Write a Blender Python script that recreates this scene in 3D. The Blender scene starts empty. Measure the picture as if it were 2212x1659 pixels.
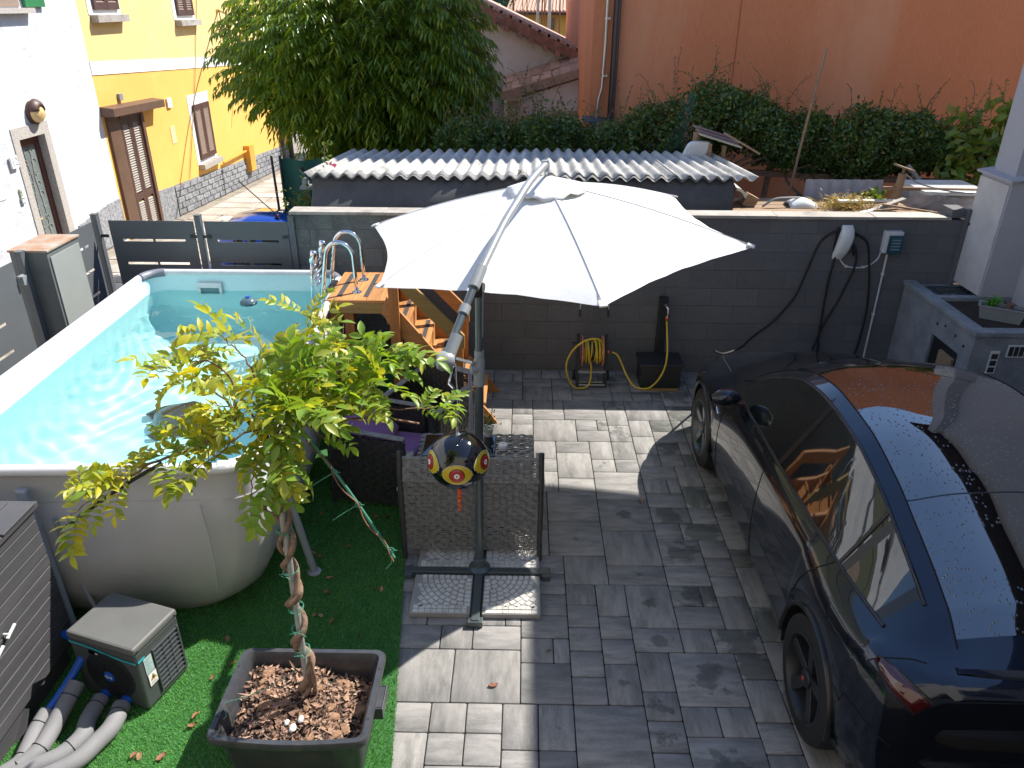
import bpy, bmesh, math, random
import numpy as np
from mathutils import Vector, Matrix, Euler
random.seed(7); rng = np.random.default_rng(7)
R = math.radians; PI = math.pi
S = bpy.context.scene; COL = S.collection

# ---------------------------------------------------------------- camera, sky, sun, exposure
CAM_H = 3.7
_p, _y, _r = R(26.497), R(-0.754), R(0.339)
_f = Vector((math.sin(_y)*math.cos(_p), math.cos(_y)*math.cos(_p), -math.sin(_p)))
_rt = Vector((math.cos(_y), -math.sin(_y), 0)); _up = _rt.cross(_f)
_rt2 = math.cos(_r)*_rt + math.sin(_r)*_up; _up2 = -math.sin(_r)*_rt + math.cos(_r)*_up
cam = bpy.data.cameras.new('camera'); co = bpy.data.objects.new('camera', cam); COL.objects.link(co)
m = Matrix.Identity(4)
for i in range(3):
    m[i][0] = _rt2[i]; m[i][1] = _up2[i]; m[i][2] = -_f[i]
m[2][3] = CAM_H; co.matrix_world = m
cam.sensor_width = 36; cam.lens = 1650.07/2212*36; cam.clip_start = .05; cam.clip_end = 400
S.camera = co
SUN = Vector((.69, .514, 1)).normalized()
w = bpy.data.worlds.new('World'); S.world = w; w.use_nodes = True
nt = w.node_tree; bg = nt.nodes['Background']; sky = nt.nodes.new('ShaderNodeTexSky')
sky.sky_type = 'NISHITA'; sky.sun_disc = False; sky.sun_elevation = math.asin(SUN.z)
sky.sun_rotation = math.atan2(SUN.x, SUN.y)
sky.air_density = 1.0; sky.dust_density = .05; sky.ozone_density = 2.2
nt.links.new(sky.outputs[0], bg.inputs[0]); bg.inputs[1].default_value = .14
sl = bpy.data.lights.new('sun', 'SUN'); sl.energy = 4.8; sl.angle = R(.53); sl.color = (1, .945, .85)
so = bpy.data.objects.new('sun', sl); COL.objects.link(so)
so.rotation_euler = (-SUN).to_track_quat('-Z', 'Y').to_euler(); so.location = (5, 5, 12)
S.view_settings.view_transform = 'Standard'; S.view_settings.look = 'None'
S.view_settings.gamma = 1; S.view_settings.exposure = 1.0; S.view_settings.use_curve_mapping = False
S.render.engine = 'CYCLES'; S.cycles.use_denoising = True
S.cycles.max_bounces = 10; S.cycles.transparent_max_bounces = 24; S.cycles.sample_clamp_indirect = 6

# ---------------------------------------------------------------- helpers
def tag(o, label=None, cat=None, group=None, kind=None):
    if label: o['label'] = label
    if cat: o['category'] = cat
    if group: o['group'] = group
    if kind: o['kind'] = kind
    return o
def empty(name, loc=(0,0,0), rz=0, label=None, cat=None, group=None, kind=None):
    o = bpy.data.objects.new(name, None); COL.objects.link(o); o.location = loc; o.rotation_euler = (0,0,rz)
    o.empty_display_size = .1
    return tag(o, label, cat, group, kind)
def V3(*a): return Vector(a)
class G:
    def __init__(s): s.v = []; s.f = []; s.m = []
    def add(s, vs, fs, mi=0):
        b = len(s.v); s.v += [tuple(v) for v in vs]; s.f += [tuple(i+b for i in f) for f in fs]; s.m += [mi]*len(fs); return s
    def box(s, x0,x1,y0,y1,z0,z1, mi=0):
        return s.add([(x0,y0,z0),(x1,y0,z0),(x1,y1,z0),(x0,y1,z0),(x0,y0,z1),(x1,y0,z1),(x1,y1,z1),(x0,y1,z1)],
            [(0,3,2,1),(4,5,6,7),(0,1,5,4),(1,2,6,5),(2,3,7,6),(3,0,4,7)], mi)
    def obox(s, c, u, v, w, mi=0):   # centre and three half vectors
        c,u,v,w = map(Vector,(c,u,v,w))
        if u.cross(v).dot(w) < 0: w = -w
        P=[c+a*u+b*v+d*w for d in (-1,1) for (a,b) in ((-1,-1),(1,-1),(1,1),(-1,1))]
        return s.add(P, [(0,3,2,1),(4,5,6,7),(0,1,5,4),(1,2,6,5),(2,3,7,6),(3,0,4,7)], mi)
    def bar(s, p0, p1, wd, ht, up=(0,0,1), mi=0):
        p0,p1,up = Vector(p0),Vector(p1),Vector(up); d=(p1-p0); t=d.normalized()
        a=t.cross(up)
        if a.length<1e-5: a=t.cross(Vector((1,0,0)))
        a.normalize(); b=a.cross(t).normalized()
        return s.obox((p0+p1)/2, d/2, a*wd/2, b*ht/2, mi)
    def prism(s, poly, ext, mi=0):
        n=len(poly); P=[Vector(p) for p in poly]; e=Vector(ext); nn=Vector((0,0,0))
        for i in range(n): nn+=P[i].cross(P[(i+1)%n])
        if nn.dot(e)>0: P=P[::-1]
        return s.add(P+[p+e for p in P], [tuple(range(n)), tuple(range(2*n-1,n-1,-1))]+[(i,i+n,(i+1)%n+n,(i+1)%n) for i in range(n)], mi)
    def tube(s, pts, r, n=8, caps=True, mi=0, closed=False):
        P=[Vector(p) for p in pts]; k=len(P); rr=r if hasattr(r,'__len__') else [r]*k
        t0=(P[1]-P[0]).normalized(); a=t0.orthogonal().normalized(); V=[]
        for i in range(k):
            if closed: t=(P[(i+1)%k]-P[i-1])
            else: t=(P[min(i+1,k-1)]-P[max(i-1,0)])
            t = t.normalized() if t.length>1e-9 else t0
            a=(a-t*a.dot(t)); a = a.normalized() if a.length>1e-6 else t.orthogonal().normalized(); b=t.cross(a)
            V+=[P[i]+rr[i]*(math.cos(2*PI*j/n)*a+math.sin(2*PI*j/n)*b) for j in range(n)]
        F=[]
        for i in range(k if closed else k-1):
            i2=(i+1)%k
            F+=[(i*n+j,i*n+(j+1)%n,i2*n+(j+1)%n,i2*n+j) for j in range(n)]
        if caps and not closed: F+=[tuple(range(n-1,-1,-1)),tuple((k-1)*n+j for j in range(n))]
        return s.add(V,F,mi)
    def lathe(s, prof, c, ax=(0,0,1), n=24, mi=0, caps=True):   # prof: (radius, height)
        ax=Vector(ax).normalized(); a=ax.orthogonal().normalized(); b=ax.cross(a); c=Vector(c); V=[]
        for r,h in prof: V+=[c+ax*h+r*(math.cos(2*PI*j/n)*a+math.sin(2*PI*j/n)*b) for j in range(n)]
        F=[(i*n+j,i*n+(j+1)%n,(i+1)*n+(j+1)%n,(i+1)*n+j) for i in range(len(prof)-1) for j in range(n)]
        if caps and prof[0][0]>1e-6: F.append(tuple(range(n-1,-1,-1)))
        if caps and prof[-1][0]>1e-6: F.append(tuple((len(prof)-1)*n+j for j in range(n)))
        return s.add(V,F,mi)
    def sheet(s, grid, mi=0, wrap=False):
        h=len(grid); wd=len(grid[0]); V=[p for row in grid for p in row]
        return s.add(V,[(i*wd+j,i*wd+(j+1)%wd,(i+1)*wd+(j+1)%wd,(i+1)*wd+j) for i in range(h-1) for j in range(wd if wrap else wd-1)],mi)
def mk(name, g, mats, parent=None, local=False, smooth=None, bevel=0, sub=0, label=None, cat=None, group=None, kind=None, solid=0):
    me = bpy.data.meshes.new(name)
    V = g.v
    if parent is not None and not local:
        inv = MW(parent).inverted(); V = [tuple(inv @ Vector(v)) for v in V]
    me.from_pydata(V, [], g.f)
    mats = mats if isinstance(mats,(list,tuple)) else [mats]
    for mm in mats: me.materials.append(mm)
    if len(mats)>1: me.polygons.foreach_set('material_index', g.m)
    me.validate(); me.update()
    if smooth is not None:
        me.polygons.foreach_set('use_smooth',[True]*len(me.polygons))
        if smooth<180: me.set_sharp_from_angle(angle=R(smooth))
    o = bpy.data.objects.new(name, me); COL.objects.link(o)
    if parent is not None: o.parent = parent
    if solid:
        md=o.modifiers.new('solid','SOLIDIFY'); md.thickness=solid; md.offset=0
    if sub:
        md=o.modifiers.new('sub','SUBSURF'); md.levels=sub; md.render_levels=sub
    if bevel:
        md=o.modifiers.new('bevel','BEVEL'); md.width=bevel; md.segments=2; md.limit_method='ANGLE'; md.angle_limit=R(40)
    return tag(o,label,cat,group,kind)
def MW(o):
    mt = Matrix.Translation(o.location) @ o.rotation_euler.to_matrix().to_4x4()
    return (MW(o.parent) @ mt) if o.parent else mt
def thing(name, label, cat, loc=(0,0,0), rz=0, group=None): return empty(name, loc, rz, label, cat, group)
def copy_tree(o, parent=None):
    c = o.copy(); COL.objects.link(c); c.parent = parent
    for ch in list(o.children): copy_tree(ch, c)
    return c
def text(name, body, size, mat, mx, parent, ext=.0006):
    cu = bpy.data.curves.new(name,'FONT'); cu.body=body; cu.size=size; cu.extrude=ext; cu.align_x='CENTER'; cu.align_y='CENTER'
    cu.materials.append(mat); o=bpy.data.objects.new(name,cu); COL.objects.link(o)
    bpy.context.view_layer.update(); me=bpy.data.meshes.new_from_object(o.evaluated_get(bpy.context.evaluated_depsgraph_get())); me.name=name
    bpy.data.objects.remove(o); bpy.data.curves.remove(cu); me.materials.clear(); me.materials.append(mat)
    o=bpy.data.objects.new(name,me); COL.objects.link(o)
    o.parent=parent; loc,rot,_=(MW(parent).inverted()@mx).decompose(); o.location=loc; o.rotation_euler=rot.to_euler(); return o
def frame_m(o, x, y):   # matrix with origin o, x axis, y axis
    x=Vector(x).normalized(); y=Vector(y); z=x.cross(y).normalized(); y=z.cross(x)
    mm=Matrix.Identity(4)
    for i in range(3): mm[i][0]=x[i]; mm[i][1]=y[i]; mm[i][2]=z[i]; mm[i][3]=o[i]
    return mm
def lerp(a,b,t): return a+(b-a)*t
def spl(xs, ys, x):     # smooth monotone-ish cubic interpolation
    xs=list(xs); n=len(xs)
    if x<=xs[0]: return ys[0]
    if x>=xs[-1]: return ys[-1]
    i=max(j for j in range(n) if xs[j]<=x); i=min(i,n-2)
    def sl_(j):
        if j<=0 or j>=n-1:
            k=0 if j<=0 else n-2; return (ys[k+1]-ys[k])/(xs[k+1]-xs[k])
        a=(ys[j]-ys[j-1])/(xs[j]-xs[j-1]); b=(ys[j+1]-ys[j])/(xs[j+1]-xs[j])
        return 0 if a*b<=0 else 2*a*b/(a+b)
    h=xs[i+1]-xs[i]; t=(x-xs[i])/h; m0,m1=sl_(i)*h,sl_(i+1)*h
    return (2*t**3-3*t*t+1)*ys[i]+(t**3-2*t*t+t)*m0+(-2*t**3+3*t*t)*ys[i+1]+(t**3-t*t)*m1
def cr(pts, n=6):        # Catmull-Rom through points
    P=[Vector(p) for p in pts]; P=[2*P[0]-P[1]]+P+[2*P[-1]-P[-2]]; out=[]
    for i in range(1,len(P)-2):
        for k in range(n):
            t=k/n; a,b,c,d=P[i-1],P[i],P[i+1],P[i+2]
            out.append(.5*((2*b)+(-a+c)*t+(2*a-5*b+4*c-d)*t*t+(-a+3*b-3*c+d)*t**3))
    out.append(P[-2]); return out

# ---------------------------------------------------------------- materials
def M(name, col, col2=None, rough=.6, scale=4, detail=6, contrast=1.0, bump=0, bscale=60, metal=0, coat=0, stretch=(1,1,1), spec=.5,
      fine=0, fscale=250, rnd=0, transl=0, dirt=None, dscale=1.5, damt=.5, emit=0, rvar=0, aniso_b=None, sheen=0, rot=0):
    mt = bpy.data.materials.new(name); mt.use_nodes=True; n=mt.node_tree.nodes; L=mt.node_tree.links; b=n['Principled BSDF']
    b.inputs['Roughness'].default_value=rough; b.inputs['Metallic'].default_value=metal
    b.inputs['Coat Weight'].default_value=coat; b.inputs['Coat Roughness'].default_value=.04; b.inputs['Specular IOR Level'].default_value=spec
    if sheen: b.inputs['Sheen Weight'].default_value=sheen
    tc=n.new('ShaderNodeNewGeometry'); mp=n.new('ShaderNodeMapping'); mp.inputs['Scale'].default_value=stretch; mp.inputs['Rotation'].default_value=(0,0,rot)
    L.new(tc.outputs['Position'],mp.inputs['Vector'])
    vec=mp.outputs[0]
    if rnd:
        oi=n.new('ShaderNodeObjectInfo'); ad=n.new('ShaderNodeVectorMath'); ad.operation='MULTIPLY_ADD'
        L.new(oi.outputs['Random'],ad.inputs[0]); ad.inputs[1].default_value=(37,19,23); L.new(vec,ad.inputs[2]); vec=ad.outputs[0]
    nz=n.new('ShaderNodeTexNoise'); nz.inputs['Scale'].default_value=scale; nz.inputs['Detail'].default_value=detail; nz.inputs['Roughness'].default_value=.62
    L.new(vec,nz.inputs['Vector'])
    c1=(*col,1); c2=(*(col2 if col2 else tuple(x*.75 for x in col)),1)
    rp=n.new('ShaderNodeMapRange'); rp.inputs[1].default_value=.5-.22/contrast; rp.inputs[2].default_value=.5+.22/contrast
    L.new(nz.outputs['Fac'],rp.inputs[0])
    mx=n.new('ShaderNodeMix'); mx.data_type='RGBA'; mx.inputs[6].default_value=c1; mx.inputs[7].default_value=c2; L.new(rp.outputs[0],mx.inputs[0])
    out=mx.outputs[2]
    if fine:
        f=n.new('ShaderNodeTexNoise'); f.inputs['Scale'].default_value=fscale; f.inputs['Detail'].default_value=3; L.new(vec,f.inputs['Vector'])
        r2=n.new('ShaderNodeMapRange'); r2.inputs[1].default_value=.3; r2.inputs[2].default_value=.7; r2.inputs[3].default_value=1-fine; r2.inputs[4].default_value=1+fine; L.new(f.outputs['Fac'],r2.inputs[0])
        vm=n.new('ShaderNodeVectorMath'); vm.operation='SCALE'; L.new(out,vm.inputs[0]); L.new(r2.outputs[0],vm.inputs['Scale']); out=vm.outputs[0]
    if rnd:
        r3=n.new('ShaderNodeMapRange'); r3.inputs[3].default_value=1-rnd; r3.inputs[4].default_value=1+rnd; L.new(oi.outputs['Random'],r3.inputs[0])
        vm=n.new('ShaderNodeVectorMath'); vm.operation='SCALE'; L.new(out,vm.inputs[0]); L.new(r3.outputs[0],vm.inputs['Scale']); out=vm.outputs[0]
    if dirt:
        d=n.new('ShaderNodeTexNoise'); d.inputs['Scale'].default_value=dscale; d.inputs['Detail'].default_value=8; d.inputs['Roughness'].default_value=.7; L.new(vec,d.inputs['Vector'])
        r4=n.new('ShaderNodeMapRange'); r4.inputs[1].default_value=.52; r4.inputs[2].default_value=.66; r4.inputs[4].default_value=damt; L.new(d.outputs['Fac'],r4.inputs[0])
        m2=n.new('ShaderNodeMix'); m2.data_type='RGBA'; L.new(r4.outputs[0],m2.inputs[0]); L.new(out,m2.inputs[6]); m2.inputs[7].default_value=(*dirt,1); out=m2.outputs[2]
    L.new(out,b.inputs['Base Color'])
    if rvar:
        r5=n.new('ShaderNodeMapRange'); r5.inputs[3].default_value=max(0,rough-rvar); r5.inputs[4].default_value=min(1,rough+rvar); L.new(nz.outputs['Fac'],r5.inputs[0]); L.new(r5.outputs[0],b.inputs['Roughness'])
    if bump:
        bn=n.new('ShaderNodeTexNoise'); bn.inputs['Scale'].default_value=bscale; bn.inputs['Detail'].default_value=6; bn.inputs['Roughness'].default_value=.6; L.new(vec,bn.inputs['Vector'])
        bp=n.new('ShaderNodeBump'); bp.inputs['Strength'].default_value=1; bp.inputs['Distance'].default_value=bump; L.new(bn.outputs['Fac'],bp.inputs['Height']); L.new(bp.outputs[0],b.inputs['Normal'])
    if transl:
        t=n.new('ShaderNodeBsdfTranslucent'); ms=n.new('ShaderNodeMixShader'); ms.inputs[0].default_value=transl
        gm=n.new('ShaderNodeVectorMath'); gm.operation='MULTIPLY'; gm.inputs[1].default_value=(1.35,1.35,.7); L.new(out,gm.inputs[0]); L.new(gm.outputs[0],t.inputs['Color'])
        o=n['Material Output']; L.new(b.outputs[0],ms.inputs[1]); L.new(t.outputs[0],ms.inputs[2]); L.new(ms.outputs[0],o.inputs['Surface'])
    return mt
mt_paver=M('concrete_paver',(.285,.275,.265),(.15,.145,.142),rough=.8,scale=4.2,detail=12,contrast=1.05,stretch=(1,4,1),fine=.45,fscale=260,rnd=.12,bump=.0018,bscale=200,dirt=(.085,.09,.085),dscale=1.9,damt=.6,rvar=.15)
mt_paver2=M('concrete_paver_cross',(.295,.283,.272),(.16,.155,.15),rough=.8,scale=4.2,detail=12,contrast=1.05,stretch=(4,1,1),fine=.45,fscale=260,rnd=.12,bump=.0018,bscale=200,dirt=(.085,.09,.085),dscale=1.9,damt=.6,rvar=.15)
mt_joint=M('joint_sand',(.02,.018,.016),rough=.95,bump=.002)
mt_block=M('painted_block',(.130,.131,.138),(.108,.109,.116),rough=.88,scale=1.3,contrast=1.1,fine=.3,fscale=160,rnd=.04,bump=.003,bscale=110,dirt=(.165,.16,.16),dscale=1.1,damt=.4)
mt_block2=M('weathered_block',(.15,.17,.17),(.09,.105,.108),rough=.88,scale=2.2,contrast=1.3,fine=.35,fscale=140,rnd=.08,bump=.003,bscale=110,dirt=(.05,.06,.06),dscale=3,damt=.6)
mt_mortar=M('mortar',(.11,.111,.117),rough=.9,bump=.002)
mt_cap=M('travertine_cap',(.42,.39,.35),(.3,.27,.24),rough=.75,scale=7,fine=.2,rnd=.08,dirt=(.12,.11,.1),dscale=3,damt=.6,bump=.002)
mt_turfbase=M('turf_backing',(.03,.13,.03),rough=.9)
mt_turf=M('turf_blade',(.04,.26,.055),(.02,.17,.035),rough=.5,scale=7,fine=.35,fscale=400,transl=.25)
mt_white_plaster=M('white_plaster',(.66,.67,.69),(.53,.545,.58),rough=.9,scale=2.2,detail=11,contrast=1.3,fine=.08,fscale=90,bump=.02,bscale=11,dirt=(.34,.35,.38),dscale=1.3,damt=.4)
mt_yellow_up=M('pale_yellow_plaster',(.76,.55,.235),(.72,.51,.21),rough=.9,scale=1.2,bump=.001,dirt=(.8,.63,.33),dscale=.7,damt=.5)
mt_yellow_low=M('ochre_plaster',(.78,.44,.11),(.73,.40,.09),rough=.9,scale=1.1,bump=.001,dirt=(.85,.5,.14),dscale=.8,damt=.5)
mt_white=M('white_paint',(.8,.8,.78),rough=.8,scale=3,col2=(.72,.72,.7))
mt_clad=M('split_stone',(.3,.31,.33),(.15,.155,.17),rough=.85,scale=16,contrast=2,fine=.35,fscale=60,rnd=.15,bump=.006,bscale=40)
mt_granite=M('granite',(.5,.46,.42),(.32,.3,.28),rough=.8,scale=45,contrast=1.6,bump=.004,bscale=60)
mt_shutter=M('brown_shutter',(.085,.04,.03),(.06,.028,.022),rough=.5)
mt_louvre=M('shutter_louvre',(.25,.17,.12),(.2,.13,.09),rough=.5)
mt_door_fr=M('brown_door_surround',(.13,.07,.045),(.09,.05,.03),rough=.55)
mt_redwood=M('red_brown_door',(.13,.035,.025),(.09,.025,.02),rough=.35,coat=.3)
mt_street=M('street_stone',(.5,.46,.40),(.30,.27,.235),rough=.9,scale=1.5,contrast=1.3,rnd=.16,fine=.25,fscale=60,bump=.004,bscale=40,dirt=(.2,.16,.12),dscale=1,damt=.6)
mt_earth=M('garden_earth',(.07,.05,.035),(.03,.022,.016),rough=.95,bump=.03,bscale=12)
mt_fence=M('grey_fence_steel',(.105,.115,.125),(.09,.1,.108),rough=.5,scale=2,fine=.06,fscale=500,spec=.4)
mt_rust=M('rusty_top',(.34,.33,.29),(.3,.13,.05),rough=.75,scale=6,contrast=1.1,bump=.001)
mt_cabinet=M('cabinet_grey',(.13,.145,.145),rough=.5)
mt_liner=M('grey_pool_liner',(.45,.45,.455),(.40,.40,.405),rough=.45,scale=2,fine=.08,fscale=300,bump=.004,bscale=6,dirt=(.33,.36,.3),dscale=1.2,damt=.3)
mt_rim=M('pool_rim',(.72,.73,.74),rough=.35)
mt_cornercap=M('pool_corner',(.2,.21,.25),rough=.45)
mt_wood=M('larch_wood',(.50,.235,.08),(.34,.145,.045),rough=.55,scale=2.4,contrast=1.2,stretch=(1.2,14,14),fine=.12,fscale=120,rnd=.14,bump=.0012,bscale=60)
mt_wood_t=M('larch_tread',(.5,.235,.08),(.34,.145,.045),rough=.55,scale=2.4,contrast=1.2,stretch=(14,1.2,14),fine=.12,fscale=120,rnd=.12,bump=.001)
mt_wood_v=M('larch_post',(.44,.18,.055),(.28,.11,.03),rough=.55,scale=2.4,contrast=1.2,stretch=(14,14,1.2),fine=.12,fscale=120,rnd=.14,bump=.001)
mt_wood_g=M('greenish_board',(.33,.22,.075),(.22,.14,.045),rough=.6,scale=2.4,stretch=(1.2,14,14),rnd=.1)
mt_grip=M('anti_slip_tape',(.05,.047,.047),rough=.9,fine=.3,fscale=600)
mt_chrome=M('stainless_steel',(.75,.77,.8),rough=.06,metal=1)
mt_canvas=M('white_canvas',(.70,.705,.72),(.66,.665,.68),rough=.85,scale=2,contrast=.8,fine=.05,fscale=700,bump=.006,bscale=5,transl=.12,sheen=.1)
mt_alu=M('grey_aluminium',(.09,.11,.115),(.075,.09,.095),rough=.32,metal=.3,coat=.3)
mt_alu_l=M('light_grey_metal',(.36,.38,.39),rough=.35,metal=.3)
mt_plas_g=M('grey_plastic',(.27,.29,.3),rough=.4)
mt_dark=M('black_metal',(.018,.02,.023),rough=.4)
mt_slab=M('textured_slab',(.66,.65,.62),(.5,.49,.47),rough=.85,scale=6,fine=.25,fscale=220,bump=.0015,bscale=220,dirt=(.14,.13,.12),dscale=4,damt=.5)
mt_ball=M('black_balloon',(.004,.004,.006),rough=.08,coat=.6,bump=.004,bscale=5)
mt_yel=M('eye_yellow',(.62,.45,.02),rough=.3,coat=.3)
mt_cream=M('pale_rim',(.5,.55,.4),rough=.3)
mt_red=M('eye_red',(.5,.03,.03),rough=.3,coat=.3)
mt_orange=M('orange_foil',(.9,.12,.01),rough=.35)
mt_wicker=M('grey_wicker',(.24,.24,.24),(.13,.13,.13),rough=.45,scale=30,contrast=1.5,fine=.25,fscale=200)
mt_wicker_d=M('dark_wicker',(.06,.058,.06),(.03,.03,.032),rough=.42,scale=30,contrast=1.5,fine=.25,fscale=200)
mt_purple=M('purple_cushion',(.22,.10,.32),(.19,.085,.28),rough=.85,fine=.06,bump=.001,bscale=200,sheen=.3)
mt_glass_blk=M('black_glass',(.005,.005,.006),rough=.05,coat=.5)
mt_hose=M('yellow_hose',(.62,.44,.03),(.5,.34,.02),rough=.4)
mt_rubber=M('black_rubber',(.012,.012,.013),rough=.6,fine=.2)
mt_blackpl=M('black_plastic',(.02,.021,.023),(.015,.016,.018),rough=.45,fine=.1,bump=.0006,bscale=300)
mt_tub=M('black_tub',(.045,.048,.055),(.032,.034,.04),rough=.38,fine=.15,fscale=30,bump=.0004,bscale=200,dirt=(.1,.09,.08),dscale=5,damt=.35)
mt_pinkdisc=M('faded_red_disc',(.42,.2,.17),(.5,.15,.1),rough=.5)
mt_whitepl=M('white_plastic',(.72,.74,.74),rough=.3,coat=.2)
mt_greyconc=M('painted_concrete',(.26,.28,.305),(.17,.19,.21),rough=.85,scale=5,contrast=1.3,fine=.3,fscale=120,bump=.002,bscale=90)
mt_facade=M('pale_grey_render',(.42,.42,.45),(.39,.39,.42),rough=.85,scale=1.5,bump=.001)
mt_metalbox=M('pale_metal_panel',(.62,.61,.6),rough=.45)
mt_orangewall=M('orange_render',(.62,.215,.095),(.56,.19,.08),rough=.9,scale=1.6,detail=10,stretch=(1,1,.22),contrast=.9,fine=.07,fscale=40,bump=.002,bscale=60,dirt=(.63,.28,.15),dscale=.45,damt=.8)
mt_copper=M('downpipe_steel',(.62,.57,.5),rough=.3,metal=.7)
mt_brownpipe=M('brown_pipe',(.045,.028,.026),rough=.4)
mt_pinkwall=M('old_pink_plaster',(.84,.70,.60),(.72,.57,.48),rough=.95,scale=1.2,contrast=1.2,dirt=(.32,.25,.22),dscale=1.3,damt=.6,bump=.004,bscale=30)
mt_tile=M('clay_tile',(.55,.35,.26),(.36,.20,.14),rough=.85,scale=6,contrast=1.4,rnd=.2,dirt=(.5,.45,.3),dscale=6,damt=.6,bump=.003,bscale=60)
mt_fascia=M('rusty_fascia',(.42,.17,.10),(.22,.10,.07),rough=.8,scale=8,contrast=1.6,dirt=(.35,.3,.26),dscale=5,damt=.5)
mt_timber=M('weathered_timber',(.32,.22,.14),(.2,.13,.08),rough=.85,scale=5,stretch=(1,10,10),rnd=.15,fine=.2)
mt_farwall=M('far_yellow_wall',(.55,.44,.12),(.48,.38,.1),rough=.9,scale=.7)
mt_fibre=M('fibre_cement',(.5,.49,.46),(.33,.32,.3),rough=.85,scale=5,contrast=1.2,stretch=(1,1,1),fine=.25,fscale=90,rnd=.1,bump=.003,bscale=60,dirt=(.13,.13,.12),dscale=3.5,damt=.6)
mt_felt=M('roofing_felt',(.085,.085,.088),(.05,.05,.053),rough=.8,scale=4,fine=.6,fscale=260,bump=.004,bscale=160)
mt_net=M('green_mesh',(.01,.09,.06),(.008,.06,.045),rough=.8)
mt_blue=M('blue_car_paint',(.01,.06,.42),rough=.2,metal=.3,coat=1)
mt_soil=M('dark_soil',(.045,.032,.022),(.02,.014,.01),rough=.95,bump=.01,bscale=40)
mt_bark=M('bark_chip',(.3,.17,.1),(.16,.085,.05),rough=.85,scale=30,contrast=1.5,fine=.3,fscale=100)
mt_vine=M('wisteria_bark',(.26,.17,.12),(.12,.075,.05),rough=.85,scale=30,contrast=1.4,fine=.2,bump=.002,bscale=90)
mt_stake=M('galvanised_stake',(.42,.43,.42),(.3,.31,.3),rough=.5,metal=.4,scale=20,contrast=1.3)
mt_tie=M('green_wire',(.06,.25,.17),rough=.5)
mt_twig=M('twig',(.2,.1,.06),rough=.7)
mt_pump=M('heat_pump_grey',(.062,.07,.073),(.052,.06,.063),rough=.42,fine=.06,fscale=300)
mt_pumplid=M('heat_pump_lid',(.125,.127,.122),(.10,.102,.10),rough=.5,fine=.05)
mt_teal=M('teal_stripe',(.03,.42,.5),rough=.35)
mt_bluepl=M('blue_hose',(.01,.1,.5),rough=.35)
mt_foam=M('grey_foam_pipe',(.2,.2,.21),(.16,.16,.17),rough=.75,fine=.08)
mt_resin=M('resin_panel',(.065,.065,.07),(.045,.045,.05),rough=.55,scale=3,stretch=(1,1,8),fine=.15)
mt_brass=M('brass',(.6,.42,.12),rough=.3,metal=1)
mt_dryleaf=M('dry_leaf',(.32,.14,.07),(.2,.08,.04),rough=.8,rnd=.3)
mt_coil=M('condenser_coil',(.03,.045,.08),(.01,.015,.025),rough=.4,scale=120,contrast=2)
mt_label=M('label_grey',(.42,.55,.55),(.33,.45,.46),rough=.5,scale=90,contrast=3,stretch=(1,1,2))
mt_poly=M('clear_film',(.45,.45,.5),rough=.25)
mt_cloth=M('pale_sheet',(.42,.42,.5),(.36,.37,.44),rough=.7,bump=.01,bscale=3)

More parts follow.
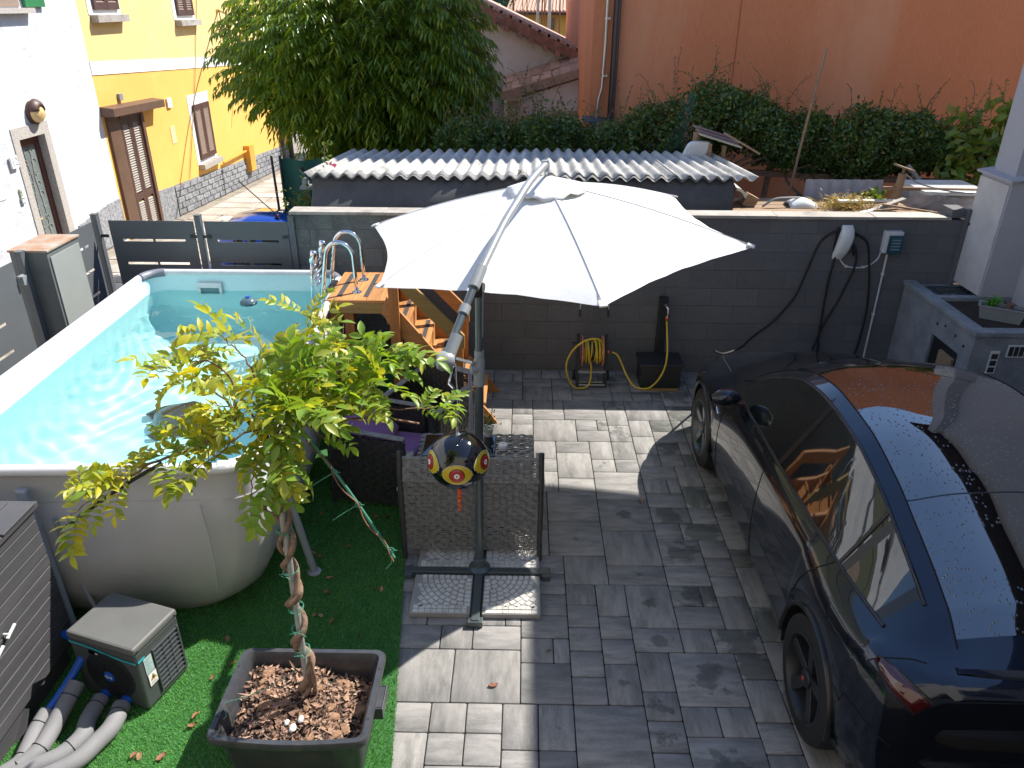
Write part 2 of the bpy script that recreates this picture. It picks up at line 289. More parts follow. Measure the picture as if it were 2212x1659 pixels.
def wet_patches(mt):
    """damp blotches that fill the middle of some pavers, in each paver's own coordinates"""
    n=mt.node_tree.nodes; L=mt.node_tree.links; b=n['Principled BSDF']; src=b.inputs['Base Color'].links[0].from_socket
    tc=n.new('ShaderNodeTexCoord'); oi=n.new('ShaderNodeObjectInfo'); ln=n.new('ShaderNodeVectorMath'); ln.operation='LENGTH'
    fl=n.new('ShaderNodeVectorMath'); fl.operation='MULTIPLY'; fl.inputs[1].default_value=(1,1,0); L.new(tc.outputs['Object'],fl.inputs[0]); L.new(fl.outputs[0],ln.inputs[0])
    ad=n.new('ShaderNodeVectorMath'); ad.operation='MULTIPLY_ADD'; L.new(oi.outputs['Random'],ad.inputs[0]); ad.inputs[1].default_value=(91,47,13); L.new(tc.outputs['Object'],ad.inputs[2])
    nz=n.new('ShaderNodeTexNoise'); nz.inputs['Scale'].default_value=9; nz.inputs['Detail'].default_value=9; nz.inputs['Roughness'].default_value=.6; L.new(ad.outputs[0],nz.inputs['Vector'])
    m1=n.new('ShaderNodeMath'); m1.operation='MULTIPLY_ADD'; L.new(ln.outputs['Value'],m1.inputs[0]); m1.inputs[1].default_value=-2.0; L.new(nz.outputs['Fac'],m1.inputs[2])
    # more of them towards the car side (x grows) where the paving stays damp
    gp=n.new('ShaderNodeSeparateXYZ'); L.new(oi.outputs['Location'],gp.inputs[0]); gx=n.new('ShaderNodeMapRange'); gx.inputs[1].default_value=.3; gx.inputs[2].default_value=1.5; gx.inputs[3].default_value=-.30; gx.inputs[4].default_value=.12; L.new(gp.outputs['X'],gx.inputs[0])
    m2=n.new('ShaderNodeMath'); m2.operation='ADD'; L.new(m1.outputs[0],m2.inputs[0]); L.new(gx.outputs[0],m2.inputs[1])
    r=n.new('ShaderNodeMapRange'); r.inputs[1].default_value=.28; r.inputs[2].default_value=.37; L.new(m2.outputs[0],r.inputs[0])
    wn=n.new('ShaderNodeTexWhiteNoise'); wn.noise_dimensions='1D'; L.new(oi.outputs['Random'],wn.inputs['W']); gt=n.new('ShaderNodeMath'); gt.operation='GREATER_THAN'; gt.inputs[1].default_value=.6; L.new(wn.outputs['Value'],gt.inputs[0])
    mm=n.new('ShaderNodeMath'); mm.operation='MULTIPLY'; L.new(r.outputs[0],mm.inputs[0]); L.new(gt.outputs[0],mm.inputs[1]); m3=n.new('ShaderNodeMath'); m3.operation='MULTIPLY'; m3.inputs[1].default_value=.8; L.new(mm.outputs[0],m3.inputs[0])
    dk=n.new('ShaderNodeVectorMath'); dk.operation='MULTIPLY'; dk.inputs[1].default_value=(.36,.39,.37); L.new(src,dk.inputs[0])
    mx=n.new('ShaderNodeMix'); mx.data_type='RGBA'; L.new(m3.outputs[0],mx.inputs[0]); L.new(src,mx.inputs[6]); L.new(dk.outputs[0],mx.inputs[7]); L.new(mx.outputs[2],b.inputs['Base Color'])
for _m in (mt_paver,mt_paver2): wet_patches(_m)
def leafmat(name, cols, rough=.35, transl=.35, spec=.5, coat=0):
    mt=bpy.data.materials.new(name); mt.use_nodes=True; n=mt.node_tree.nodes; L=mt.node_tree.links; b=n['Principled BSDF']
    g=n.new('ShaderNodeNewGeometry'); oi=n.new('ShaderNodeObjectInfo'); ad=n.new('ShaderNodeMath'); ad.operation='ADD'; fr=n.new('ShaderNodeMath'); fr.operation='FRACT'
    L.new(g.outputs['Random Per Island'],ad.inputs[0]); L.new(oi.outputs['Random'],ad.inputs[1]); L.new(ad.outputs[0],fr.inputs[0])
    r=n.new('ShaderNodeValToRGB'); r.color_ramp.interpolation='LINEAR'
    el=r.color_ramp.elements
    while len(el)<len(cols): el.new(.5)
    for i,c in enumerate(cols): el[i].position=i/(len(cols)-1); el[i].color=(*c,1)
    L.new(fr.outputs[0],r.inputs[0]); L.new(r.outputs[0],b.inputs['Base Color'])
    b.inputs['Roughness'].default_value=rough; b.inputs['Specular IOR Level'].default_value=spec
    if transl:
        t=n.new('ShaderNodeBsdfTranslucent'); ms=n.new('ShaderNodeMixShader'); ms.inputs[0].default_value=transl
        gm=n.new('ShaderNodeVectorMath'); gm.operation='MULTIPLY'; gm.inputs[1].default_value=(1.7,1.5,.5); L.new(r.outputs[0],gm.inputs[0]); L.new(gm.outputs[0],t.inputs['Color'])
        o=n['Material Output']; L.new(b.outputs[0],ms.inputs[1]); L.new(t.outputs[0],ms.inputs[2]); L.new(ms.outputs[0],o.inputs['Surface'])
    return mt
lf_wist=leafmat('wisteria_leaf_yellow',[(.26,.32,.035),(.50,.45,.03),(.34,.37,.04),(.17,.27,.03),(.40,.41,.07)],rough=.4,transl=.42)
lf_wistg=leafmat('wisteria_leaf_green',[(.12,.24,.03),(.22,.34,.04),(.16,.28,.035),(.32,.36,.05),(.09,.19,.03)],rough=.4,transl=.42)
lf_tree=leafmat('tree_leaf',[(.08,.17,.02),(.15,.23,.028),(.055,.13,.02),(.25,.30,.035),(.09,.17,.02)],rough=.26,transl=.42)
lf_hedge=leafmat('hedge_leaf',[(.045,.10,.03),(.07,.14,.035),(.03,.075,.028),(.17,.2,.03),(.05,.12,.05),(.12,.16,.03)],rough=.33,transl=.25)
lf_grass=leafmat('turf_blades',[(.07,.28,.05),(.13,.38,.08),(.06,.22,.04),(.24,.46,.16)],rough=.45,transl=.2)
lf_dry=leafmat('dead_leaf',[(.32,.14,.07),(.42,.2,.1),(.2,.08,.045),(.36,.22,.12)],rough=.75,transl=.1)
lf_straw=leafmat('dry_straw',[(.5,.4,.12),(.4,.27,.1),(.55,.47,.2)],rough=.7,transl=.1)
lf_bark=leafmat('bark_chips',[(.13,.07,.045),(.34,.2,.13),(.06,.035,.025),(.46,.31,.22),(.22,.12,.09),(.05,.03,.02)],rough=.85,transl=0)
def leafcloud(name, C, D, N, ln, wd, mat, parent=None, kind=None, fold=.18, droop=0.0, **kw):
    """C base points, D directions, N up normals (arrays n x 3), ln, wd arrays: folded six-corner leaves"""
    C=np.asarray(C,float); n=len(C); D=np.asarray(D,float); D/=np.linalg.norm(D,axis=1)[:,None]+1e-9
    N=np.asarray(N,float); Sd=np.cross(D,N); Sd/=np.linalg.norm(Sd,axis=1)[:,None]+1e-9; N=np.cross(Sd,D)
    ln=np.broadcast_to(np.asarray(ln,float),(n,))[:,None]; wd=np.broadcast_to(np.asarray(wd,float),(n,))[:,None]
    mid=C+D*ln*.45; tip=C+D*ln-N*ln*droop
    a=mid+Sd*wd*.5+N*wd*fold; b=mid-Sd*wd*.5+N*wd*fold
    V=np.stack([C,a,tip,b,mid],1).reshape(-1,3)
    if parent is not None:
        inv=np.array(MW(parent).inverted()); V=V@inv[:3,:3].T+inv[:3,3]
    base=np.arange(n)[:,None]*5
    F=np.concatenate([base+np.array([0,1,4]),base+np.array([1,2,4]),base+np.array([2,3,4]),base+np.array([3,0,4])],1).reshape(-1)
    me=bpy.data.meshes.new(name); me.vertices.add(n*5); me.vertices.foreach_set('co',V.reshape(-1).astype(np.float32))
    nf=n*4; me.loops.add(nf*3); me.loops.foreach_set('vertex_index',F.astype(np.int32)); me.polygons.add(nf)
    me.polygons.foreach_set('loop_start',np.arange(0,nf*3,3,dtype=np.int32)); me.polygons.foreach_set('loop_total',np.full(nf,3,dtype=np.int32))
    me.materials.append(mat); me.update(calc_edges=True); me.validate()
    o=bpy.data.objects.new(name,me); COL.objects.link(o)
    if parent is not None: o.parent=parent
    return tag(o,kw.get('label'),kw.get('cat'),kw.get('group'),kind)
def blades(name, P, D, ln, wd, mat, kind='stuff', parent=None, **kw):
    P=np.asarray(P); n=len(P); D=D/np.linalg.norm(D,axis=1)[:,None]; s=np.cross(D,rng.normal(size=(n,3))); s/=np.linalg.norm(s,axis=1)[:,None]
    V=np.stack([P-s*wd[:,None]/2,P+s*wd[:,None]/2,P+D*ln[:,None]],1).reshape(-1,3)
    if parent is not None:
        inv=np.array(MW(parent).inverted()); V=V@inv[:3,:3].T+inv[:3,3]
    me=bpy.data.meshes.new(name); me.vertices.add(n*3); me.vertices.foreach_set('co',V.reshape(-1).astype(np.float32))
    me.loops.add(n*3); me.loops.foreach_set('vertex_index',np.arange(n*3,dtype=np.int32)); me.polygons.add(n)
    me.polygons.foreach_set('loop_start',np.arange(0,n*3,3,dtype=np.int32)); me.polygons.foreach_set('loop_total',np.full(n,3,dtype=np.int32))
    me.materials.append(mat); me.update(calc_edges=True)
    o=bpy.data.objects.new(name,me); COL.objects.link(o)
    if parent is not None: o.parent=parent
    return tag(o,kw.get('label'),kw.get('cat'),None,kind)

# ================================================================= THE SETTING
WY=7.79           # front plane of the block wall
def turf_edge(y): return -.684-.101*(y-2.86) if y<5.2 else -.92-.03*(y-5.2)
g=G(); g.box(-120,120,-60,WY+.2,-.40,-.065); mk('ground',g,mt_earth,kind='structure')
g=G(); g.box(-2.35,120,WY+.2,160,-.4,.9); mk('garden_ground',g,mt_earth,kind='structure')
# sloping stone lane behind the fence
def sz(y): return -.054*(y-7.6)
g=G(); g.add([(-30,WY+.02,sz(WY)-.03),(-2.36,WY+.02,sz(WY)-.03),(-2.36,60,sz(60)-.03),(-30,60,sz(60)-.03)],[(0,1,2,3)])
g.add([(-30,-30,-.05),(-4.52,-30,-.05),(-4.52,WY+.02,-.05),(-30,WY+.02,-.05)],[(0,1,2,3)])
lane=mk('street',g,M('lane_bed',(.3,.26,.21),(.2,.17,.14),rough=.95,dirt=(.1,.08,.06),dscale=2),kind='structure')
y=10.6; k=0
random.seed(3)
while y<24:
    d=random.choice([.55,.7,.85]); x=-7.15
    while x<-2.9:
        wd=random.choice([.6,.8,1.0,1.25])
        x2=min(x+wd,-2.6); gp=.018; g=G(); j=lambda: random.uniform(-.012,.012)
        x0,x1,y0,y1=x+gp,x2-gp,y+gp,y+d-gp
        P=[(x0+j(),y0+j()),(x1+j(),y0+j()),(x1+j(),y1+j()),(x0+j(),y1+j())]; h=random.uniform(.004,.012)
        g.add([(a,b,sz(b)-.03) for a,b in P]+[(lerp(a,(x0+x1)/2,.012),lerp(b,(y0+y1)/2,.012),sz(b)+h) for a,b in P],[(4,5,6,7),(0,1,5,4),(1,2,6,5),(2,3,7,6),(3,0,4,7)])
        mk('flagstone',g,mt_street,lane); x=x2; k+=1
    y+=d
g=G(); g.box(-5.75,-4.95,14.6,15.2,sz(15)-.03,sz(15)+.025); mk('manhole_cover',g,M('rusty_plate',(.22,.12,.09),rough=.8),lane)
# paving
g=G(); g.box(-1.75,4.9,2.0,WY,-.068,-.008); paving=mk('paving',g,mt_joint,kind='structure')
mod=.1045; nx,ny=int(6.1/mod),int((WY-2.15)/mod)+1; occ=np.zeros((nx,ny),bool); ox,oy=-1.34,2.15
random.seed(11); cache={}; rest=G()
kinds=[(4,4)]*5+[(3,2)]*4+[(2,3)]*3+[(2,2)]*4+[(4,2)]*1+[(3,3)]*1+[(3,4)]*1
for j in range(ny):
    for i in range(nx):
        if occ[i,j]: continue
        opts=kinds[:]; random.shuffle(opts); done=False
        for (a,b) in opts+[(2,2),(2,1),(1,2),(1,1)]:
            if i+a<=nx and not occ[i:i+a,j:min(ny,j+b)].any():
                # avoid leaving one-wide slivers
                if i+a<nx and occ[i+a:,j].sum()==0 and (nx-(i+a)) in (1,): continue
                if i+a+1<nx and not occ[i+a,j] and occ[i+a+1,j]: 
                    if (a,b) not in ((2,1),(1,2),(1,1),(2,2)): continue
                occ[i:i+a,j:j+b]=True
                cx,cy=ox+(i+a/2)*mod,oy+(j+b/2)*mod; key=(a,b)
                if oy+(j+b)*mod>WY+.02:
                    b2=(WY-.004-(oy+j*mod))/mod
                    if b2<.3: done=True; break
                    cy=oy+(j+b2/2)*mod; key=(a,round(b2,3))
                if cx<-1.3: done=True; break
                if cx>2.35 or cx<-1.25:
                    gp=.0036; rest.box(cx-a*mod/2+gp,cx+a*mod/2-gp,cy-key[1]*mod/2+gp,cy+key[1]*mod/2-gp,-.03,0); done=True; break
                if key not in cache:
                    hx,hy=key[0]*mod/2-.0034,key[1]*mod/2-.0034; q=G(); c=.003
                    def ring(i_,z): 
                        out=[]
                        for (sx,sy) in ((-1,-1),(1,-1),(1,1),(-1,1)):
                            r=.012; px,py=sx*(hx-i_),sy*(hy-i_)
                            if sx*sy>0: out+=[(px,py-sy*r,z),(px-sx*r,py,z)]
                            else: out+=[(px-sx*r,py,z),(px,py-sy*r,z)]
                        return out
                    # consistent order around
                    def ring2(i_,z):
                        r=.007; X,Y=hx-i_,hy-i_
                        return [(-X+r,-Y,z),(X-r,-Y,z),(X,-Y+r,z),(X,Y-r,z),(X-r,Y,z),(-X+r,Y,z),(-X,Y-r,z),(-X,-Y+r,z)]
                    A=ring2(0,-.04)+ring2(0,-c)+ring2(c,0)
                    F=[(16+t) for t in range(8)]
                    q.add(A,[tuple(F)]+[(l*8+t,l*8+(t+1)%8,(l+1)*8+(t+1)%8,(l+1)*8+t) for l in range(2) for t in range(8)])
                    cache[key]={}
                    for mi,mm in enumerate((mt_paver,mt_paver2)):
                        me=bpy.data.meshes.new('paver'); me.from_pydata(q.v,[],q.f); me.materials.append(mm); me.polygons.foreach_set('use_smooth',[True]*len(me.polygons)); me.set_sharp_from_angle(angle=R(60)); cache[key][mi]=me
                mi=1 if (key[0]<key[1] or (key[0]==key[1] and random.random()<.4)) else 0
                o=bpy.data.objects.new('paver',cache[key][mi]); COL.objects.link(o); o.parent=paving
                o.location=(cx,cy,random.uniform(-.0012,.0018)); o.rotation_euler=(random.uniform(-.002,.002),random.uniform(-.002,.002),random.uniform(-.004,.004))
                done=True; break
        if not done: occ[i,j]=True
mk('outer_pavers',rest,mt_paver,paving,kind='stuff')

# artificial turf
g=G(); P=[(-9,2.0)]+[(turf_edge(yy),yy) for yy in np.linspace(2.0,WY-.002,14)]+[(-4.5,WY-.002),(-4.5,2.0)]
P=[(turf_edge(yy),yy) for yy in np.linspace(2.0,WY-.002,14)]+[(-4.5,WY-.002),(-4.5,2.0)]
g.add([(a,b,.012) for a,b in P]+[(a,b,-.06) for a,b in P],[tuple(range(len(P)))]+[(i,i+len(P),(i+1)%len(P)+len(P),(i+1)%len(P)) for i in range(len(P))])
mk('turf_sheet',g,mt_turfbase,kind='structure')
n=230000; X_=rng.uniform(-3.6,-.6,n); Y_=2.0+rng.random(n)**1.5*3.9
keep=np.array([x<turf_edge(y)+.006 for x,y in zip(X_,Y_)]) & ~((X_<-1.95)&(Y_>4.0)&(X_>-3.7)); X_,Y_=X_[keep],Y_[keep]; n=len(X_)
dist=np.clip((Y_-2)/4,0,1)
lean=np.stack([np.sin(X_*2.1+Y_)*.35,np.cos(Y_*1.7-X_)*.3-.1,np.ones(n)],1)+rng.normal(size=(n,3))*.38; lean[:,2]=np.abs(lean[:,2])+.3
blades('artificial_turf',np.stack([X_,Y_,np.full(n,.011)],1),lean,rng.uniform(.014,.026,n),.0035+.003*dist,lf_grass,label='green artificial turf between the pool and the paving',cat='turf')

# ---------------------------------------------------------------- block wall
bw=thing('block_wall','charcoal painted concrete block wall behind the parasol, with pale stone coping','wall',(1,WY+.1,0))
g=G(); g.box(-2.36,4.5,WY+.0005,WY+.19,-.3,1.742); mk('mortar_core',g,mt_mortar,bw)
random.seed(5); cache={}
for r in range(9):
    z0=-.01+r*.2; x=-2.37-(.25 if r%2 else 0)-.1; h=.1980
    while x<4.5:
        x0,x1=max(x,-2.37),min(x+.5,4.505); x+=.5
        if x1-x0<.04: continue
        if r==8: h=.151
        key=(round(x1-x0,3),h)
        for wth in (0,1):
            pass
        left = x1 < -1.15
        key=key+(left,)
        if key not in cache:
            q=G(); hx=key[0]/2-.0010
            c=.0025; q.add([(-hx,0,0),(hx,0,0),(hx,0,h),(-hx,0,h),(-hx+c,-.0105,c),(hx-c,-.0105,c),(hx-c,-.0105,h-c),(-hx+c,-.0105,h-c)],[(4,5,6,7),(0,1,5,4),(1,2,6,5),(2,3,7,6),(3,0,4,7)])
            me=bpy.data.meshes.new('block'); me.from_pydata(q.v,[],q.f); me.materials.append(mt_block2 if left else mt_block); cache[key]=me
        o=bpy.data.objects.new('block',cache[key]); COL.objects.link(o); o.parent=bw
        o.location=Vector(((x0+x1)/2,WY+.008+random.uniform(-.001,.0012),z0))-bw.location
g=G(); g.box(-2.37,-2.36,WY,WY+.19,-.3,1.742); mk('end_face',g,mt_block2,bw)
x=-2.41
while x<4.25:
    x1=min(x+1.0,4.30); g=G(); dz=random.uniform(-.002,.003)
    if x1>4.2: g.prism([(x+.002,WY-.025,1.745),(4.36,WY-.025,1.745),(4.24,WY+.195,1.745),(x+.002,WY+.195,1.745)],(0,0,.03))
    else: g.box(x+.002,x1-.002,WY-.025+random.uniform(-.003,.003),WY+.195,1.7435+dz,1.775+dz)
    mk('coping_stone',g,mt_cap,bw,bevel=.004); x=x1
    if x>4.2: break
g=G(); g.box(4.36,4.52,WY+.0,WY+.22,1.766,1.85); g.box(4.50,4.54,WY-.05,WY+.005,.0,1.86); mk('end_pier',g,mt_block,bw,bevel=.004)
# cladding of metre clutter: grey pipe along the foot of the wall
g=G(); g.tube([(-1.75,WY-.03,.42),(-1.15,WY-.03,.42)],.018,10); mk('wall_pipe',g,mt_plas_g,smooth=40,label='grey plastic pipe along the wall behind the wooden steps',cat='pipe')

# ---------------------------------------------------------------- fence
def panel_boxes(g, o, u, W_, rows, zt, zb, th, n):
    """sheet from zb to zt along u of width W_ with slot rows [(z, height)] each split into two slits"""
    o=Vector(o); u=Vector(u); n=Vector(n)
    def bx(s0,s1,z0,z1):
        c=o+u*(s0+s1)/2+Vector((0,0,(z0+z1)/2)); g.obox(c,u*(s1-s0)/2,n*th/2,Vector((0,0,(z1-z0)/2)))
    z=zb
    for (zs,h) in sorted(rows):
        bx(0,W_,z,zs); e=.13*W_; m_=W_*.5
        bx(0,e,zs,zs+h); bx(m_-.012,m_+.012,zs,zs+h); bx(W_-e,W_,zs,zs+h); z=zs+h
    bx(0,W_,z,zt)
fb=thing('metal_fence','grey steel fence behind the pool, two slotted sheet panels facing the lane','fence',(-3.4,WY,0))
rows=[(.42,.026),(.69,.026),(.94,.026),(1.19,.026),(1.44,.026)]
for (x0,x1) in ((-4.31,-3.42),(-3.31,-2.44)):
    g=G(); panel_boxes(g,(x0,WY,0),(1,0,0),x1-x0,rows,1.66,.04,.006,(0,1,0)); mk('panel',g,mt_fence,fb)
for px in (-4.44,-3.365,-2.395):
    g=G(); g.box(px-.03,px+.03,WY-.03,WY+.03,-.02,1.72); g.box(px-.033,px+.033,WY-.033,WY+.033,1.72,1.728); mk('post',g,mt_fence,fb)
    for sx in ((1,) if px<-4.4 else (-1,1) if px<-3 else (-1,)):
        for zz in (1.5,.3):
            g=G(); g.bar((px+sx*.03,WY-.012,zz),(px+sx*.11,WY-.012,zz),.012,.03); g.tube([(px+sx*.09,WY-.022,zz),(px+sx*.09,WY-.008,zz)],.008,6); mk('bracket',g,mt_dark,fb)
fs=thing('metal_fence','grey steel side fence beside the pool, sunlit slotted panels before the white house','fence',(-4.45,5,0))
for (y0,y1) in ((1.9,3.95),(4.1,6.36),(6.62,7.72)):
    g=G(); panel_boxes(g,(-4.45,y0,0),(0,1,0),y1-y0,rows,1.66,.04,.006,(1,0,0)); mk('panel',g,mt_fence,fs)
for py in (4.02,6.49):
    g=G(); g.box(-4.48,-4.42,py-.03,py+.03,-.02,1.71); g.box(-4.483,-4.417,py-.033,py+.033,1.71,1.718); mk('post',g,mt_fence,fs)
    g=G(); g.bar((-4.435,py-.04,1.5),(-4.435,py-.13,1.5),.02,.05,(0,0,1)); g.box(-4.43,-4.40,py-.12,py-.06,1.44,1.52); mk('bracket',g,mt_alu_l,fs)
mc=thing('meter_cabinet','tall grey steel cabinet with rust-stained top standing between pool and side fence','cabinet',(-4.4,6.8,0))
g=G(); g.box(-4.575,-4.24,6.54,7.07,0,1.69); mk('body',g,mt_cabinet,mc,bevel=.004)
g=G(); g.box(-4.585,-4.225,6.53,7.08,1.69,1.71); mk('top_plate',g,mt_rust,mc,bevel=.004)
g=G(); g.box(-4.238,-4.228,6.57,7.045,.04,1.64); mk('door',g,M('cabinet_door',(.27,.29,.28),(.24,.26,.25),rough=.5),mc,bevel=.002)
# ================================================================= POOL
pool=thing('frame_pool','large rectangular frame pool with grey liner, white rim and turquoise water','pool',(-2.75,5.6,0))
QC=[Vector((-3.76,3.74,0)),Vector((-1.60,3.83,0)),Vector((-1.86,7.48,0)),Vector((-3.84,7.46,0))]
def pq(u,v): return (QC[0]*(1-u)*(1-v)+QC[1]*u*(1-v)+QC[2]*u*v+QC[3]*(1-u)*v)
HW,HL=1.08,1.85
def ring(off_x,off_y,rad,z,n=10,wob=0):
    """rounded rectangle inset by offsets, corner radius rad"""
    out=[]; hx,hy=HW-off_x,HL-off_y
    segs=[((hx-rad,-hy+rad),-PI/2),((hx-rad,hy-rad),0),((-hx+rad,hy-rad),PI/2),((-hx+rad,-hy+rad),PI)]
    for k,((cx,cy),a0) in enumerate(segs):
        for i in range(n+1):
            a=a0+PI/2*i/n; x,y=cx+rad*math.cos(a),cy+rad*math.sin(a)
            p=pq((x+HW)/(2*HW),(y+HL)/(2*HL)); out.append(Vector((p.x,p.y,z)))
        # subdivide the straight side
        (nx_,ny_),na=segs[(k+1)%4]
        x0,y0=cx+rad*math.cos(a0+PI/2),cy+rad*math.sin(a0+PI/2); x1,y1=nx_+rad*math.cos(na),ny_+rad*math.sin(na)
        for i in range(1,16):
            t=i/16; bul=wob*math.sin(t*PI); 
            x,y=lerp(x0,x1,t),lerp(y0,y1,t); dx,dy=(0,0)
            if k==0: dx=bul
            if k==1: dy=bul
            if k==2: dx=-bul
            if k==3: dy=-bul
            p=pq((x+dx+HW)/(2*HW),(y+dy+HL)/(2*HL)); out.append(Vector((p.x,p.y,z)))
    return out
prof=[(0,0,.2,1.205,0),(.005,.005,.2,1.12,0),(.005,.005,.2,1.0,0),(.0,.0,.22,.99,.0),(-.02,-.015,.25,.85,.03),(-.01,-.02,.28,.6,.07),(.05,.0,.32,.35,.08),(.14,.05,.36,.15,.05),(.24,.11,.4,.03,.0),(.27,.13,.4,.0,0)]
rows_=[ring(a,b,r,z,wob=w_) for a,b,r,z,w_ in prof]
# gather folds near the corners
for ri,rw in enumerate(rows_):
    zf={3:.5,4:1,5:1,6:.8,7:.4}.get(ri,0)
    for j,p in enumerate(rw):
        q=j%26
        if q<=13 or q>=24:
            ctr_=Vector((-2.75,5.6,p.z)); d_=(p-ctr_).normalized(); p+=d_*zf*.006*math.sin(q*2.3+ri*.4)
g=G(); g.tube([Vector((p.x,p.y,.986)) for p in ring(-.004,-.004,.22,.986)],.0035,5,closed=True); mk('weld_seam',g,mt_liner,pool)
if 0: g=G(); g.tube([Vector((p.x,p.y,.40)) for p in ring(.036,-.012,.31,.40,wob=.077)],.0025,5,closed=True); mk('weld_seam',g,mt_liner,pool)
g=G(); g.sheet(rows_,wrap=True); o=mk('outer_liner',g,mt_liner,pool,smooth=70)
# rim: fat tube with slight sag between supports
rr=ring(-.005,-.005,.22,1.21)
g=G(); g.tube(rr,.036,10,closed=True); mk('rim',g,mt_rim,pool,smooth=180)
for cx_,cy_,a0 in ((HW-.22,HL-.22,0),(-HW+.22,HL-.22,PI/2),(HW-.22,-HL+.22,-PI/2),(-HW+.22,-HL+.22,PI)):
    pts=[]
    for i in range(9):
        a=a0+.1+(PI/2-.2)*i/8; x,y=cx_+.215*math.cos(a),cy_+.215*math.sin(a); p=pq((x+HW)/(2*HW),(y+HL)/(2*HL)); pts.append((p.x,p.y,1.212))
    g=G(); g.tube(pts,.043,10); mk('rim_corner',g,mt_cornercap if cy_>0 else mt_rim,pool,smooth=60)
# inner liner, two aqua tones mottled by distorted noise
mt_inner=bpy.data.materials.new('mottled_aqua_liner'); mt_inner.use_nodes=True
nn=mt_inner.node_tree.nodes; LL=mt_inner.node_tree.links; bb=nn['Principled BSDF']; ge=nn.new('ShaderNodeNewGeometry')
vo=nn.new('ShaderNodeTexNoise'); vo.inputs['Scale'].default_value=9; vo.inputs['Distortion'].default_value=1.2; LL.new(ge.outputs['Position'],vo.inputs['Vector'])
cr_=nn.new('ShaderNodeMix'); cr_.data_type='RGBA'; cr_.inputs[6].default_value=(.50,.745,.755,1); cr_.inputs[7].default_value=(.60,.81,.82,1); LL.new(vo.outputs['Fac'],cr_.inputs[0]); LL.new(cr_.outputs[2],bb.inputs['Base Color']); bb.inputs['Roughness'].default_value=.5
inn=[(.03,.03,.18,1.2),(.035,.035,.18,.95),(.045,.045,.22,.6),(.12,.10,.27,.34),(.26,.18,.34,.12),(.33,.24,.36,.05)]
rows_=[ring(a,b,r,z) for a,b,r,z in inn]; c0=[Vector((p.x*0-2.75,5.62,.045)) for p in rows_[0]]
mid=[lerp(p,q,.5) for p,q in zip(rows_[-1],c0)]
g=G(); g.sheet(rows_+[mid,c0],wrap=True); inner=mk('inner_liner',g,mt_inner,pool,smooth=60)
# skimmer
g=G(); g.box(-3.33,-3.08,7.395,7.425,1.07,1.125); g.box(-3.33,-3.30,7.395,7.425,.97,1.07); g.box(-3.11,-3.08,7.395,7.425,.97,1.07); g.box(-3.33,-3.08,7.395,7.425,.94,.97); mk('skimmer',g,mt_whitepl,pool,bevel=.004)
g=G(); g.box(-3.30,-3.11,7.41,7.43,.97,1.07); mk('skimmer_mouth',g,M('skimmer_dark',(.12,.25,.26)),pool)
# supports
def support(name,top,foot,brace,m=mt_alu_l,r=.027):
    g=G(); g.tube([top,foot],r,12); g.lathe([(0,0),(.05,0),(.05,.012),(.03,.02)],(foot[0],foot[1],.012),n=12)
    if brace: g.tube([(lerp(top[0],foot[0],.12),lerp(top[1],foot[1],.12),lerp(top[2],foot[2],.12)),brace],.02,10)
    mk('support_leg',g,m,pool,smooth=50)
mt_leg=M('pool_leg_grey',(.3,.33,.37),(.26,.29,.33),rough=.4)
support('l',(-1.62,4.28,.98),(-1.475,4.31,.015),(-1.93,4.36,.06),mt_leg)
support('l',(-1.72,5.6,.98),(-1.52,5.6,.015),(-1.95,5.6,.06),mt_leg); support('l',(-1.80,6.55,.98),(-1.62,6.5,.015),None,mt_leg)
g=G(); g.prism([(-2.985,3.70,1.11),(-2.915,3.70,1.11),(-2.77,3.55,.01),(-2.84,3.55,.01)],(0,.045,0)); mk('support_leg',g,mt_leg,pool,bevel=.01)
g=G(); g.prism([(-3.60,3.70,1.11),(-3.53,3.70,1.11),(-3.48,3.55,.01),(-3.55,3.55,.01)],(0,.045,0)); mk('support_leg',g,mt_leg,pool,bevel=.01)
# gathered seam near the front right corner
g=G(); g.tube([(-1.93,3.80-.03,.98),(-1.90,3.74,.75),(-1.90,3.73,.5),(-1.93,3.77,.3)],.006,6); mk('seam',g,mt_liner,pool)
# ---- water
nxw,nyw=150,250; WZ=1.03
def wave(x,y):
    h=0
    for (cx,cy,k,a,ph,dc) in ((-3.3,4.6,30,.0028,0,.9),(-2.2,7.0,26,.0016,1,.9),(-3.6,6.3,38,.0018,2,.7),(-2.6,3.9,34,.0016,.5,.9)):
        d=math.hypot(x-cx,y-cy); h+=a*math.sin(k*d+ph+1.6*math.sin(3*x+ph)+1.3*math.sin(2.6*y))*math.exp(-d*dc)
    for (kx,ky,a,ph) in ((9,4,.0022,0),(-6,9,.002,1.3),(15,-8,.0013,2.2),(4,17,.0013,.7),(22,13,.0008,3),(-25,19,.0007,4),(12,30,.0007,1.1),(38,-21,.0004,2.5)):
        h+=a*math.sin(kx*x+ky*y+ph+.9*math.sin(1.7*x*ky*.3+ph)+.7*math.sin(2.3*y+kx))
    return h*.40
wr=ring(.035,.035,.18,WZ)
g=G(); grid=[]
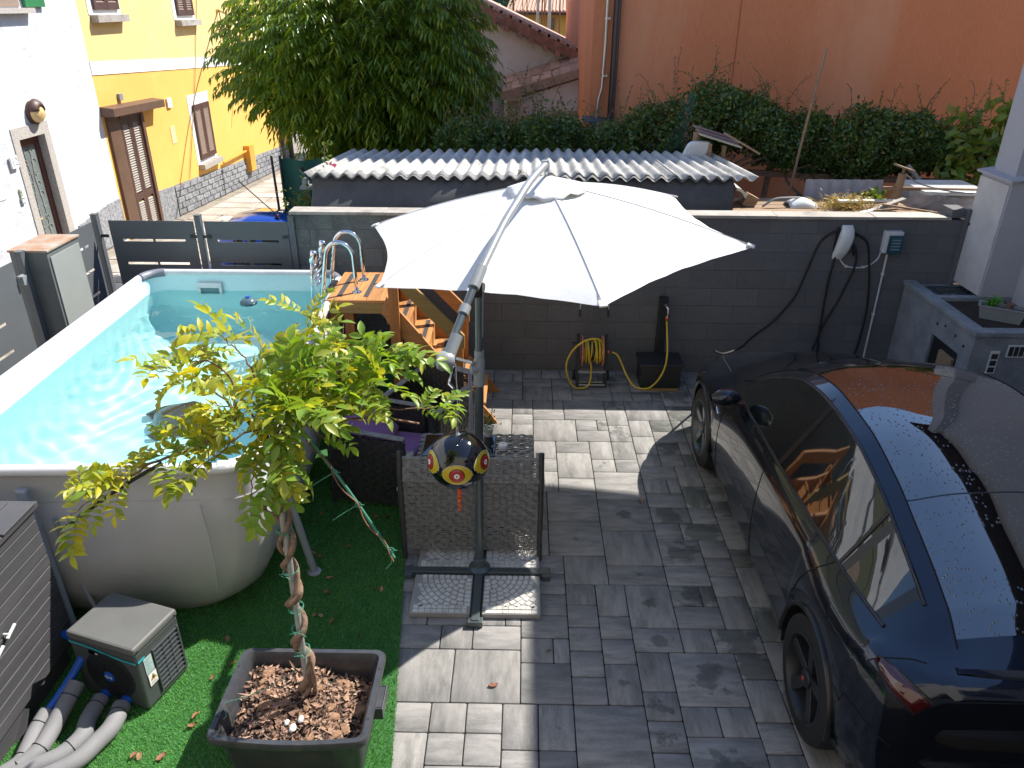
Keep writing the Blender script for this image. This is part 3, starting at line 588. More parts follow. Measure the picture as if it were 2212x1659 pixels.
for j in range(nyw+1):
    row=[]
    for i in range(nxw+1):
        u,v=i/nxw,j/nyw; e=.018
        uu=e+u*(1-2*e); vv=.0085+v*(1-.017)
        # squash the grid corners to the rounded corner
        X=(uu-.5)*2*HW; Y=(vv-.5)*2*HL; rad=.18; ix,iy=HW-.037-rad,HL-.037-rad
        if abs(X)>ix and abs(Y)>iy:
            dx,dy=abs(X)-ix,abs(Y)-iy; mx_=max(dx,dy); d=math.hypot(dx,dy)
            if d>1e-6: s=mx_/d; X=math.copysign(ix+dx*s,X); Y=math.copysign(iy+dy*s,Y)
        p=pq((X+HW)/(2*HW),(Y+HL)/(2*HL)); row.append((p.x,p.y,WZ+wave(p.x,p.y)))
    grid.append(row)
g.sheet(grid)
mw=bpy.data.materials.new('pool_water'); mw.use_nodes=True; n_=mw.node_tree.nodes; L_=mw.node_tree.links; n_.remove(n_['Principled BSDF'])
rf=n_.new('ShaderNodeBsdfRefraction'); rf.inputs['IOR'].default_value=1.33; rf.inputs['Roughness'].default_value=0; rf.inputs['Color'].default_value=(.82,.975,.98,1)
gl=n_.new('ShaderNodeBsdfGlossy'); gl.inputs['Roughness'].default_value=0.0
fz=n_.new('ShaderNodeFresnel'); fz.inputs['IOR'].default_value=1.33; ms=n_.new('ShaderNodeMixShader')
L_.new(fz.outputs[0],ms.inputs[0]); L_.new(rf.outputs[0],ms.inputs[1]); L_.new(gl.outputs[0],ms.inputs[2]); L_.new(ms.outputs[0],n_['Material Output'].inputs['Surface'])
water=mk('pool_water',g,mw,smooth=180,kind='structure')
try:
    sl.cycles.is_caustics_light=True; water.cycles.is_caustics_caster=True; inner.cycles.is_caustics_receiver=True; water.is_caustics_caster=True; inner.is_caustics_receiver=True
except Exception as e: print('caustics',e)
# cleaner robot and floor fitting
rb=thing('pool_robot','dark pool cleaning robot lying on the pool floor under the water','robot',(-2.82,5.45,.05),R(25))
g=G()
for s_ in (-1,1): g.prism([(-.2,s_*.17-.03,0),(.2,s_*.17-.03,0),(.24,s_*.17-.03,.08),(.14,s_*.17-.03,.16),(-.14,s_*.17-.03,.16),(-.24,s_*.17-.03,.08)],(0,.06,0))
mk('track',g,mt_rubber,rb,local=True,bevel=.01)
g=G(); g.lathe([(0,.24),(.08,.235),(.15,.2),(.18,.13),(.18,.05),(.15,.03),(0,.03)],(0,0,0),n=20); mk('shell',g,M('robot_shell',(.08,.15,.18),rough=.3),rb,local=True,smooth=50)
g=G(); g.tube([(-.1,-.06,.22),(-.1,-.05,.29),(.1,.05,.29),(.1,.06,.22)],.014,8); mk('handle',g,mt_rubber,rb,local=True,smooth=50)
fl=thing('chlorine_float','dark domed dispenser floating near the back rim of the pool','dispenser',(-2.72,7.12,.99))
g=G(); g.lathe([(0,.085),(.045,.078),(.075,.05),(.085,.02),(.085,-.02),(.05,-.03),(0,-.03)],(0,0,0),n=24); mk('dome',g,M('float_grey',(.08,.13,.16),rough=.2),fl,local=True,smooth=50)
g=G(); g.lathe([(0,.098),(.02,.098),(.022,.085)],(0,0,0),n=14); mk('cap',g,mt_bluepl,fl,local=True)

# ================================================================= WOODEN DECK AND STAIRS
DZ=1.255; st=thing('wooden_steps','orange wooden platform and staircase with handrails beside the pool','staircase',(-1.3,6.95,0))
x=-1.80
for k in range(5):
    g=G(); g.box(x+.002,x+.118,6.60,7.40,DZ-.028,DZ+random.uniform(-.001,.001)); mk('deck_board',g,mt_wood_t,st,bevel=.004); x+=.12
for xx in (-1.70,-1.45):
    g=G(); g.box(xx-.022,xx+.022,6.68,7.34,DZ+.001,DZ+.004); mk('grip_strip',g,mt_grip,st)
g=G(); g.box(-1.80,-1.2,6.585,6.625,DZ-.13,DZ-.03); g.tube([(-1.5,6.578,DZ-.075),(-1.5,6.586,DZ-.075)],.008,8); mk('front_beam',g,mt_wood_g,st,bevel=.004)
g=G(); g.box(-1.82,-1.19,6.588,6.60,DZ-.028,DZ-.002); mk('edge_board',g,mt_wood,st)
g=G(); g.box(-1.80,-1.2,7.375,7.415,DZ-.13,DZ-.03); mk('rear_beam',g,mt_wood,st,bevel=.004)
for (px,py) in ((-1.755,6.63),(-1.755,7.36),(-1.62,6.66),(-1.25,7.36)):
    g=G(); g.box(px-.045,px+.045,py-.045 if py>7 else py,py+.045 if py<7 else py+.012,0,DZ-.13); mk('leg',g,mt_wood_v,st,bevel=.004)
g=G(); g.bar((-1.66,6.72,DZ-.15),(-1.60,7.3,.1),.09,.045); mk('brace',g,mt_wood_v,st)
sx0,sz0,sx1,sz1=-1.22,1.17,-.30,.0
for (py,nm) in ((6.55,'near'),(7.22,'far')):
    t=(Vector((sx1,0,sz1))-Vector((sx0,0,sz0))).normalized(); nrm=Vector((-t.z,0,t.x)); wdt=.075
    A=Vector((sx0,py,sz0)); B=Vector((sx1,py,sz1))
    g=G(); g.prism([A+nrm*wdt-t*.12,A-nrm*wdt-t*.02,Vector((sx1-.13,py,.0)),Vector((sx1+.075,py,.0)),B+nrm*wdt*.9-t*.06],(0,.04,0)); mk('stringer',g,mt_wood,st,bevel=.004)
    # newel posts
    g=G(); g.box(-1.21,-1.12,py-.045,py-.002,.30 if py<7 else .6,1.585); mk('newel_post',g,mt_wood_v,st,bevel=.004)
    g=G(); g.box(-.635,-.545,py-.045,py-.002,.16,.945); mk('newel_post',g,mt_wood_v,st,bevel=.004)
    g=G(); g.prism([(-1.215,py-.09,1.54),(-1.15,py-.09,1.60),(-1.10,py-.09,1.58),(-.525,py-.09,.965),(-.525,py-.09,.83),(-.57,py-.09,.845)],(0,.043,0)); mk('handrail',g,mt_wood if py>7 else mt_wood_g,st,bevel=.004)
NT=5
for k in range(NT):
    z=1.255-(k+1)*1.255/(NT+1); x=sx0-.075+(k+.35)*(sx1-sx0)/(NT+.2)
    g=G(); g.box(x-.02,x+.085,6.592,7.218,z-.028,z); mk('tread',g,mt_wood_t,st,bevel=.003)
    g=G(); g.box(x+.089,x+.185,6.592,7.218,z-.028,z); mk('tread',g,mt_wood_t,st,bevel=.003)
    g=G(); g.box(x+.10,x+.14,6.65,7.16,z+.001,z+.004); mk('grip_strip',g,mt_grip,st)
    g=G(); g.box(x-.025,x-.002,6.592,7.218,z+.001,z+.175); mk('riser',g,mt_wood,st)
# ---- stainless ladder
ld=thing('pool_ladder','polished stainless steel pool ladder with curved grab rails on the wooden platform','ladder',(-1.6,7.0,DZ))
for py in (6.80,7.16):
    arc=[(-1.555,py,DZ),(-1.56,py,DZ+.30)]+[(-1.69+.13*math.cos(a),py,DZ+.33+.15*math.sin(a)) for a in np.linspace(.1,PI-.1,14)]+[(-1.83,py,DZ+.28),(-1.885,py,DZ-.05),(-1.90,py,DZ-.35)]
    g=G(); g.tube(cr(arc,2),.0195,14); mk('rail',g,mt_chrome,ld,smooth=180)
    g=G(); g.lathe([(.046,0),(.044,.006),(.022,.014),(.021,.02)],(-1.555,py,DZ+.003),n=20); mk('flange',g,mt_chrome,ld,smooth=40)
for k in range(4):
    g=G(); z=DZ+.06+k*.055; g.tube([(-1.935-.008*k,6.82,z),(-1.935-.008*k,7.14,z)],.016,10); mk('rung',g,mt_chrome,ld,smooth=180)
for py in (6.80,7.14):
    g=G(); g.tube([(-2.0,py,DZ-.3),(-1.965,py,DZ+.12),(-1.945,py,DZ+.33)],.017,10); mk('swing_rail',g,mt_chrome,ld,smooth=180)
    g=G(); g.lathe([(0,.0),(.03,.004),(.036,.02),(.036,.1),(.028,.12),(0,.125)],(-1.945,py,DZ+.28),ax=(.25,0,1),n=14); mk('sleeve',g,mt_chrome,ld,smooth=180)
g=G(); g.box(-1.86,-1.80,6.84,7.12,DZ-.02,DZ+.012); mk('mount_plate',g,mt_dark,ld,bevel=.004)

# ================================================================= PARASOL
um=thing('parasol','white cantilever parasol with grey pole, open over the terrace','parasol',(-.285,4.33,.05))
TC=Vector((.19,5.719,2.125)); tn=Vector((-.0539,-.0196,1)).normalized(); tu=Vector((1,0,0))-tn.x*tn; tu.normalize(); tv=tn.cross(tu); ph=-1.3768
tips=[TC+1.5*(math.cos(ph+k*PI/3)*tu+math.sin(ph+k*PI/3)*tv) for k in range(6)]
apex=TC+tn*.40
for k in range(6):
    A,B=tips[k],tips[(k+1)%6]; rows_=[]; nr,nc=14,16
    for i in range(nr+1):
        r=i/nr; row=[]
        for j in range(nc+1):
            s_=j/nc; rim=lerp(A,B,s_); inward=.115*math.sin(PI*s_)*r
            p=lerp(apex,rim,r*(1-inward*.55)); 
            p=p-tn*(.05*math.sin(PI*s_)*math.sin(PI*min(1,r)*.8)) + tn*(.035*math.sin(PI*r)) + tn*.0035*math.sin(9*s_*PI+5*r+2*k)*r*math.sin(PI*s_)
            if i==nr: p=p-tn*.012
            row.append(p)
        rows_.append(row)
    g=G(); g.sheet(rows_); mk('canopy_panel',g,mt_canvas,um,smooth=180)
    seam=[lerp(apex,A,t)+tn*(.035*math.sin(PI*t)+.002) for t in np.linspace(.05,.995,12)]
    g=G(); g.tube(seam,.0035 if k==0 else .0022,5); mk('seam',g,M('seam_grey',(.4,.4,.42)) if k==0 else mt_canvas,um)
    rib=[lerp(apex,A,t)+tn*(.03*math.sin(PI*t)-.018) for t in np.linspace(.02,.985,8)]
    g=G(); g.tube(rib,.008,6); mk('rib',g,mt_alu,um)
    g=G(); g.bar(lerp(apex,A,.975)+tn*.0,A+(A-apex).normalized()*.015-tn*.004,.05,.014,tn); mk('tip_pocket',g,mt_canvas,um,bevel=.004)
# vent cap: scalloped ruffle
rows_=[]
for i in range(7):
    r=i/6; row=[]
    for j in range(48):
        a=j/48*2*PI; rad=.02+.27*r*(1+.06*math.cos(6*(a-ph))); hgt=.05-.045*r**1.3+.009*r*r*math.sin(13*a+1)+.010*r*math.sin(5*a)
        row.append(apex+tn*(hgt-.012)+rad*(math.cos(a)*tu+math.sin(a)*tv)-tn*.27*r*.20)
    rows_.append(row)
g=G(); g.sheet(rows_,wrap=True); mk('vent_cap',g,mt_canvas,um,smooth=180,solid=.003)
# pole
PB=Vector((-.285,4.33,.05)); PT=Vector((-.262,4.42,2.10))
def pp(z): return lerp(PB,PT,(z-.05)/2.05)
g=G(); g.tube([pp(.06),pp(1.55)],.029,18); mk('pole',g,mt_alu,um,smooth=60)
g=G(); g.tube([pp(1.55),pp(2.12)],.025,18); mk('upper_pole',g,mt_alu,um,smooth=60)
g=G(); g.lathe([(.036,0),(.036,.17),(.03,.19),(.026,.19)],pp(1.50),ax=PT-PB,n=18); g.lathe([(.031,0),(.031,.06)],pp(1.7)-Vector((0,0,.02)),ax=PT-PB,n=18); g.tube([pp(1.62)+Vector((-.05,-.03,0)),pp(1.62)+Vector((-.005,-.01,0))],.03,14); mk('slider',g,mt_plas_g,um,smooth=40)
ar=[Vector((-.417,3.985,1.895)),Vector((-.402,4.032,1.951)),Vector((-.315,4.271,2.129)),Vector((-.269,4.396,2.222)),Vector((-.13,4.79,2.43)),Vector((-.05,4.98,2.525)),Vector((.03,5.21,2.605)),Vector((.10,5.40,2.65)),Vector((.155,5.56,2.672))]
g=G(); g.tube(cr(ar[3:],4),.026,16); mk('arm',g,mt_alu_l,um,smooth=60)
g=G(); g.tube([ar[1],ar[3]],.024,16); mk('lower_arm',g,mt_alu,um,smooth=60)
def seg(a,b,t0,t1): return lerp(a,b,t0),lerp(a,b,t1)
for (t0,t1,r_,nm) in ((.42,.55,.033,'clamp'),(.83,1.17,.036,'collar')):
    a,b=seg(ar[1],ar[3],t0,t1); g=G(); g.tube([a,b],r_,16); mk(nm,g,mt_plas_g,um,smooth=40,bevel=.003)
g=G(); g.tube([ar[0]+Vector((.0,-.01,-.01)),ar[1]+Vector((.03,.03,.035))],.036,16); c=ar[0]+Vector((-.02,-.02,-.03)); g.lathe([(0,-.05),(.045,-.045),(.058,-.02),(.058,.03),(.045,.05),(0,.052)],c,ax=(1,.25,-.1),n=20); mk('crank_housing',g,mt_plas_g,um,smooth=40)
g=G(); h0=c+Vector((.055,-.03,-.02)); g.bar(h0,h0+Vector((-.03,-.02,-.10)),.02,.01); g.tube([h0+Vector((-.03,-.02,-.1)),h0+Vector((.0,-.06,-.11))],.009,8); g.tube([h0,h0+Vector((-.03,.0,.0))],.008,8); mk('crank_handle',g,mt_chrome,um,smooth=40)
g=G(); g.bar(c+Vector((.05,.02,.01)),pp(1.66)+Vector((-.04,-.02,0)),.028,.016); mk('link_bar',g,mt_alu_l,um)
g=G(); k0=PT+Vector((0,0,.02)); g.lathe([(0,-.03),(.03,-.03),(.034,-.015),(.034,.015),(.03,.03),(0,.03)],k0+Vector((.0,.0,.03)),ax=(1,-.3,0),n=16); g.bar(PT+Vector((-.01,-.01,.0)),ar[3]+Vector((0,0,-.01)),.05,.05); mk('hinge',g,mt_dark,um,smooth=40)
g=G(); g.lathe([(.03,-.045),(.033,.0),(.028,.03),(0,.035)],ar[-1]+Vector((.0,.01,.0)),n=16); g.tube([ar[-1]+Vector((.0,.01,-.03)),apex+tn*.05],.013,10); mk('hanger',g,mt_alu_l,um,smooth=40)
g=G(); q=[c+Vector((.06,.0,-.02)),c+Vector((.065,.0,-.25)),c+Vector((.05,.0,-.5))]; g.tube(q,.003,5); s1=[pp(1.6)+Vector((-.055,-.04,0)),pp(1.4)+Vector((-.05,-.05,0)),pp(1.15)+Vector((-.045,-.04,0)),pp(1.0)+Vector((-.05,-.05,0))]
mt_strap=M('strap_grey',(.3,.3,.36),rough=.7); mk('cord',g,mt_strap,um)
for k in range(3):
    g=G(); g.tube([Vector(p)+Vector((.008*k-.01,.004*k,0)) for p in s1],.0035,5); mk('strap',g,mt_strap,um)
# cross base
for (a,b) in (((-.80,4.315),(.215,4.305)),((-.29,3.81),(-.275,4.84))):
    g=G(); z=.058
    if a[0]<-.5: g.box(a[0],b[0],4.283,4.337,.012,.058)
    else: g.box(-.312,-.258,3.81,4.84,.0125,.0585)
    mk('base_arm',g,mt_dark if 0 else mt_alu,um,bevel=.003)
for (x0,x1,y0,y1) in ((-.82,-.76,4.26,4.36),(.165,.225,4.26,4.36),(-.335,-.235,3.795,3.85)):
    g=G(); g.box(x0,x1,y0,y1,.002,.05); mk('base_foot',g,mt_alu,um,bevel=.005)
g=G(); g.lathe([(.078,.0),(.078,.012),(.045,.03),(.04,.09),(.032,.095)],(-.285,4.33,.058),n=20); mk('base_socket',g,mt_alu,um,smooth=40)
# slabs on the cross base
SL=[(-.735,-.325,3.885,4.272,'front left'),(-.245,.150,3.885,4.272,'front right'),(-.735,-.325,4.352,4.74,'rear left'),(-.245,.150,4.352,4.74,'rear right')]
labs=['grey patterned concrete slab on the parasol base, front left, wholly in shade','grey patterned concrete slab on the parasol base, front right, with a sunlit corner','grey patterned concrete slab on the parasol base, rear left under the bench','grey patterned concrete slab on the parasol base, rear right under the bench']
for k,(x0,x1,y0,y1,nm) in enumerate(SL):
    s=thing('concrete_slab',labs[k],'slab',((x0+x1)/2,(y0+y1)/2,.004),0,'slabs weighing down the parasol base')
    g=G(); g.box(x0,x1,y0,y1,.004,.040); mk('slab_body',g,M('slab_joint',(.36,.35,.33),(.24,.235,.225),rough=.9) if k==0 else bpy.data.materials['slab_joint'],s,bevel=.004)
    # fan pattern of small raised stones radiating from the inner top corner
    ccx=x1 if k%2==0 else x0; ccy=y1; g=G(); sg=-1 if k%2==0 else 1; random.seed(20+k); W_,H_=x1-x0,y1-y0
    rad=.045; 
    while rad<.60:
        cnt=max(2,int(rad*PI/2/.043)); dr=.036
        for i in range(cnt):
            a=(i+.5)/cnt*PI/2; u_=Vector((sg*math.cos(a),-math.sin(a),0)); v_=Vector((-u_.y,u_.x,0)); cc=Vector((ccx,ccy,.0405))+u_*(rad+dr/2)
            if not(x0+.022<cc.x<x1-.022 and y0+.03<cc.y<y1-.02): continue
            if cc.y<y0+.075 or (cc.x<x0+.04 if k%2==0 else cc.x>x1-.04): continue
            q=.0155*random.uniform(.9,1); hw=rad*PI/2/cnt/2*.84; g.obox(cc,u_*q,v_*min(hw,.02),(0,0,.0045))
        rad+=dr+.004
    for i in range(9):
        for r_ in range(2): 
            cx_=x0+.022+(W_-.044)*(i+.5)/9; g.obox((cx_,y0+.022+r_*.038,.0405),(.018,0,0),(0,.0155,0),(0,0,.0045))
    mk('raised_stones',g,mt_slab,s,kind='stuff')

# ================================================================= SCARE BALLOON
bl=thing('scare_eye_balloon','black balloon with yellow and red eye targets hanging from the parasol crank','balloon',(-.388,4.02,1.15))
BC=Vector((-.38,4.02,1.165)); BR=.188
g=G(); g.lathe([(0,1.0*BR)]+[(BR*math.sin(a)*(1+.02*math.cos(4*a)),BR*math.cos(a)*.97) for a in np.linspace(.12,PI-.12,22)]+[(0,-.97*BR)],BC,n=40); mk('ball',g,mt_ball,bl,smooth=180)
def eye(az,el,sc=1):
    d=Vector((math.cos(el)*math.sin(az),-math.cos(el)*math.cos(az),math.sin(el))); u_=d.cross(Vector((0,0,1))).normalized()*-1; v_=u_.cross(d)*-1
    if v_.z<0: v_=-v_
    def disc(name,r_,off,mt_,almond=False,parent=bl):
        r_*=1.3
        rows_=[]; N=32
        for i in range(5):
            rr_=r_*i/4; row=[]
            for j in range(N):
                a=j/N*2*PI; ru=rr_*(1.0 if not almond else 1.16+.10*max(0,abs(math.cos(a))-.85)/.15*1.0); rv=rr_*(1 if not almond else .86)
                p=d*BR+u_*ru*math.cos(a)+v_*rv*math.sin(a); p=p.normalized()*(BR+off); p.z*=.975
                row.append(BC+p)
            rows_.append(row)
        g=G(); g.sheet(rows_,wrap=True); return mk(name,g,mt_,parent,smooth=180)
    disc('eye_rim',.066*sc,.003,mt_cream,True); disc('eye_yellow',.062*sc,.004,mt_yel,True); disc('eye_ring',.037*sc,.005,mt_ball); disc('eye_red',.033*sc,.006,mt_red); disc('eye_ring',.0225*sc,.0065,M('eye_dark_%.1f'%az,(.2,.02,.02))); disc('eye_red',.0195*sc,.007,mt_red)
    disc('eye_white',.0125*sc,.0078,mt_white); disc('pupil',.004*sc,.0085,mt_ball)
eye(.02,.03); eye(-1.12,.20); eye(1.12,.22)
g=G(); g.tube([BC+Vector((0,0,.18)),BC+Vector((0,0,.21)),BC+Vector((.018,0,.45)),c+Vector((.05,-.03,-.05))],.0016,5); g.lathe([(.018,0),(.012,.01),(.004,.02),(.003,.05)],BC+Vector((0,0,.178)),n=10); mk('hanging_cord',g,mt_alu_l,bl)
g=G(); random.seed(2)
z=BC.z-.175; px=BC.x
while z>BC.z-.37:
    a=random.uniform(0,PI); w_=.016; x1_=px+random.uniform(-.002,.002); g.add([(px-w_*math.cos(a),BC.y-w_*math.sin(a),z),(px+w_*math.cos(a),BC.y+w_*math.sin(a),z),(x1_+w_*math.cos(a+1),BC.y+w_*math.sin(a+1),z-.016),(x1_-w_*math.cos(a+1),BC.y-w_*math.sin(a+1),z-.016)],[(0,1,2,3)]); z-=.012; px=x1_
mk('streamer',g,mt_orange,bl)
# ================================================================= WICKER FURNITURE
def weave(g, o, u, v, n, W_, H_, sw=.0135, cw=.046, amp=.005, gap=.003):
    """woven panel: horizontal strands in pairs that pass alternately in front of and behind the uprights"""
    o,u,v,n=map(Vector,(o,u,v,n)); nr=int(H_/(sw+gap)); nc=max(2,int(W_/cw)); st_=H_/nr; cw=W_/nc
    for r in range(nr):
        sg=1 if (r//2)%2==0 else -1; z0=r*st_; z1=z0+st_-gap; V=[];F=[]
        for i in range(2*nc+1):
            a=sg*amp*math.sin(i*PI/2+PI/4)*1.2; p=o+u*(i*cw/2)+n*a
            V+=[p+v*z0,p+v*z1]
        F=[(2*i,2*i+2,2*i+3,2*i+1) for i in range(2*nc)]
        g.add(V,F)
    for i in range(nc):
        x=(i+.5)*cw; g.add([o+u*(x-.005),o+u*(x+.005),o+u*(x+.005)+v*H_,o+u*(x-.005)+v*H_],[(0,1,2,3)])
def edge(g,pts,r=.017): g.tube(pts,r,8)
bn=thing('rattan_bench','grey wicker two-seater seen from behind, back panel against the parasol pole','bench',(-.34,4.75,0))
def wp(name,o,u,v,n,W_,H_,par,mat,**k):
    g=G(); weave(g,o,u,v,n,W_,H_,**k); return mk(name,g,mat,par)
wp('back_panel',(-.835,4.50,.09),(1,0,0),(0,0,1),(0,-1,0),.985,.59,bn,mt_wicker)
wp('back_inner',(-.82,4.545,.28),(1,0,0),(0,.05,1),(0,1,0),.96,.40,bn,mt_wicker)
wp('upper_back',(-.825,4.49,.685),(1,0,0),(0,-.02,.17),(0,-1,.1),.965,.165,bn,mt_wicker) if 0 else None
g=G(); weave(g,(-.825,4.487,.69),(1,0,0),Vector((0,.05,.16)).normalized(),(0,-1,.2),.965,.165); mk('upper_back',g,mt_wicker,bn)
for x in (-.845,.150):
    g=G(); edge(g,[(x,4.50,.0),(x,4.50,.70),(x,4.54,.90)],.02); mk('corner_post',g,mt_wicker_d,bn,smooth=50)
    wp('side_panel',(x,4.50,.09),(0,1,0),(0,0,1),(1,0,0),.50,.50,bn,mt_wicker)
    g=G(); g.box(x-.03,x+.03,4.50,5.02,.59,.612); mk('armrest',g,mt_wicker,bn,bevel=.006)
    g=G(); edge(g,[(x,5.0,0),(x,5.0,.59)],.02); mk('corner_post',g,mt_wicker_d,bn,smooth=50)
g=G(); edge(g,[(-.845,4.545,.845),(.150,4.545,.845)],.014); edge(g,[(-.845,4.495,.688),(.150,4.495,.688)],.008); mk('top_rail',g,mt_wicker,bn,smooth=50)
g=G(); g.box(-.82,.125,4.54,5.0,.27,.30); mk('seat',g,mt_wicker,bn)
g=G(); g.box(-.81,.115,4.56,5.02,.30,.40); mk('seat_cushion',g,mt_purple,bn,bevel=.025)
def armchair(name_lab, loc, rz):
    a=thing('rattan_armchair',name_lab,'armchair',loc,rz,'wicker armchairs by the steps')
    L=lambda *p: p
    def W2(nm,o,u,v,n,W_,H_,m_=mt_wicker_d): g=G(); weave(g,o,u,v,n,W_,H_); return mk(nm,g,m_,a,local=True)
    # local: front towards -y, width .62, depth .62
    hw,dp=.31,.31
    W2('back_panel',(-hw,dp,.05),(1,0,0),(0,0,1),(0,1,0),.62,.74); W2('back_inner',(-hw+.05,dp-.07,.3),(1,0,0),(0,.03,1),(0,-1,0),.52,.49)
    for s in (-1,1):
        W2('side_panel',(s*hw,-dp,.05),(0,1,0),(0,0,1),(s,0,0),.62,.60); W2('side_inner',(s*(hw-.05),-dp,.25),(0,1,0),(0,0,1),(-s,0,0),.60,.40)
        g=G(); g.prism([(s*hw-.03*(1+s)*.97-.0005,-dp,.655),(s*hw+.03*(1-s)*.97,-dp,.655),(s*hw+.03*(1-s)*.97,dp-.02,.70),(s*hw-.03*(1+s)*.97,dp-.02,.70)],(0,0,.014)); mk('armrest',g,mt_wicker,a,local=True,bevel=.005)
        for (yy_,zz_) in ((-dp,.65),(dp,.80)): g=G(); edge(g,[(s*hw,yy_,0),(s*hw,yy_,zz_)],.016); mk('corner_post',g,mt_wicker_d,a,local=True,smooth=50)
    g=G(); g.box(-hw,hw,dp-.07,dp+.01,.785,.80); mk('top_rail',g,mt_wicker,a,local=True,bevel=.005)
    W2('front_panel',(-hw,-dp,.05),(1,0,0),(0,0,1),(0,-1,0),.62,.25)
    g=G(); g.box(-.25,.25,-dp-.01,.22,.30,.33); mk('seat',g,mt_wicker_d,a,local=True)
    return a
a1=armchair('dark wicker armchair with purple cushions facing the table, beside the pool leg',(-1.16,5.43,0),R(80))
g=G(); g.box(-.245,.245,-.33,.20,.335,.43); mk('seat_cushion',g,mt_purple,a1,local=True,bevel=.03)
g=G(); g.obox((0,.10,.56),(.25,0,0),(0,-.035,.045),(0,.165,.135)); mk('back_cushion',g,mt_purple,a1,local=True,bevel=.03)
a2=armchair('dark wicker armchair without cushions at the foot of the wooden steps',(-.80,5.93,0),R(-28))
tb=thing('rattan_table','low wicker coffee table with black glass inset behind the bench','table',(-.34,5.2,0))
g=G(); weave(g,(-.80,4.99,.555),(1,0,0),(0,1,0),(0,0,1),.90,.40); mk('table_top',g,mt_wicker,tb)
for (o,u,n,W_) in (((-.80,4.99,.1),(1,0,0),(0,-1,0),.9),((-.80,5.39,.1),(1,0,0),(0,1,0),.9),((.10,4.99,.1),(0,1,0),(1,0,0),.4),((-.80,4.99,.1),(0,1,0),(-1,0,0),.4)):
    wp('side_panel',o,u,(0,0,1),n,W_,.45,tb,mt_wicker)
g=G(); g.box(-.76,-.20,5.03,5.35,.558,.566); mk('glass_inset',g,mt_glass_blk,tb,bevel=.002)
asn=thing('ashtray','small round white ashtray standing on the wicker table','ashtray',(-.135,5.15,.557))
g=G(); g.lathe([(.036,0),(.040,.01),(.040,.036),(.034,.044),(.012,.046),(.010,.040),(0,.040)],(0,0,.004),n=24); mk('bowl',g,mt_whitepl,asn,local=True,smooth=40)
pt=thing('potted_plant','small white pot of dark leaves on the far side of the wicker table','potted plant',(-.24,5.42,.557))
g=G(); g.lathe([(.03,0),(.045,.08),(.05,.085),(.044,.085),(.035,.06),(0,.06)],(-.02,-.07,.0),n=18); mk('pot',g,mt_whitepl,pt,local=True,smooth=40)
n=160; C=rng.normal(size=(n,3))*[.03,.03,.035]+[-.26,5.35,.70]; leafcloud('leaves',C,rng.normal(size=(n,3))+[0,0,.6],rng.normal(size=(n,3)),.025,.012,lf_hedge,pt)

# ================================================================= HOSE REEL AND TAP
hr=thing('hose_reel','black hose trolley with yellow hose wound between two faded discs','hose reel',(.76,7.45,0))
g=G(); g.tube(cr([(.60,7.42,.0),(.605,7.46,.3),(.615,7.56,.82),(.64,7.575,.875),(.70,7.58,.885),(.83,7.58,.885),(.89,7.575,.875),(.915,7.56,.82),(.92,7.46,.3),(.915,7.42,0)],3)[6:-6],.0105,8); mk('upright',g,mt_alu_l,hr,smooth=60)
g=G(); g.tube(cr([(.612,7.555,.74),(.616,7.565,.83),(.65,7.585,.885),(.76,7.59,.892),(.87,7.585,.885),(.906,7.565,.83),(.912,7.555,.74)],4),.0125,10); mk('grip_handle',g,mt_blackpl,hr,smooth=60)
for x in (.60,.90):
    g=G(); g.prism([(x-.012,7.36,.0),(x-.012,7.44,.0),(x-.012,7.52,.56),(x-.012,7.46,.56)],(.03,0,0)); mk('side_frame',g,mt_blackpl,hr,bevel=.004)
for x in (.645,.865):
    g=G(); g.lathe([(.02,0),(.165,0),(.168,.006),(.165,.012),(.02,.012)],(x-.006,7.46,.385),ax=(1,0,0),n=36); mk('disc',g,mt_pinkdisc,hr,smooth=40)
g=G(); random.seed(9)
hp=[]
for i in range(150):
    t=i/149; a=i*2*PI/12.3; lay=.108+.014*math.sin(t*9)+.012*random.random(); x=.668+.18*(.5-.5*math.cos(t*PI*3))
    hp.append((x+.01*math.sin(a*.5),7.46+lay*math.cos(a),.385+lay*math.sin(a)))
g.tube(hp,.0098,8); mk('wound_hose',g,mt_hose,hr,smooth=60)
g=G(); g.tube([(.66,7.46,.385),(.85,7.46,.385)],.092,14); mk('drum',g,mt_blackpl,hr,smooth=60)
g=G(); g.tube([(.62,7.36,.03),(.90,7.36,.03)],.010,8); g.tube([(.62,7.43,.03),(.90,7.43,.03)],.01,8); g.box(.61,.9,7.37,7.5,.17,.185); mk('foot_bar',g,mt_alu_l,hr,smooth=60)
for x in (.575,.945):
    g=G(); g.lathe([(0,0),(.05,0),(.055,.008),(.055,.022),(.05,.03),(0,.03)],(x-.015,7.56,.055),ax=(1,0,0),n=20); mk('wheel',g,mt_blackpl,hr,smooth=40)
g=G(); g.tube([(.60,7.44,.48),(.55,7.44,.485)],.012,8); g.tube([(.55,7.44,.485),(.55,7.40,.485)],.014,8); mk('crank',g,mt_blackpl,hr,smooth=60)
g=G(); g.tube([(.915,7.44,.385),(.935,7.44,.385)],.017,12); mk('connector',g,mt_orange,hr,smooth=40)
g=G(); g.tube([(.935,7.44,.385),(.96,7.44,.384)],.015,12); mk('coupling',g,mt_blackpl,hr,smooth=40)
yh=thing('garden_hose','yellow garden hose looping from the reel across the paving to the tap','hose',(1.2,7.35,0))
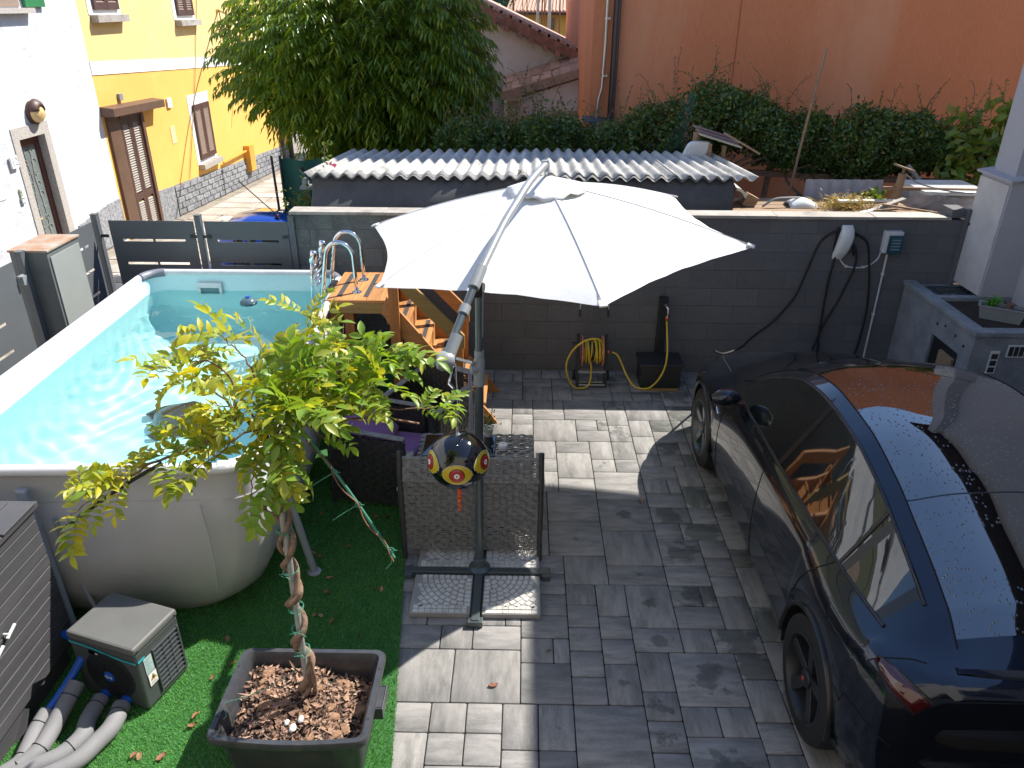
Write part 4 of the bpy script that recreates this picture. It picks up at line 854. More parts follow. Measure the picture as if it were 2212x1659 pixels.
g=G(); pts=cr([(.955,7.44,.384),(1.02,7.42,.36),(1.08,7.38,.25),(1.12,7.32,.17),(1.19,7.26,.08),(1.28,7.235,.055),(1.37,7.235,.075),(1.45,7.24,.17),(1.50,7.245,.30),(1.522,7.30,.44),(1.533,7.45,.58),(1.537,7.572,.70)],7); g.tube(pts,.0095,10); mk('hose_run',g,mt_hose,yh,smooth=60)
g=G(); pts=cr([(.86,7.38,.46),(.83,7.33,.56),(.76,7.3,.595),(.66,7.29,.575),(.56,7.28,.50),(.49,7.28,.38),(.475,7.29,.25),(.51,7.30,.12),(.57,7.30,.035),(.65,7.31,.015),(.72,7.32,.045),(.745,7.35,.13),(.745,7.38,.24),(.73,7.4,.30)],7); g.tube(pts,.0095,10); mk('hose_loop',g,mt_hose,hr,smooth=60)
tp=thing('garden_tap','dark square standpipe with chrome tap and orange hose connector','tap',(1.50,7.62,0))
g=G(); g.box(1.455,1.545,7.60,7.69,0,.93); mk('post',g,mt_dark,tp,bevel=.004)
g=G(); g.tube([(1.52,7.60,.86),(1.52,7.56,.86),(1.533,7.545,.84),(1.536,7.54,.76)],.011,10); g.tube([(1.52,7.56,.86),(1.50,7.55,.875)],.008,8); g.lathe([(.018,0),(.018,.012)],(1.52,7.60,.86),ax=(0,-1,0),n=14); g.obox((1.508,7.545,.875),(.025,0,0),(0,.005,0),(0,0,.006)); g.lathe([(.034,0),(.034,.004)],(1.537,7.555,.755),n=16); mk('chrome_tap',g,mt_chrome,tp,smooth=50)
g=G(); g.tube([(1.537,7.57,.75),(1.537,7.573,.715)],.017,12); mk('connector',g,mt_orange,tp,smooth=40)
g=G(); g.tube([(1.537,7.573,.715),(1.537,7.574,.68)],.014,12); mk('coupling',g,mt_blackpl,tp,smooth=40)
bs=thing('storage_box','black lidded trough standing below the garden tap by the wall','box',(1.48,7.4,0))
g=G(); g.prism([(1.27,7.30,0.03),(1.69,7.30,.03),(1.69,7.60,.03),(1.27,7.60,.03)],(0,0,.25)); mk('body',g,mt_blackpl,bs,bevel=.006)
g=G(); g.box(1.245,1.715,7.28,7.62,.28,.31); mk('rim',g,mt_blackpl,bs,bevel=.006)
g=G(); g.box(1.29,1.68,7.29,7.31,.004,.028); mk('timber_strip',g,mt_wood_g,bs)

# ================================================================= CAR CHARGER AND METER BOX
ch=thing('car_charger','white curved wall charger with black cable coils on the charcoal wall','charger',(3.3,WY,1.5))
g=G(); rows_=[]
for i in range(13):
    t=i/12; z=1.335+.355*t; xc=3.295+.028*math.sin((t-.1)*2.6)-.01+.018*t; row=[]
    wdt=.078*min(1,(math.sin(PI*min(.975,max(.03,t)))**.16)); dp=.10*(math.sin(PI*min(.97,max(.03,t)))**.5)*.8
    for j in range(13):
        a=PI*j/12; row.append((xc-wdt*math.cos(a),WY-.012-dp*math.sin(a)**.6-.01,z))
    rows_.append(row)
g.sheet(rows_); g.add(rows_[-1],[tuple(range(13))]); g.add(rows_[0],[tuple(range(12,-1,-1))]); mk('cover',g,mt_whitepl,ch,smooth=50)
g=G(); g.box(3.225,3.375,WY-.035,WY,1.38,1.66); mk('back_plate',g,mt_blackpl,ch,bevel=.004)
def cable(name,pts,r,mat,par): 
    g=G(); g.tube(cr(pts,6),r,8); mk(name,g,mat,par,smooth=60)
y_=WY-.045
cable('charging_cable',[(3.24,y_,1.64),(3.15,y_,1.60),(3.06,y_,1.50),(2.99,y_,1.24),(2.917,y_,.944),(2.80,y_,.74),(2.70,y_,.61),(2.47,7.6,.50),(2.30,7.35,.50),(2.0,6.9,.62),(1.80,6.55,.80)],.0125,mt_rubber,ch)
cable('hanging_cable',[(3.25,y_,1.36),(3.23,y_,1.1),(3.235,y_,.7),(3.25,y_,.4),(3.30,y_-.02,.2),(3.5,y_-.03,.12),(3.66,y_,.2),(3.70,y_,.6),(3.68,y_,.95),(3.60,y_,1.35),(3.54,y_,1.52),(3.42,y_,1.60),(3.36,y_,1.61)],.0125,mt_rubber,ch)
cable('hanging_cable',[(3.37,y_,1.53),(3.45,y_,1.42),(3.47,y_,1.25),(3.38,y_,.9),(3.27,y_,.6),(3.20,y_,.3)],.0125,mt_rubber,ch)
g=G(); g.tube([(3.36,y_,1.56),(3.43,y_,1.45),(3.45,y_,1.38)],.022,10); mk('plug',g,mt_rubber,ch,smooth=60)
mb=thing('electric_box','white and blue electric switch box with conduit on the charcoal wall','electric box',(3.8,WY,1.5))
g=G(); g.box(3.71,3.89,WY-.075,WY,1.41,1.635); mk('housing',g,mt_whitepl,mb,bevel=.006)
g=G(); g.box(3.745,3.895,WY-.095,WY-.077,1.405,1.60); mk('window',g,M('tinted_window',(.02,.06,.09),(.03,.09,.13),rough=.1),mb,bevel=.004)
g=G()
for i in range(4): g.box(3.775,3.865,WY-.098,WY-.096,1.45+i*.032,1.464+i*.032)
mk('switch_row',g,M('switch_grey',(.2,.28,.33)),mb)
cable('conduit',[(3.79,WY-.02,1.41),(3.79,WY-.02,1.2),(3.79,WY-.02,.8),(3.79,WY-.02,.3),(3.79,WY-.02,.02)],.011,mt_whitepl,mb)
cable('conduit_loop',[(3.72,WY-.02,1.41),(3.70,WY-.02,1.33),(3.62,WY-.02,1.26),(3.5,WY-.02,1.235),(3.38,WY-.02,1.26),(3.30,WY-.02,1.34)],.0085,mt_whitepl,mb)
g=G()
for (x,z) in ((3.39,1.25),(3.57,1.245),(3.79,1.17),(3.79,.72)): g.box(x-.012,x+.012,WY-.034,WY,z-.01,z+.01)
mk('pipe_clip',g,mt_whitepl,mb)

# ================================================================= RAISED BED, PILLAR, NEIGHBOUR BUILDING
rb_=thing('raised_bed','grey concrete raised bed with cellar opening in the corner behind the car','planter',(4.4,7.1,0))
g=G()
X0,X1,Y0,Y1,T=4.06,5.0,6.36,WY,1.06
g.box(X0,X0+.12,Y0,6.55,0,T); g.box(X0,X0+.12,7.05,Y1,0,T); g.box(X0,X0+.12,6.55,7.05,.80,T); g.box(X0+.12,X1,Y0,Y0+.12,0,T); g.box(X0+.12,X1,7.30,Y1,.6,T-.002); g.box(X0+.12,X1,Y0+.12,7.30,.4,.85)
mk('wall',g,mt_greyconc,rb_)
g=G(); g.box(X0-.025,X0+.10,Y0-.025,Y1,T,T+.045); g.box(X0+.10,X1,Y0-.025,Y0+.10,T,T+.045); g.box(X0+.10,X1,7.25,7.33,T,T+.045); mk('coping',g,mt_greyconc,rb_,bevel=.006)
g=G(); g.box(X0+.10,X1,Y0+.10,7.25,.86,T+.005); mk('earth',g,mt_soil,rb_)
g=G(); g.box(X0+.02,X0+.05,6.56,7.04,0,.79); mk('cellar_opening',g,mt_dark,rb_)
g=G(); g.box(X0-.015,X0+.015,6.60,6.84,.05,.72); mk('board',g,mt_timber,rb_)
g=G()
for yy in (6.50,6.66,6.86,7.0): g.lathe([(.014,0),(.014,.004)],(X0-.001,yy,.93-.03*math.sin(yy*9)),ax=(-1,0,0),n=10)
mk('drain_hole',g,mt_dark,rb_)
g=G(); 
for i in range(7): g.box(4.20+i*.085,4.206+i*.085,7.38,7.68,T+.002,T+.012)
for i in range(3): g.box(4.20,4.72,7.38+i*.148,7.386+i*.148,T+.002,T+.0145)
g.box(4.19,4.73,7.37,7.69,T-.0005,T+.0018); mk('grating',g,mt_alu,rb_)
for (x0,x1,z0,z1,n) in ((4.23,4.31,.70,.92,3),(4.37,4.72,.86,.98,7)):
    g=G(); g.box(x0,x1,Y0-.012,Y0,z0,z1); fr=mk('vent_frame',g,mt_whitepl,rb_,bevel=.002); g=G()
    for i in range(n):
        if n==3: g.box(x0+.012,x1-.012,Y0-.016,Y0-.0125,z0+.012+i*.066,z0+.062+i*.066)
        else: g.box(x0+.012+i*.047,x0+.05+i*.047,Y0-.016,Y0-.0125,z0+.014,z1-.014)
    mk('slot',g,mt_dark,fr)
tr=thing('flower_trough','grey plastic flower trough with green seedlings standing on the raised bed','trough',(4.47,6.74,1.07),R(-32))
tr.scale=(.82,.82,.82)
g=G(); 
g.sheet([[(-.2,-.06,0),(.2,-.06,0),(.2,.06,0),(-.2,.06,0)],[(-.23,-.085,.15),(.23,-.085,.15),(.23,.085,.15),(-.23,.085,.15)],[(-.245,-.10,.152),(.245,-.10,.152),(.245,.10,.152),(-.245,.10,.152)],[(-.245,-.10,.165),(.245,-.10,.165),(.245,.10,.165),(-.245,.10,.165)],[(-.22,-.075,.165),(.22,-.075,.165),(.22,.075,.165),(-.22,.075,.165)],[(-.215,-.07,.13),(.215,-.07,.13),(.215,.07,.13),(-.215,.07,.13)]],wrap=True); mk('trough_body',g,mt_plas_g,tr,local=True)
g=G(); g.box(-.214,.214,-.069,.069,.10,.13); mk('earth',g,mt_soil,tr,local=True)
g=G(); g.lathe([(.03,0),(.04,.07),(.044,.072),(.038,.072),(0,.06)],(.06,0,.14),n=16); mk('clay_pot',g,M('small_pot',(.2,.12,.09)),tr,local=True)
mtx=MW(tr); n=90; ang=rng.uniform(0,2*PI,n); el=rng.uniform(.3,1.4,n); D=np.stack([np.cos(ang)*np.cos(el),np.sin(ang)*np.cos(el),np.sin(el)],1)
cb=np.array(mtx@Vector((-.11,0,.13))); C=cb+rng.normal(size=(n,3))*[.035,.025,.03]+[0,0,.03]
leafcloud('seedlings',C,D,rng.normal(size=(n,3)),rng.uniform(.04,.08,n),.022,leafmat('seedling_leaf',[(.08,.28,.03),(.12,.36,.04)],transl=.3),tr)
nb=thing('neighbour_building','pale grey house on the right with a stepped white corner pillar and tiled eaves','building',(7,4,0))
g=G(); g.box(4.87,12,-3,8.15,0,6.1); mk('wall',g,mt_facade,nb)
g=G(); g.box(4.545,4.869,7.25,7.775,T+.05,2.235); mk('pillar_base',g,mt_facade,nb)
g=G(); g.box(4.53,4.544,7.27,7.77,T+.06,2.20); mk('metal_door',g,mt_metalbox,nb,bevel=.002)
g=G(); g.prism([(4.50,7.20,2.236),(4.869,7.20,2.30),(4.869,7.80,2.30),(4.50,7.80,2.236)],(0,0,.02)); mk('pillar_ledge',g,mt_facade,nb)
g=G(); g.box(4.60,4.868,7.33,7.68,2.25,6.0); mk('pillar_shaft',g,mt_facade,nb)
g=G(); g.lathe([(.012,0),(.012,.01)],(4.53,7.73,1.72),ax=(-1,0,0),n=10); mk('lock',g,mt_dark,nb)
g=G(); g.prism([(4.42,-3.4,6.08),(12,-3.4,7.98),(12,-3.4,8.1),(4.42,-3.4,6.20)],(0,12.02,0)); rfn=mk('roof',g,mt_brownpipe,nb)
g=G(); x=4.30; 
for i in range(60):
    yy=-3.4+i*.2; g.lathe([(.09,0),(.09,7.4)],(4.62,yy,6.25),ax=(7.7,0,1.93),n=8)
mk('roof_tiles',g,mt_tile,rfn,kind='stuff')
g=G(); g.tube([(4.37,-3.4,6.12),(4.37,8.6,6.12)],.065,10); mk('gutter',g,mt_brownpipe,rfn)
for (y0,y1,z0,z1) in ((3.4,4.5,3.2,4.5),(.6,1.7,3.2,4.5),(3.6,4.4,1.0,2.0)):
    g=G(); g.box(4.84,4.875,y0,y1,z0,z1); wf=mk('window',g,mt_glass_blk,nb); g=G(); yy=y0+.05
    while yy<y1: g.tube([(4.80,yy,z0),(4.80,yy,z1)],.01,6); yy+=.13
    g.tube([(4.80,y0,(z0+z1)/2),(4.80,y1,(z0+z1)/2)],.01,6); mk('window_bars',g,mt_dark,wf)
    g=G(); g.box(4.79,4.869,y0-.06,y1+.06,z0-.06,z0-.002); mk('window_sill',g,mt_granite,wf)
# ================================================================= DARK ESTATE CAR
car=thing('parked_car','dark grey electric car with wet black glass roof, parked beside the terrace','car',(2.53,4.3,0))
CX,CY=2.53,2.173     # centre line x, rear bumper y
mt_paint=bpy.data.materials.new('dark_grey_car_paint'); mt_paint.use_nodes=True
pb=mt_paint.node_tree.nodes['Principled BSDF']; pb.inputs['Base Color'].default_value=(.011,.017,.031,1); pb.inputs['Metallic'].default_value=.8; pb.inputs['Roughness'].default_value=.24; pb.inputs['Coat Weight'].default_value=1; pb.inputs['Coat Roughness'].default_value=.012
def wetglass():
    mt=bpy.data.materials.new('wet_black_glass'); mt.use_nodes=True; n=mt.node_tree.nodes; L=mt.node_tree.links; b=n['Principled BSDF']
    b.inputs['Base Color'].default_value=(.004,.0045,.006,1); b.inputs['Roughness'].default_value=.02; b.inputs['IOR'].default_value=2.3; b.inputs['Coat Weight'].default_value=.6; b.inputs['Coat Roughness'].default_value=.0
    g=n.new('ShaderNodeNewGeometry'); mp=n.new('ShaderNodeMapping'); mp.inputs['Scale'].default_value=(1.5,1,1.5); L.new(g.outputs['Position'],mp.inputs['Vector']); v=n.new('ShaderNodeTexVoronoi'); v.inputs['Scale'].default_value=38; v.inputs['Randomness'].default_value=1; L.new(mp.outputs[0],v.inputs['Vector'])
    r=n.new('ShaderNodeMapRange'); r.inputs[1].default_value=.0; r.inputs[2].default_value=.30; r.inputs[3].default_value=1; r.inputs[4].default_value=0; L.new(v.outputs['Distance'],r.inputs[0])
    nz=n.new('ShaderNodeTexNoise'); nz.inputs['Scale'].default_value=3.2; nz.inputs['Detail'].default_value=3; L.new(g.outputs['Position'],nz.inputs['Vector']); r2=n.new('ShaderNodeMapRange'); r2.inputs[1].default_value=.42; r2.inputs[2].default_value=.5; L.new(nz.outputs['Fac'],r2.inputs[0])
    sp=n.new('ShaderNodeSeparateColor'); L.new(v.outputs['Color'],sp.inputs[0]); gt=n.new('ShaderNodeMath'); gt.operation='GREATER_THAN'; gt.inputs[1].default_value=.45; L.new(sp.outputs[0],gt.inputs[0])
    m1=n.new('ShaderNodeMath'); m1.operation='MULTIPLY'; L.new(r.outputs[0],m1.inputs[0]); L.new(r2.outputs[0],m1.inputs[1]); m2=n.new('ShaderNodeMath'); m2.operation='MULTIPLY'; L.new(m1.outputs[0],m2.inputs[0]); L.new(gt.outputs[0],m2.inputs[1])
    bp=n.new('ShaderNodeBump'); bp.inputs['Distance'].default_value=.004; L.new(m2.outputs[0],bp.inputs['Height']); L.new(bp.outputs[0],b.inputs['Normal']); L.new(bp.outputs[0],b.inputs['Coat Normal'])
    return mt
mt_wet=wetglass()
mt_sideglass=M('tinted_side_glass',(.008,.012,.012),rough=.015,coat=1,spec=.8)
mt_trim=M('satin_black_trim',(.015,.015,.016),rough=.3)
mt_panelgap=M('panel_gap',(.003,.003,.003),rough=.9)
def YM(y): return CY+.96*y if y>.535 else CY+.96*.535-(.535-y)*.96*.6
RY=YM(0)
YK=[0,.06,.15,.3,.5,.75,1.0,1.3,1.7,2.1,2.5,2.9,3.2,3.5,3.86,4.2,4.45,4.62,4.70,4.75]
# per station: (half-width, z) for each longitudinal line
LN={
 'c0':([.70,.76,.80,.84,.87,.89,.90,.90,.90,.90,.90,.90,.90,.90,.89,.86,.80,.70,.58,.45],[.34,.32,.30,.28,.25,.23,.22,.21,.21,.21,.21,.21,.21,.21,.22,.22,.22,.22,.23,.24]),
 'c1':([.78,.85,.89,.92,.945,.955,.955,.94,.93,.93,.93,.93,.935,.95,.955,.93,.86,.74,.60,.46],[.46,.46,.46,.45,.44,.42,.40,.36,.34,.34,.34,.34,.35,.38,.40,.40,.38,.36,.36,.36]),
 'c2':([.80,.86,.90,.93,.955,.962,.962,.952,.945,.942,.942,.945,.95,.96,.962,.94,.88,.77,.62,.47],[.66,.68,.69,.70,.70,.69,.68,.67,.66,.65,.65,.65,.65,.66,.66,.62,.58,.53,.50,.48]),
 'c3':([.76,.82,.865,.895,.92,.925,.925,.92,.915,.912,.912,.912,.91,.905,.89,.86,.81,.72,.59,.45],[.90,.94,.965,.985,.985,.975,.965,.955,.945,.935,.925,.915,.905,.89,.86,.80,.73,.655,.60,.56]),
 'c4':([.66,.70,.74,.77,.79,.815,.83,.84,.845,.845,.845,.84,.83,.78,.74,.70,.65,.57,.47,.36],[1.03,1.065,1.075,1.08,1.075,1.065,1.055,1.045,1.035,1.025,1.015,1.0,.985,.96,.915,.85,.78,.70,.64,.60]),
 'c5':([.62,.65,.66,.655,.645,.635,.63,.625,.625,.63,.64,.665,.70,.735,.69,.64,.59,.52,.43,.33],[1.045,1.085,1.10,1.125,1.175,1.255,1.335,1.425,1.50,1.515,1.465,1.305,1.14,.985,.93,.865,.795,.715,.655,.61]),
 'c6':([.57,.60,.60,.585,.57,.56,.555,.55,.55,.555,.565,.59,.63,.68,.64,.59,.54,.47,.39,.30],[1.05,1.09,1.11,1.15,1.215,1.305,1.385,1.475,1.55,1.565,1.515,1.355,1.185,1.005,.94,.875,.805,.725,.66,.615]),
 'c7':([.32,.34,.34,.33,.32,.31,.31,.31,.31,.31,.32,.34,.36,.38,.36,.33,.31,.27,.22,.17],[1.06,1.10,1.125,1.18,1.26,1.355,1.435,1.525,1.595,1.61,1.57,1.42,1.25,1.06,.955,.89,.82,.74,.67,.62]),
 'c8':([0]*20,[1.065,1.105,1.13,1.19,1.275,1.37,1.45,1.54,1.61,1.625,1.588,1.45,1.285,1.085,.965,.90,.83,.75,.68,.625])}
names=['c0','c1','c2','c3','c4','c5','c6','c7','c8']
WR,WF=.955,3.87; AR=.405; WC=.36
ys=sorted(set([round(v,4) for v in list(np.arange(0,4.751,.06))+[4.75]+[WR+AR*math.cos(a) for a in np.linspace(0,PI,15)]+[WF+AR*math.cos(a) for a in np.linspace(0,PI,15)]]))
ys=[a for i,a in enumerate(ys) if i==0 or a-ys[i-1]>.008]
sub_=[4,5,5,4,5,2,4,5]
prof_rows=[]; rowline=[]
def lp(nm,y): 
    x=spl(YK,LN[nm][0],y); z=spl(YK,LN[nm][1],y); return x,z
def arch(y):
    for wy in (WR,WF):
        d=abs(y-wy)
        if d<AR: return WC+math.sqrt(AR*AR-d*d)
    return 0
def section(y):
    base=[lp(nm,y) for nm in names]; za=arch(y)
    if za:
        z0=base[0][1]
        for k in (0,1,2):
            zo=base[k][1]; zt=base[3][1]-.03
            if za>z0: 
                zn=za+(zo-z0)*(zt-za)/(zt-z0); xn=base[k][0]
                if k==0: xn=lerp(base[0][0],base[2][0]-.004,min(1,(za-z0)/.12))
                if k==1: xn=lerp(base[1][0],base[2][0],min(1,(za-z0)/.25))
                base[k]=(xn,zn)
    # cross-section curve: Catmull-Rom with creases at c4 and c5
    out=[]; lines=[]
    for k in range(8):
        a=base[max(0,k-1)]; b=base[k]; c_=base[k+1]; d=base[min(8,k+2)]
        if k in (4,5): a=b; d=c_
        if k==3: d=(2*c_[0]-b[0],2*c_[1]-b[1])
        if k==6: a=(2*b[0]-c_[0],2*b[1]-c_[1]-.0)
        if k==7: d=(-a[0],a[1]) if False else (-base[7][0],base[7][1])
        nseg=sub_[k]
        for i in range(nseg):
            t=i/nseg
            if k in (4,5): out.append((lerp(b[0],c_[0],t),lerp(b[1],c_[1],t))); lines.append(k); continue
            f=lambda p,q,r,s_: .5*((2*q)+(-p+r)*t+(2*p-5*q+4*r-s_)*t*t+(-p+3*q-3*r+s_)*t**3)
            out.append((f(a[0],b[0],c_[0],d[0]),f(a[1],b[1],c_[1],d[1]))); lines.append(k)
    out.append(base[8]); return out,lines
secs=[]
for y in ys:
    s_,ln_=section(y); secs.append(s_)
nL=len(ln_)
# y offset: side windscreen sweep: inner lines shifted forward on bonnet/windscreen zone, and rounded nose/tail
def pt(i,j,sgn):
    x,z=secs[i][j]; y=ys[i]; u_=x/.93
    bow=(1-min(1,u_*u_))
    y2=y + (.10*bow*max(0,min(1,(y-2.6)/.9))) - (.09*bow*max(0,min(1,(.6-y)/.6)))
    return (CX+sgn*x, YM(y2), z)
parts={'body':G(),'side_window':G(),'side_window_r':G(),'glass_roof':G(),'rear_window':G(),'window_trim':G(),'windscreen':G()}
def region(i,j):
    k=ln_[j]; y=(ys[i]+ys[i+1])/2
    if k==4 and .62<y<3.42: 
        jj=j-ln_.index(4)
        if y<.70 or jj in (): return 'window_trim'
        if 1.02<y<1.08: return 'window_trim'
        return 'side_window'
    if k==5 and .3<y<3.5: return 'body'
    if k in (6,7):
        if 1.16<y<2.80: return 'glass_roof'
        if 2.80<=y<3.50: return 'windscreen'
        if .33<y<1.12: return 'rear_window'
        if 1.12<=y<=1.16: return 'window_trim'
    return 'body'
for sgn in (-1,1):
    idx={}
    for i in range(len(ys)-1):
        for j in range(nL):
            rg=region(i,j); rg='side_window_r' if rg=='side_window' and sgn>0 else rg; gg=parts[rg]; q=[]
            for (a,b) in ((i,j),(i+1,j),(i+1,j+1),(i,j+1)):
                key=(rg,a,b)
                if key not in idx: gg.v.append(pt(a,b,sgn)); idx[key]=len(gg.v)-1
                q.append(idx[key])
            if sgn<0: q=q[::-1]
            gg.f.append(tuple(q)); gg.m.append(0)
# close nose and tail
for i,rev in ((0,False),(len(ys)-1,True)):
    L1=[pt(i,j,-1) for j in range(nL+1)]; L2=[pt(i,j,1) for j in range(nL+1)]
    f_=[]
    V=L1+L2; nn_=nL+1
    for j in range(nL):
        q=(j,j+1,nn_+j+1,nn_+j); f_.append(q if rev else q[::-1])
    parts['body'].add(V,f_)
body=mk('body',parts['body'],mt_paint,car,smooth=45)
bmh=bmesh.new(); bmh.from_mesh(body.data); bmesh.ops.remove_doubles(bmh,verts=bmh.verts,dist=.0005); bmh.to_mesh(body.data); bmh.free(); body.data.set_sharp_from_angle(angle=R(40))
for nm,mm in (('side_window',mt_sideglass),('side_window_r',mt_sideglass),('glass_roof',mt_wet),('rear_window',mt_wet),('windscreen',mt_wet),('window_trim',mt_trim)):
    gg=parts[nm]
    if gg.f:
        o=mk(nm.replace('_r','') if nm.endswith('_r') else nm,gg,mm,car,smooth=60); bmh=bmesh.new(); bmh.from_mesh(o.data); bmesh.ops.remove_doubles(bmh,verts=bmh.verts,dist=.0005); bmh.to_mesh(o.data); bmh.free()
# trims and panel gaps follow the surface
def surf(nm,y,sgn=-1,out=.001,dx=0,dz=0):
    if isinstance(nm,str): x,z=lp(nm,y)
    else:
        s_,_=section(y); j=nm; j0=int(j); t=j-j0; x=lerp(s_[j0][0],s_[min(j0+1,nL)][0],t); z=lerp(s_[j0][1],s_[min(j0+1,nL)][1],t)
    u_=x/.93; bow=(1-min(1,u_*u_)); y2=y+(.10*bow*max(0,min(1,(y-2.6)/.9)))-(.09*bow*max(0,min(1,(.6-y)/.6)))
    return Vector((CX+sgn*(x+out+dx),YM(y2),z+dz))
for sgn in (-1,1):
    g=G(); g.tube([surf('c4',y,sgn,.0) for y in np.arange(.6,3.5,.05)],.011,6); g.tube([surf('c5',y,sgn,.0) for y in np.arange(.6,3.5,.05)],.011,6); mk('window_surround',g,mt_trim,car,smooth=60)
    g=G(); g.tube([surf('c6',y,sgn,-.002,0,.001) for y in np.arange(.3,3.5,.05)],.0045,5); mk('roof_seam',g,mt_panelgap,car)
    # door cuts: from belt down
    def cut(pts): g=G(); g.tube(pts,.0032,4); mk('panel_gap',g,mt_panelgap,car)
    i4=ln_.index(4); j3=ln_.index(3); j2=ln_.index(2); j1=ln_.index(1)
    cut([surf(j,2.23-.03*(i4-j)/i4,sgn,.0008) for j in np.linspace(1,i4,16)])
    cut([surf(j,3.28+.0*(i4-j),sgn,.0008) for j in np.linspace(1,i4-1,14)])
    cut([surf(j,1.12+.30*((i4-j)/i4)**1.2,sgn,.0008) for j in np.linspace(6,i4,14)])
    cut([surf(j2+.5,y,sgn,.0008) for y in np.arange(.04,.50,.04)]+[surf(j,.50+.02*(j2+.5-j),sgn,.0008) for j in np.linspace(j2+.5,3,6)])
    cut([surf(i4-.2,y,sgn,.0008) for y in np.arange(3.3,4.6,.06)])
    cut([surf(j,.42-.03*(j-j3),sgn,.0008) for j in np.linspace(j3,i4+2,10)])
    # pillar lines on the glass
    for yy,dy in ((2.16,-.12),(1.10,.02)):
        g=G(); a,b=surf('c4',yy,sgn,.002),surf('c5',yy+dy,sgn,.002); g.bar(a,b,.05 if yy>2 else .022,.006,(sgn,0,.5)); mk('pillar_trim',g,mt_trim,car)
    # wheel arch liner ring
    for wy in (WR,WF):
        arc=[]
        for a in np.linspace(-.05,PI+.05,30):
            yv=wy+(AR+.004)*math.cos(a); zv=WC+(AR+.004)*math.sin(a); x,_z=lp('c2',yv); arc.append((CX+sgn*(x-.001),YM(yv),zv))
        g=G(); g.tube(arc,.017,6); mk('arch_trim',g,mt_trim,car,smooth=60)
        g=G(); rows_=[[ (CX+sgn*xx,YM(wy)+(AR+.0)*.96*math.cos(a),WC+(AR+.0)*math.sin(a)) for a in np.linspace(-.25,PI+.25,20)] for xx in (.945,.62)]; g.sheet(rows_); g.add([(CX+sgn*.62,YM(wy)+AR*.96*math.cos(a),WC+AR*math.sin(a)) for a in np.linspace(-.25,PI+.25,20)],[tuple(range(20))]); mk('arch_liner',g,mt_rubber,car)
    # tail lamp
    lampm=M('tail_lamp_red',(.07,.004,.004),(.04,.002,.002),rough=.06,coat=1) if sgn<0 else bpy.data.materials['tail_lamp_red']
    g=G(); jj=[j3+.1,j3+.8,j3+1.5,j3+2.3]; rows_=[[surf(j,y,sgn,.006) for y in np.linspace(.02,.09+.36*(1-abs(k-1.6)/2.4),10)] for k,j in enumerate(jj)]; g.sheet(rows_); mk('tail_lamp',g,lampm,car,smooth=60,solid=.006)
    g=G(); g.tube([surf(jj[0],y,sgn,.008) for y in np.linspace(.02,.18,8)]+[surf(jj[1],.37,sgn,.008)]+[surf(jj[2],.40,sgn,.008)]+[surf(jj[3],y,sgn,.008) for y in np.linspace(.2,.02,8)],.006,5); mk('lamp_seal',g,mt_trim,car)
    # handles
    for yy in (2.38,1.35):
        g=G(); a=surf(j3+2,yy,sgn,.001); b=surf(j3+2,yy+.2,sgn,.001); g.bar(a,b,.022,.008,(sgn,0,.3)); mk('door_handle',g,mt_trim,car,bevel=.003)
    g=G(); a=surf(j2+2,3.36,sgn,.002); g.prism([a,a+Vector((0,.07,.03)),a+Vector((0,.06,.0))],(sgn*.006,0,0)); mk('side_camera',g,mt_chrome,car)
    # mirror
    g=G(); c_=Vector((CX+sgn*.985,YM(3.08),1.05)); rows_=[]
    for k in range(9):
        t=k/8; r_=math.sin(PI*min(.98,max(.02,t)))**.45; row=[]
        for a in range(14):
            an=a/14*2*PI; row.append(c_+Vector((sgn*(-.11+.22*t),(.055*math.cos(an)*r_+ (.03 if math.cos(an)>0 else 0)*r_),.068*math.sin(an)*r_-.01*t)))
        rows_.append(row)
    g.sheet(rows_,wrap=True); mir=mk('wing_mirror',g,mt_paint,car,smooth=70)
    g=G(); g.bar(surf('c4',3.08,sgn,.0)+Vector((0,0,.0)),c_+Vector((-sgn*.05,0,-.045)),.06,.02); mk('mirror_arm',g,mt_trim,mir)
    # wheels
    for wy in (WR,WF):
        wc=Vector((CX+sgn*.835,YM(wy),.358)); g=G()
        tp_=[(.235,-.115),(.30,-.122),(.345,-.105),(.357,-.07),(.358,0),(.357,.07),(.345,.105),(.30,.122),(.235,.115)]
        g.lathe(tp_,wc,ax=(sgn,0,0),n=56,caps=False); ty=mk('tyre',g,mt_rubber,car,smooth=40)
        g=G(); g.lathe([(.248,-.10),(.248,.10),(.252,.118),(.240,.122),(.228,.10),(.222,.02),(.215,-.02)],wc,ax=(sgn,0,0),n=48,caps=False); rim=mk('wheel_rim',g,mt_alu if wy==WF else mt_dark,car,smooth=40)
        g=G()
        for k in range(5):
            a=k*2*PI/5+.3; d=Vector((0,math.cos(a),math.sin(a))); e=Vector((0,-math.sin(a),math.cos(a))); xo=Vector((sgn,0,0))
            g.add([wc+xo*.085+d*.04+e*.03,wc+xo*.085+d*.04-e*.03,wc+xo*.105+d*.235-e*.038,wc+xo*.105+d*.235+e*.038,wc+xo*.045+d*.04+e*.03,wc+xo*.045+d*.04-e*.03,wc+xo*.05+d*.235-e*.038,wc+xo*.05+d*.235+e*.038],[(0,1,2,3),(7,6,5,4),(0,4,5,1),(1,5,6,2),(2,6,7,3),(3,7,4,0)])
        g.lathe([(.055,.05),(.052,.10),(.03,.112),(0,.114)],wc,ax=(sgn,0,0),n=20); mk('spokes',g,mt_alu if wy==WF else mt_dark,rim,smooth=30,bevel=.004)
        g=G(); g.lathe([(.165,.0),(.165,.02),(.05,.03)],wc,ax=(sgn,0,0),n=30); mk('brake_disc',g,mt_alu_l,rim,smooth=40)
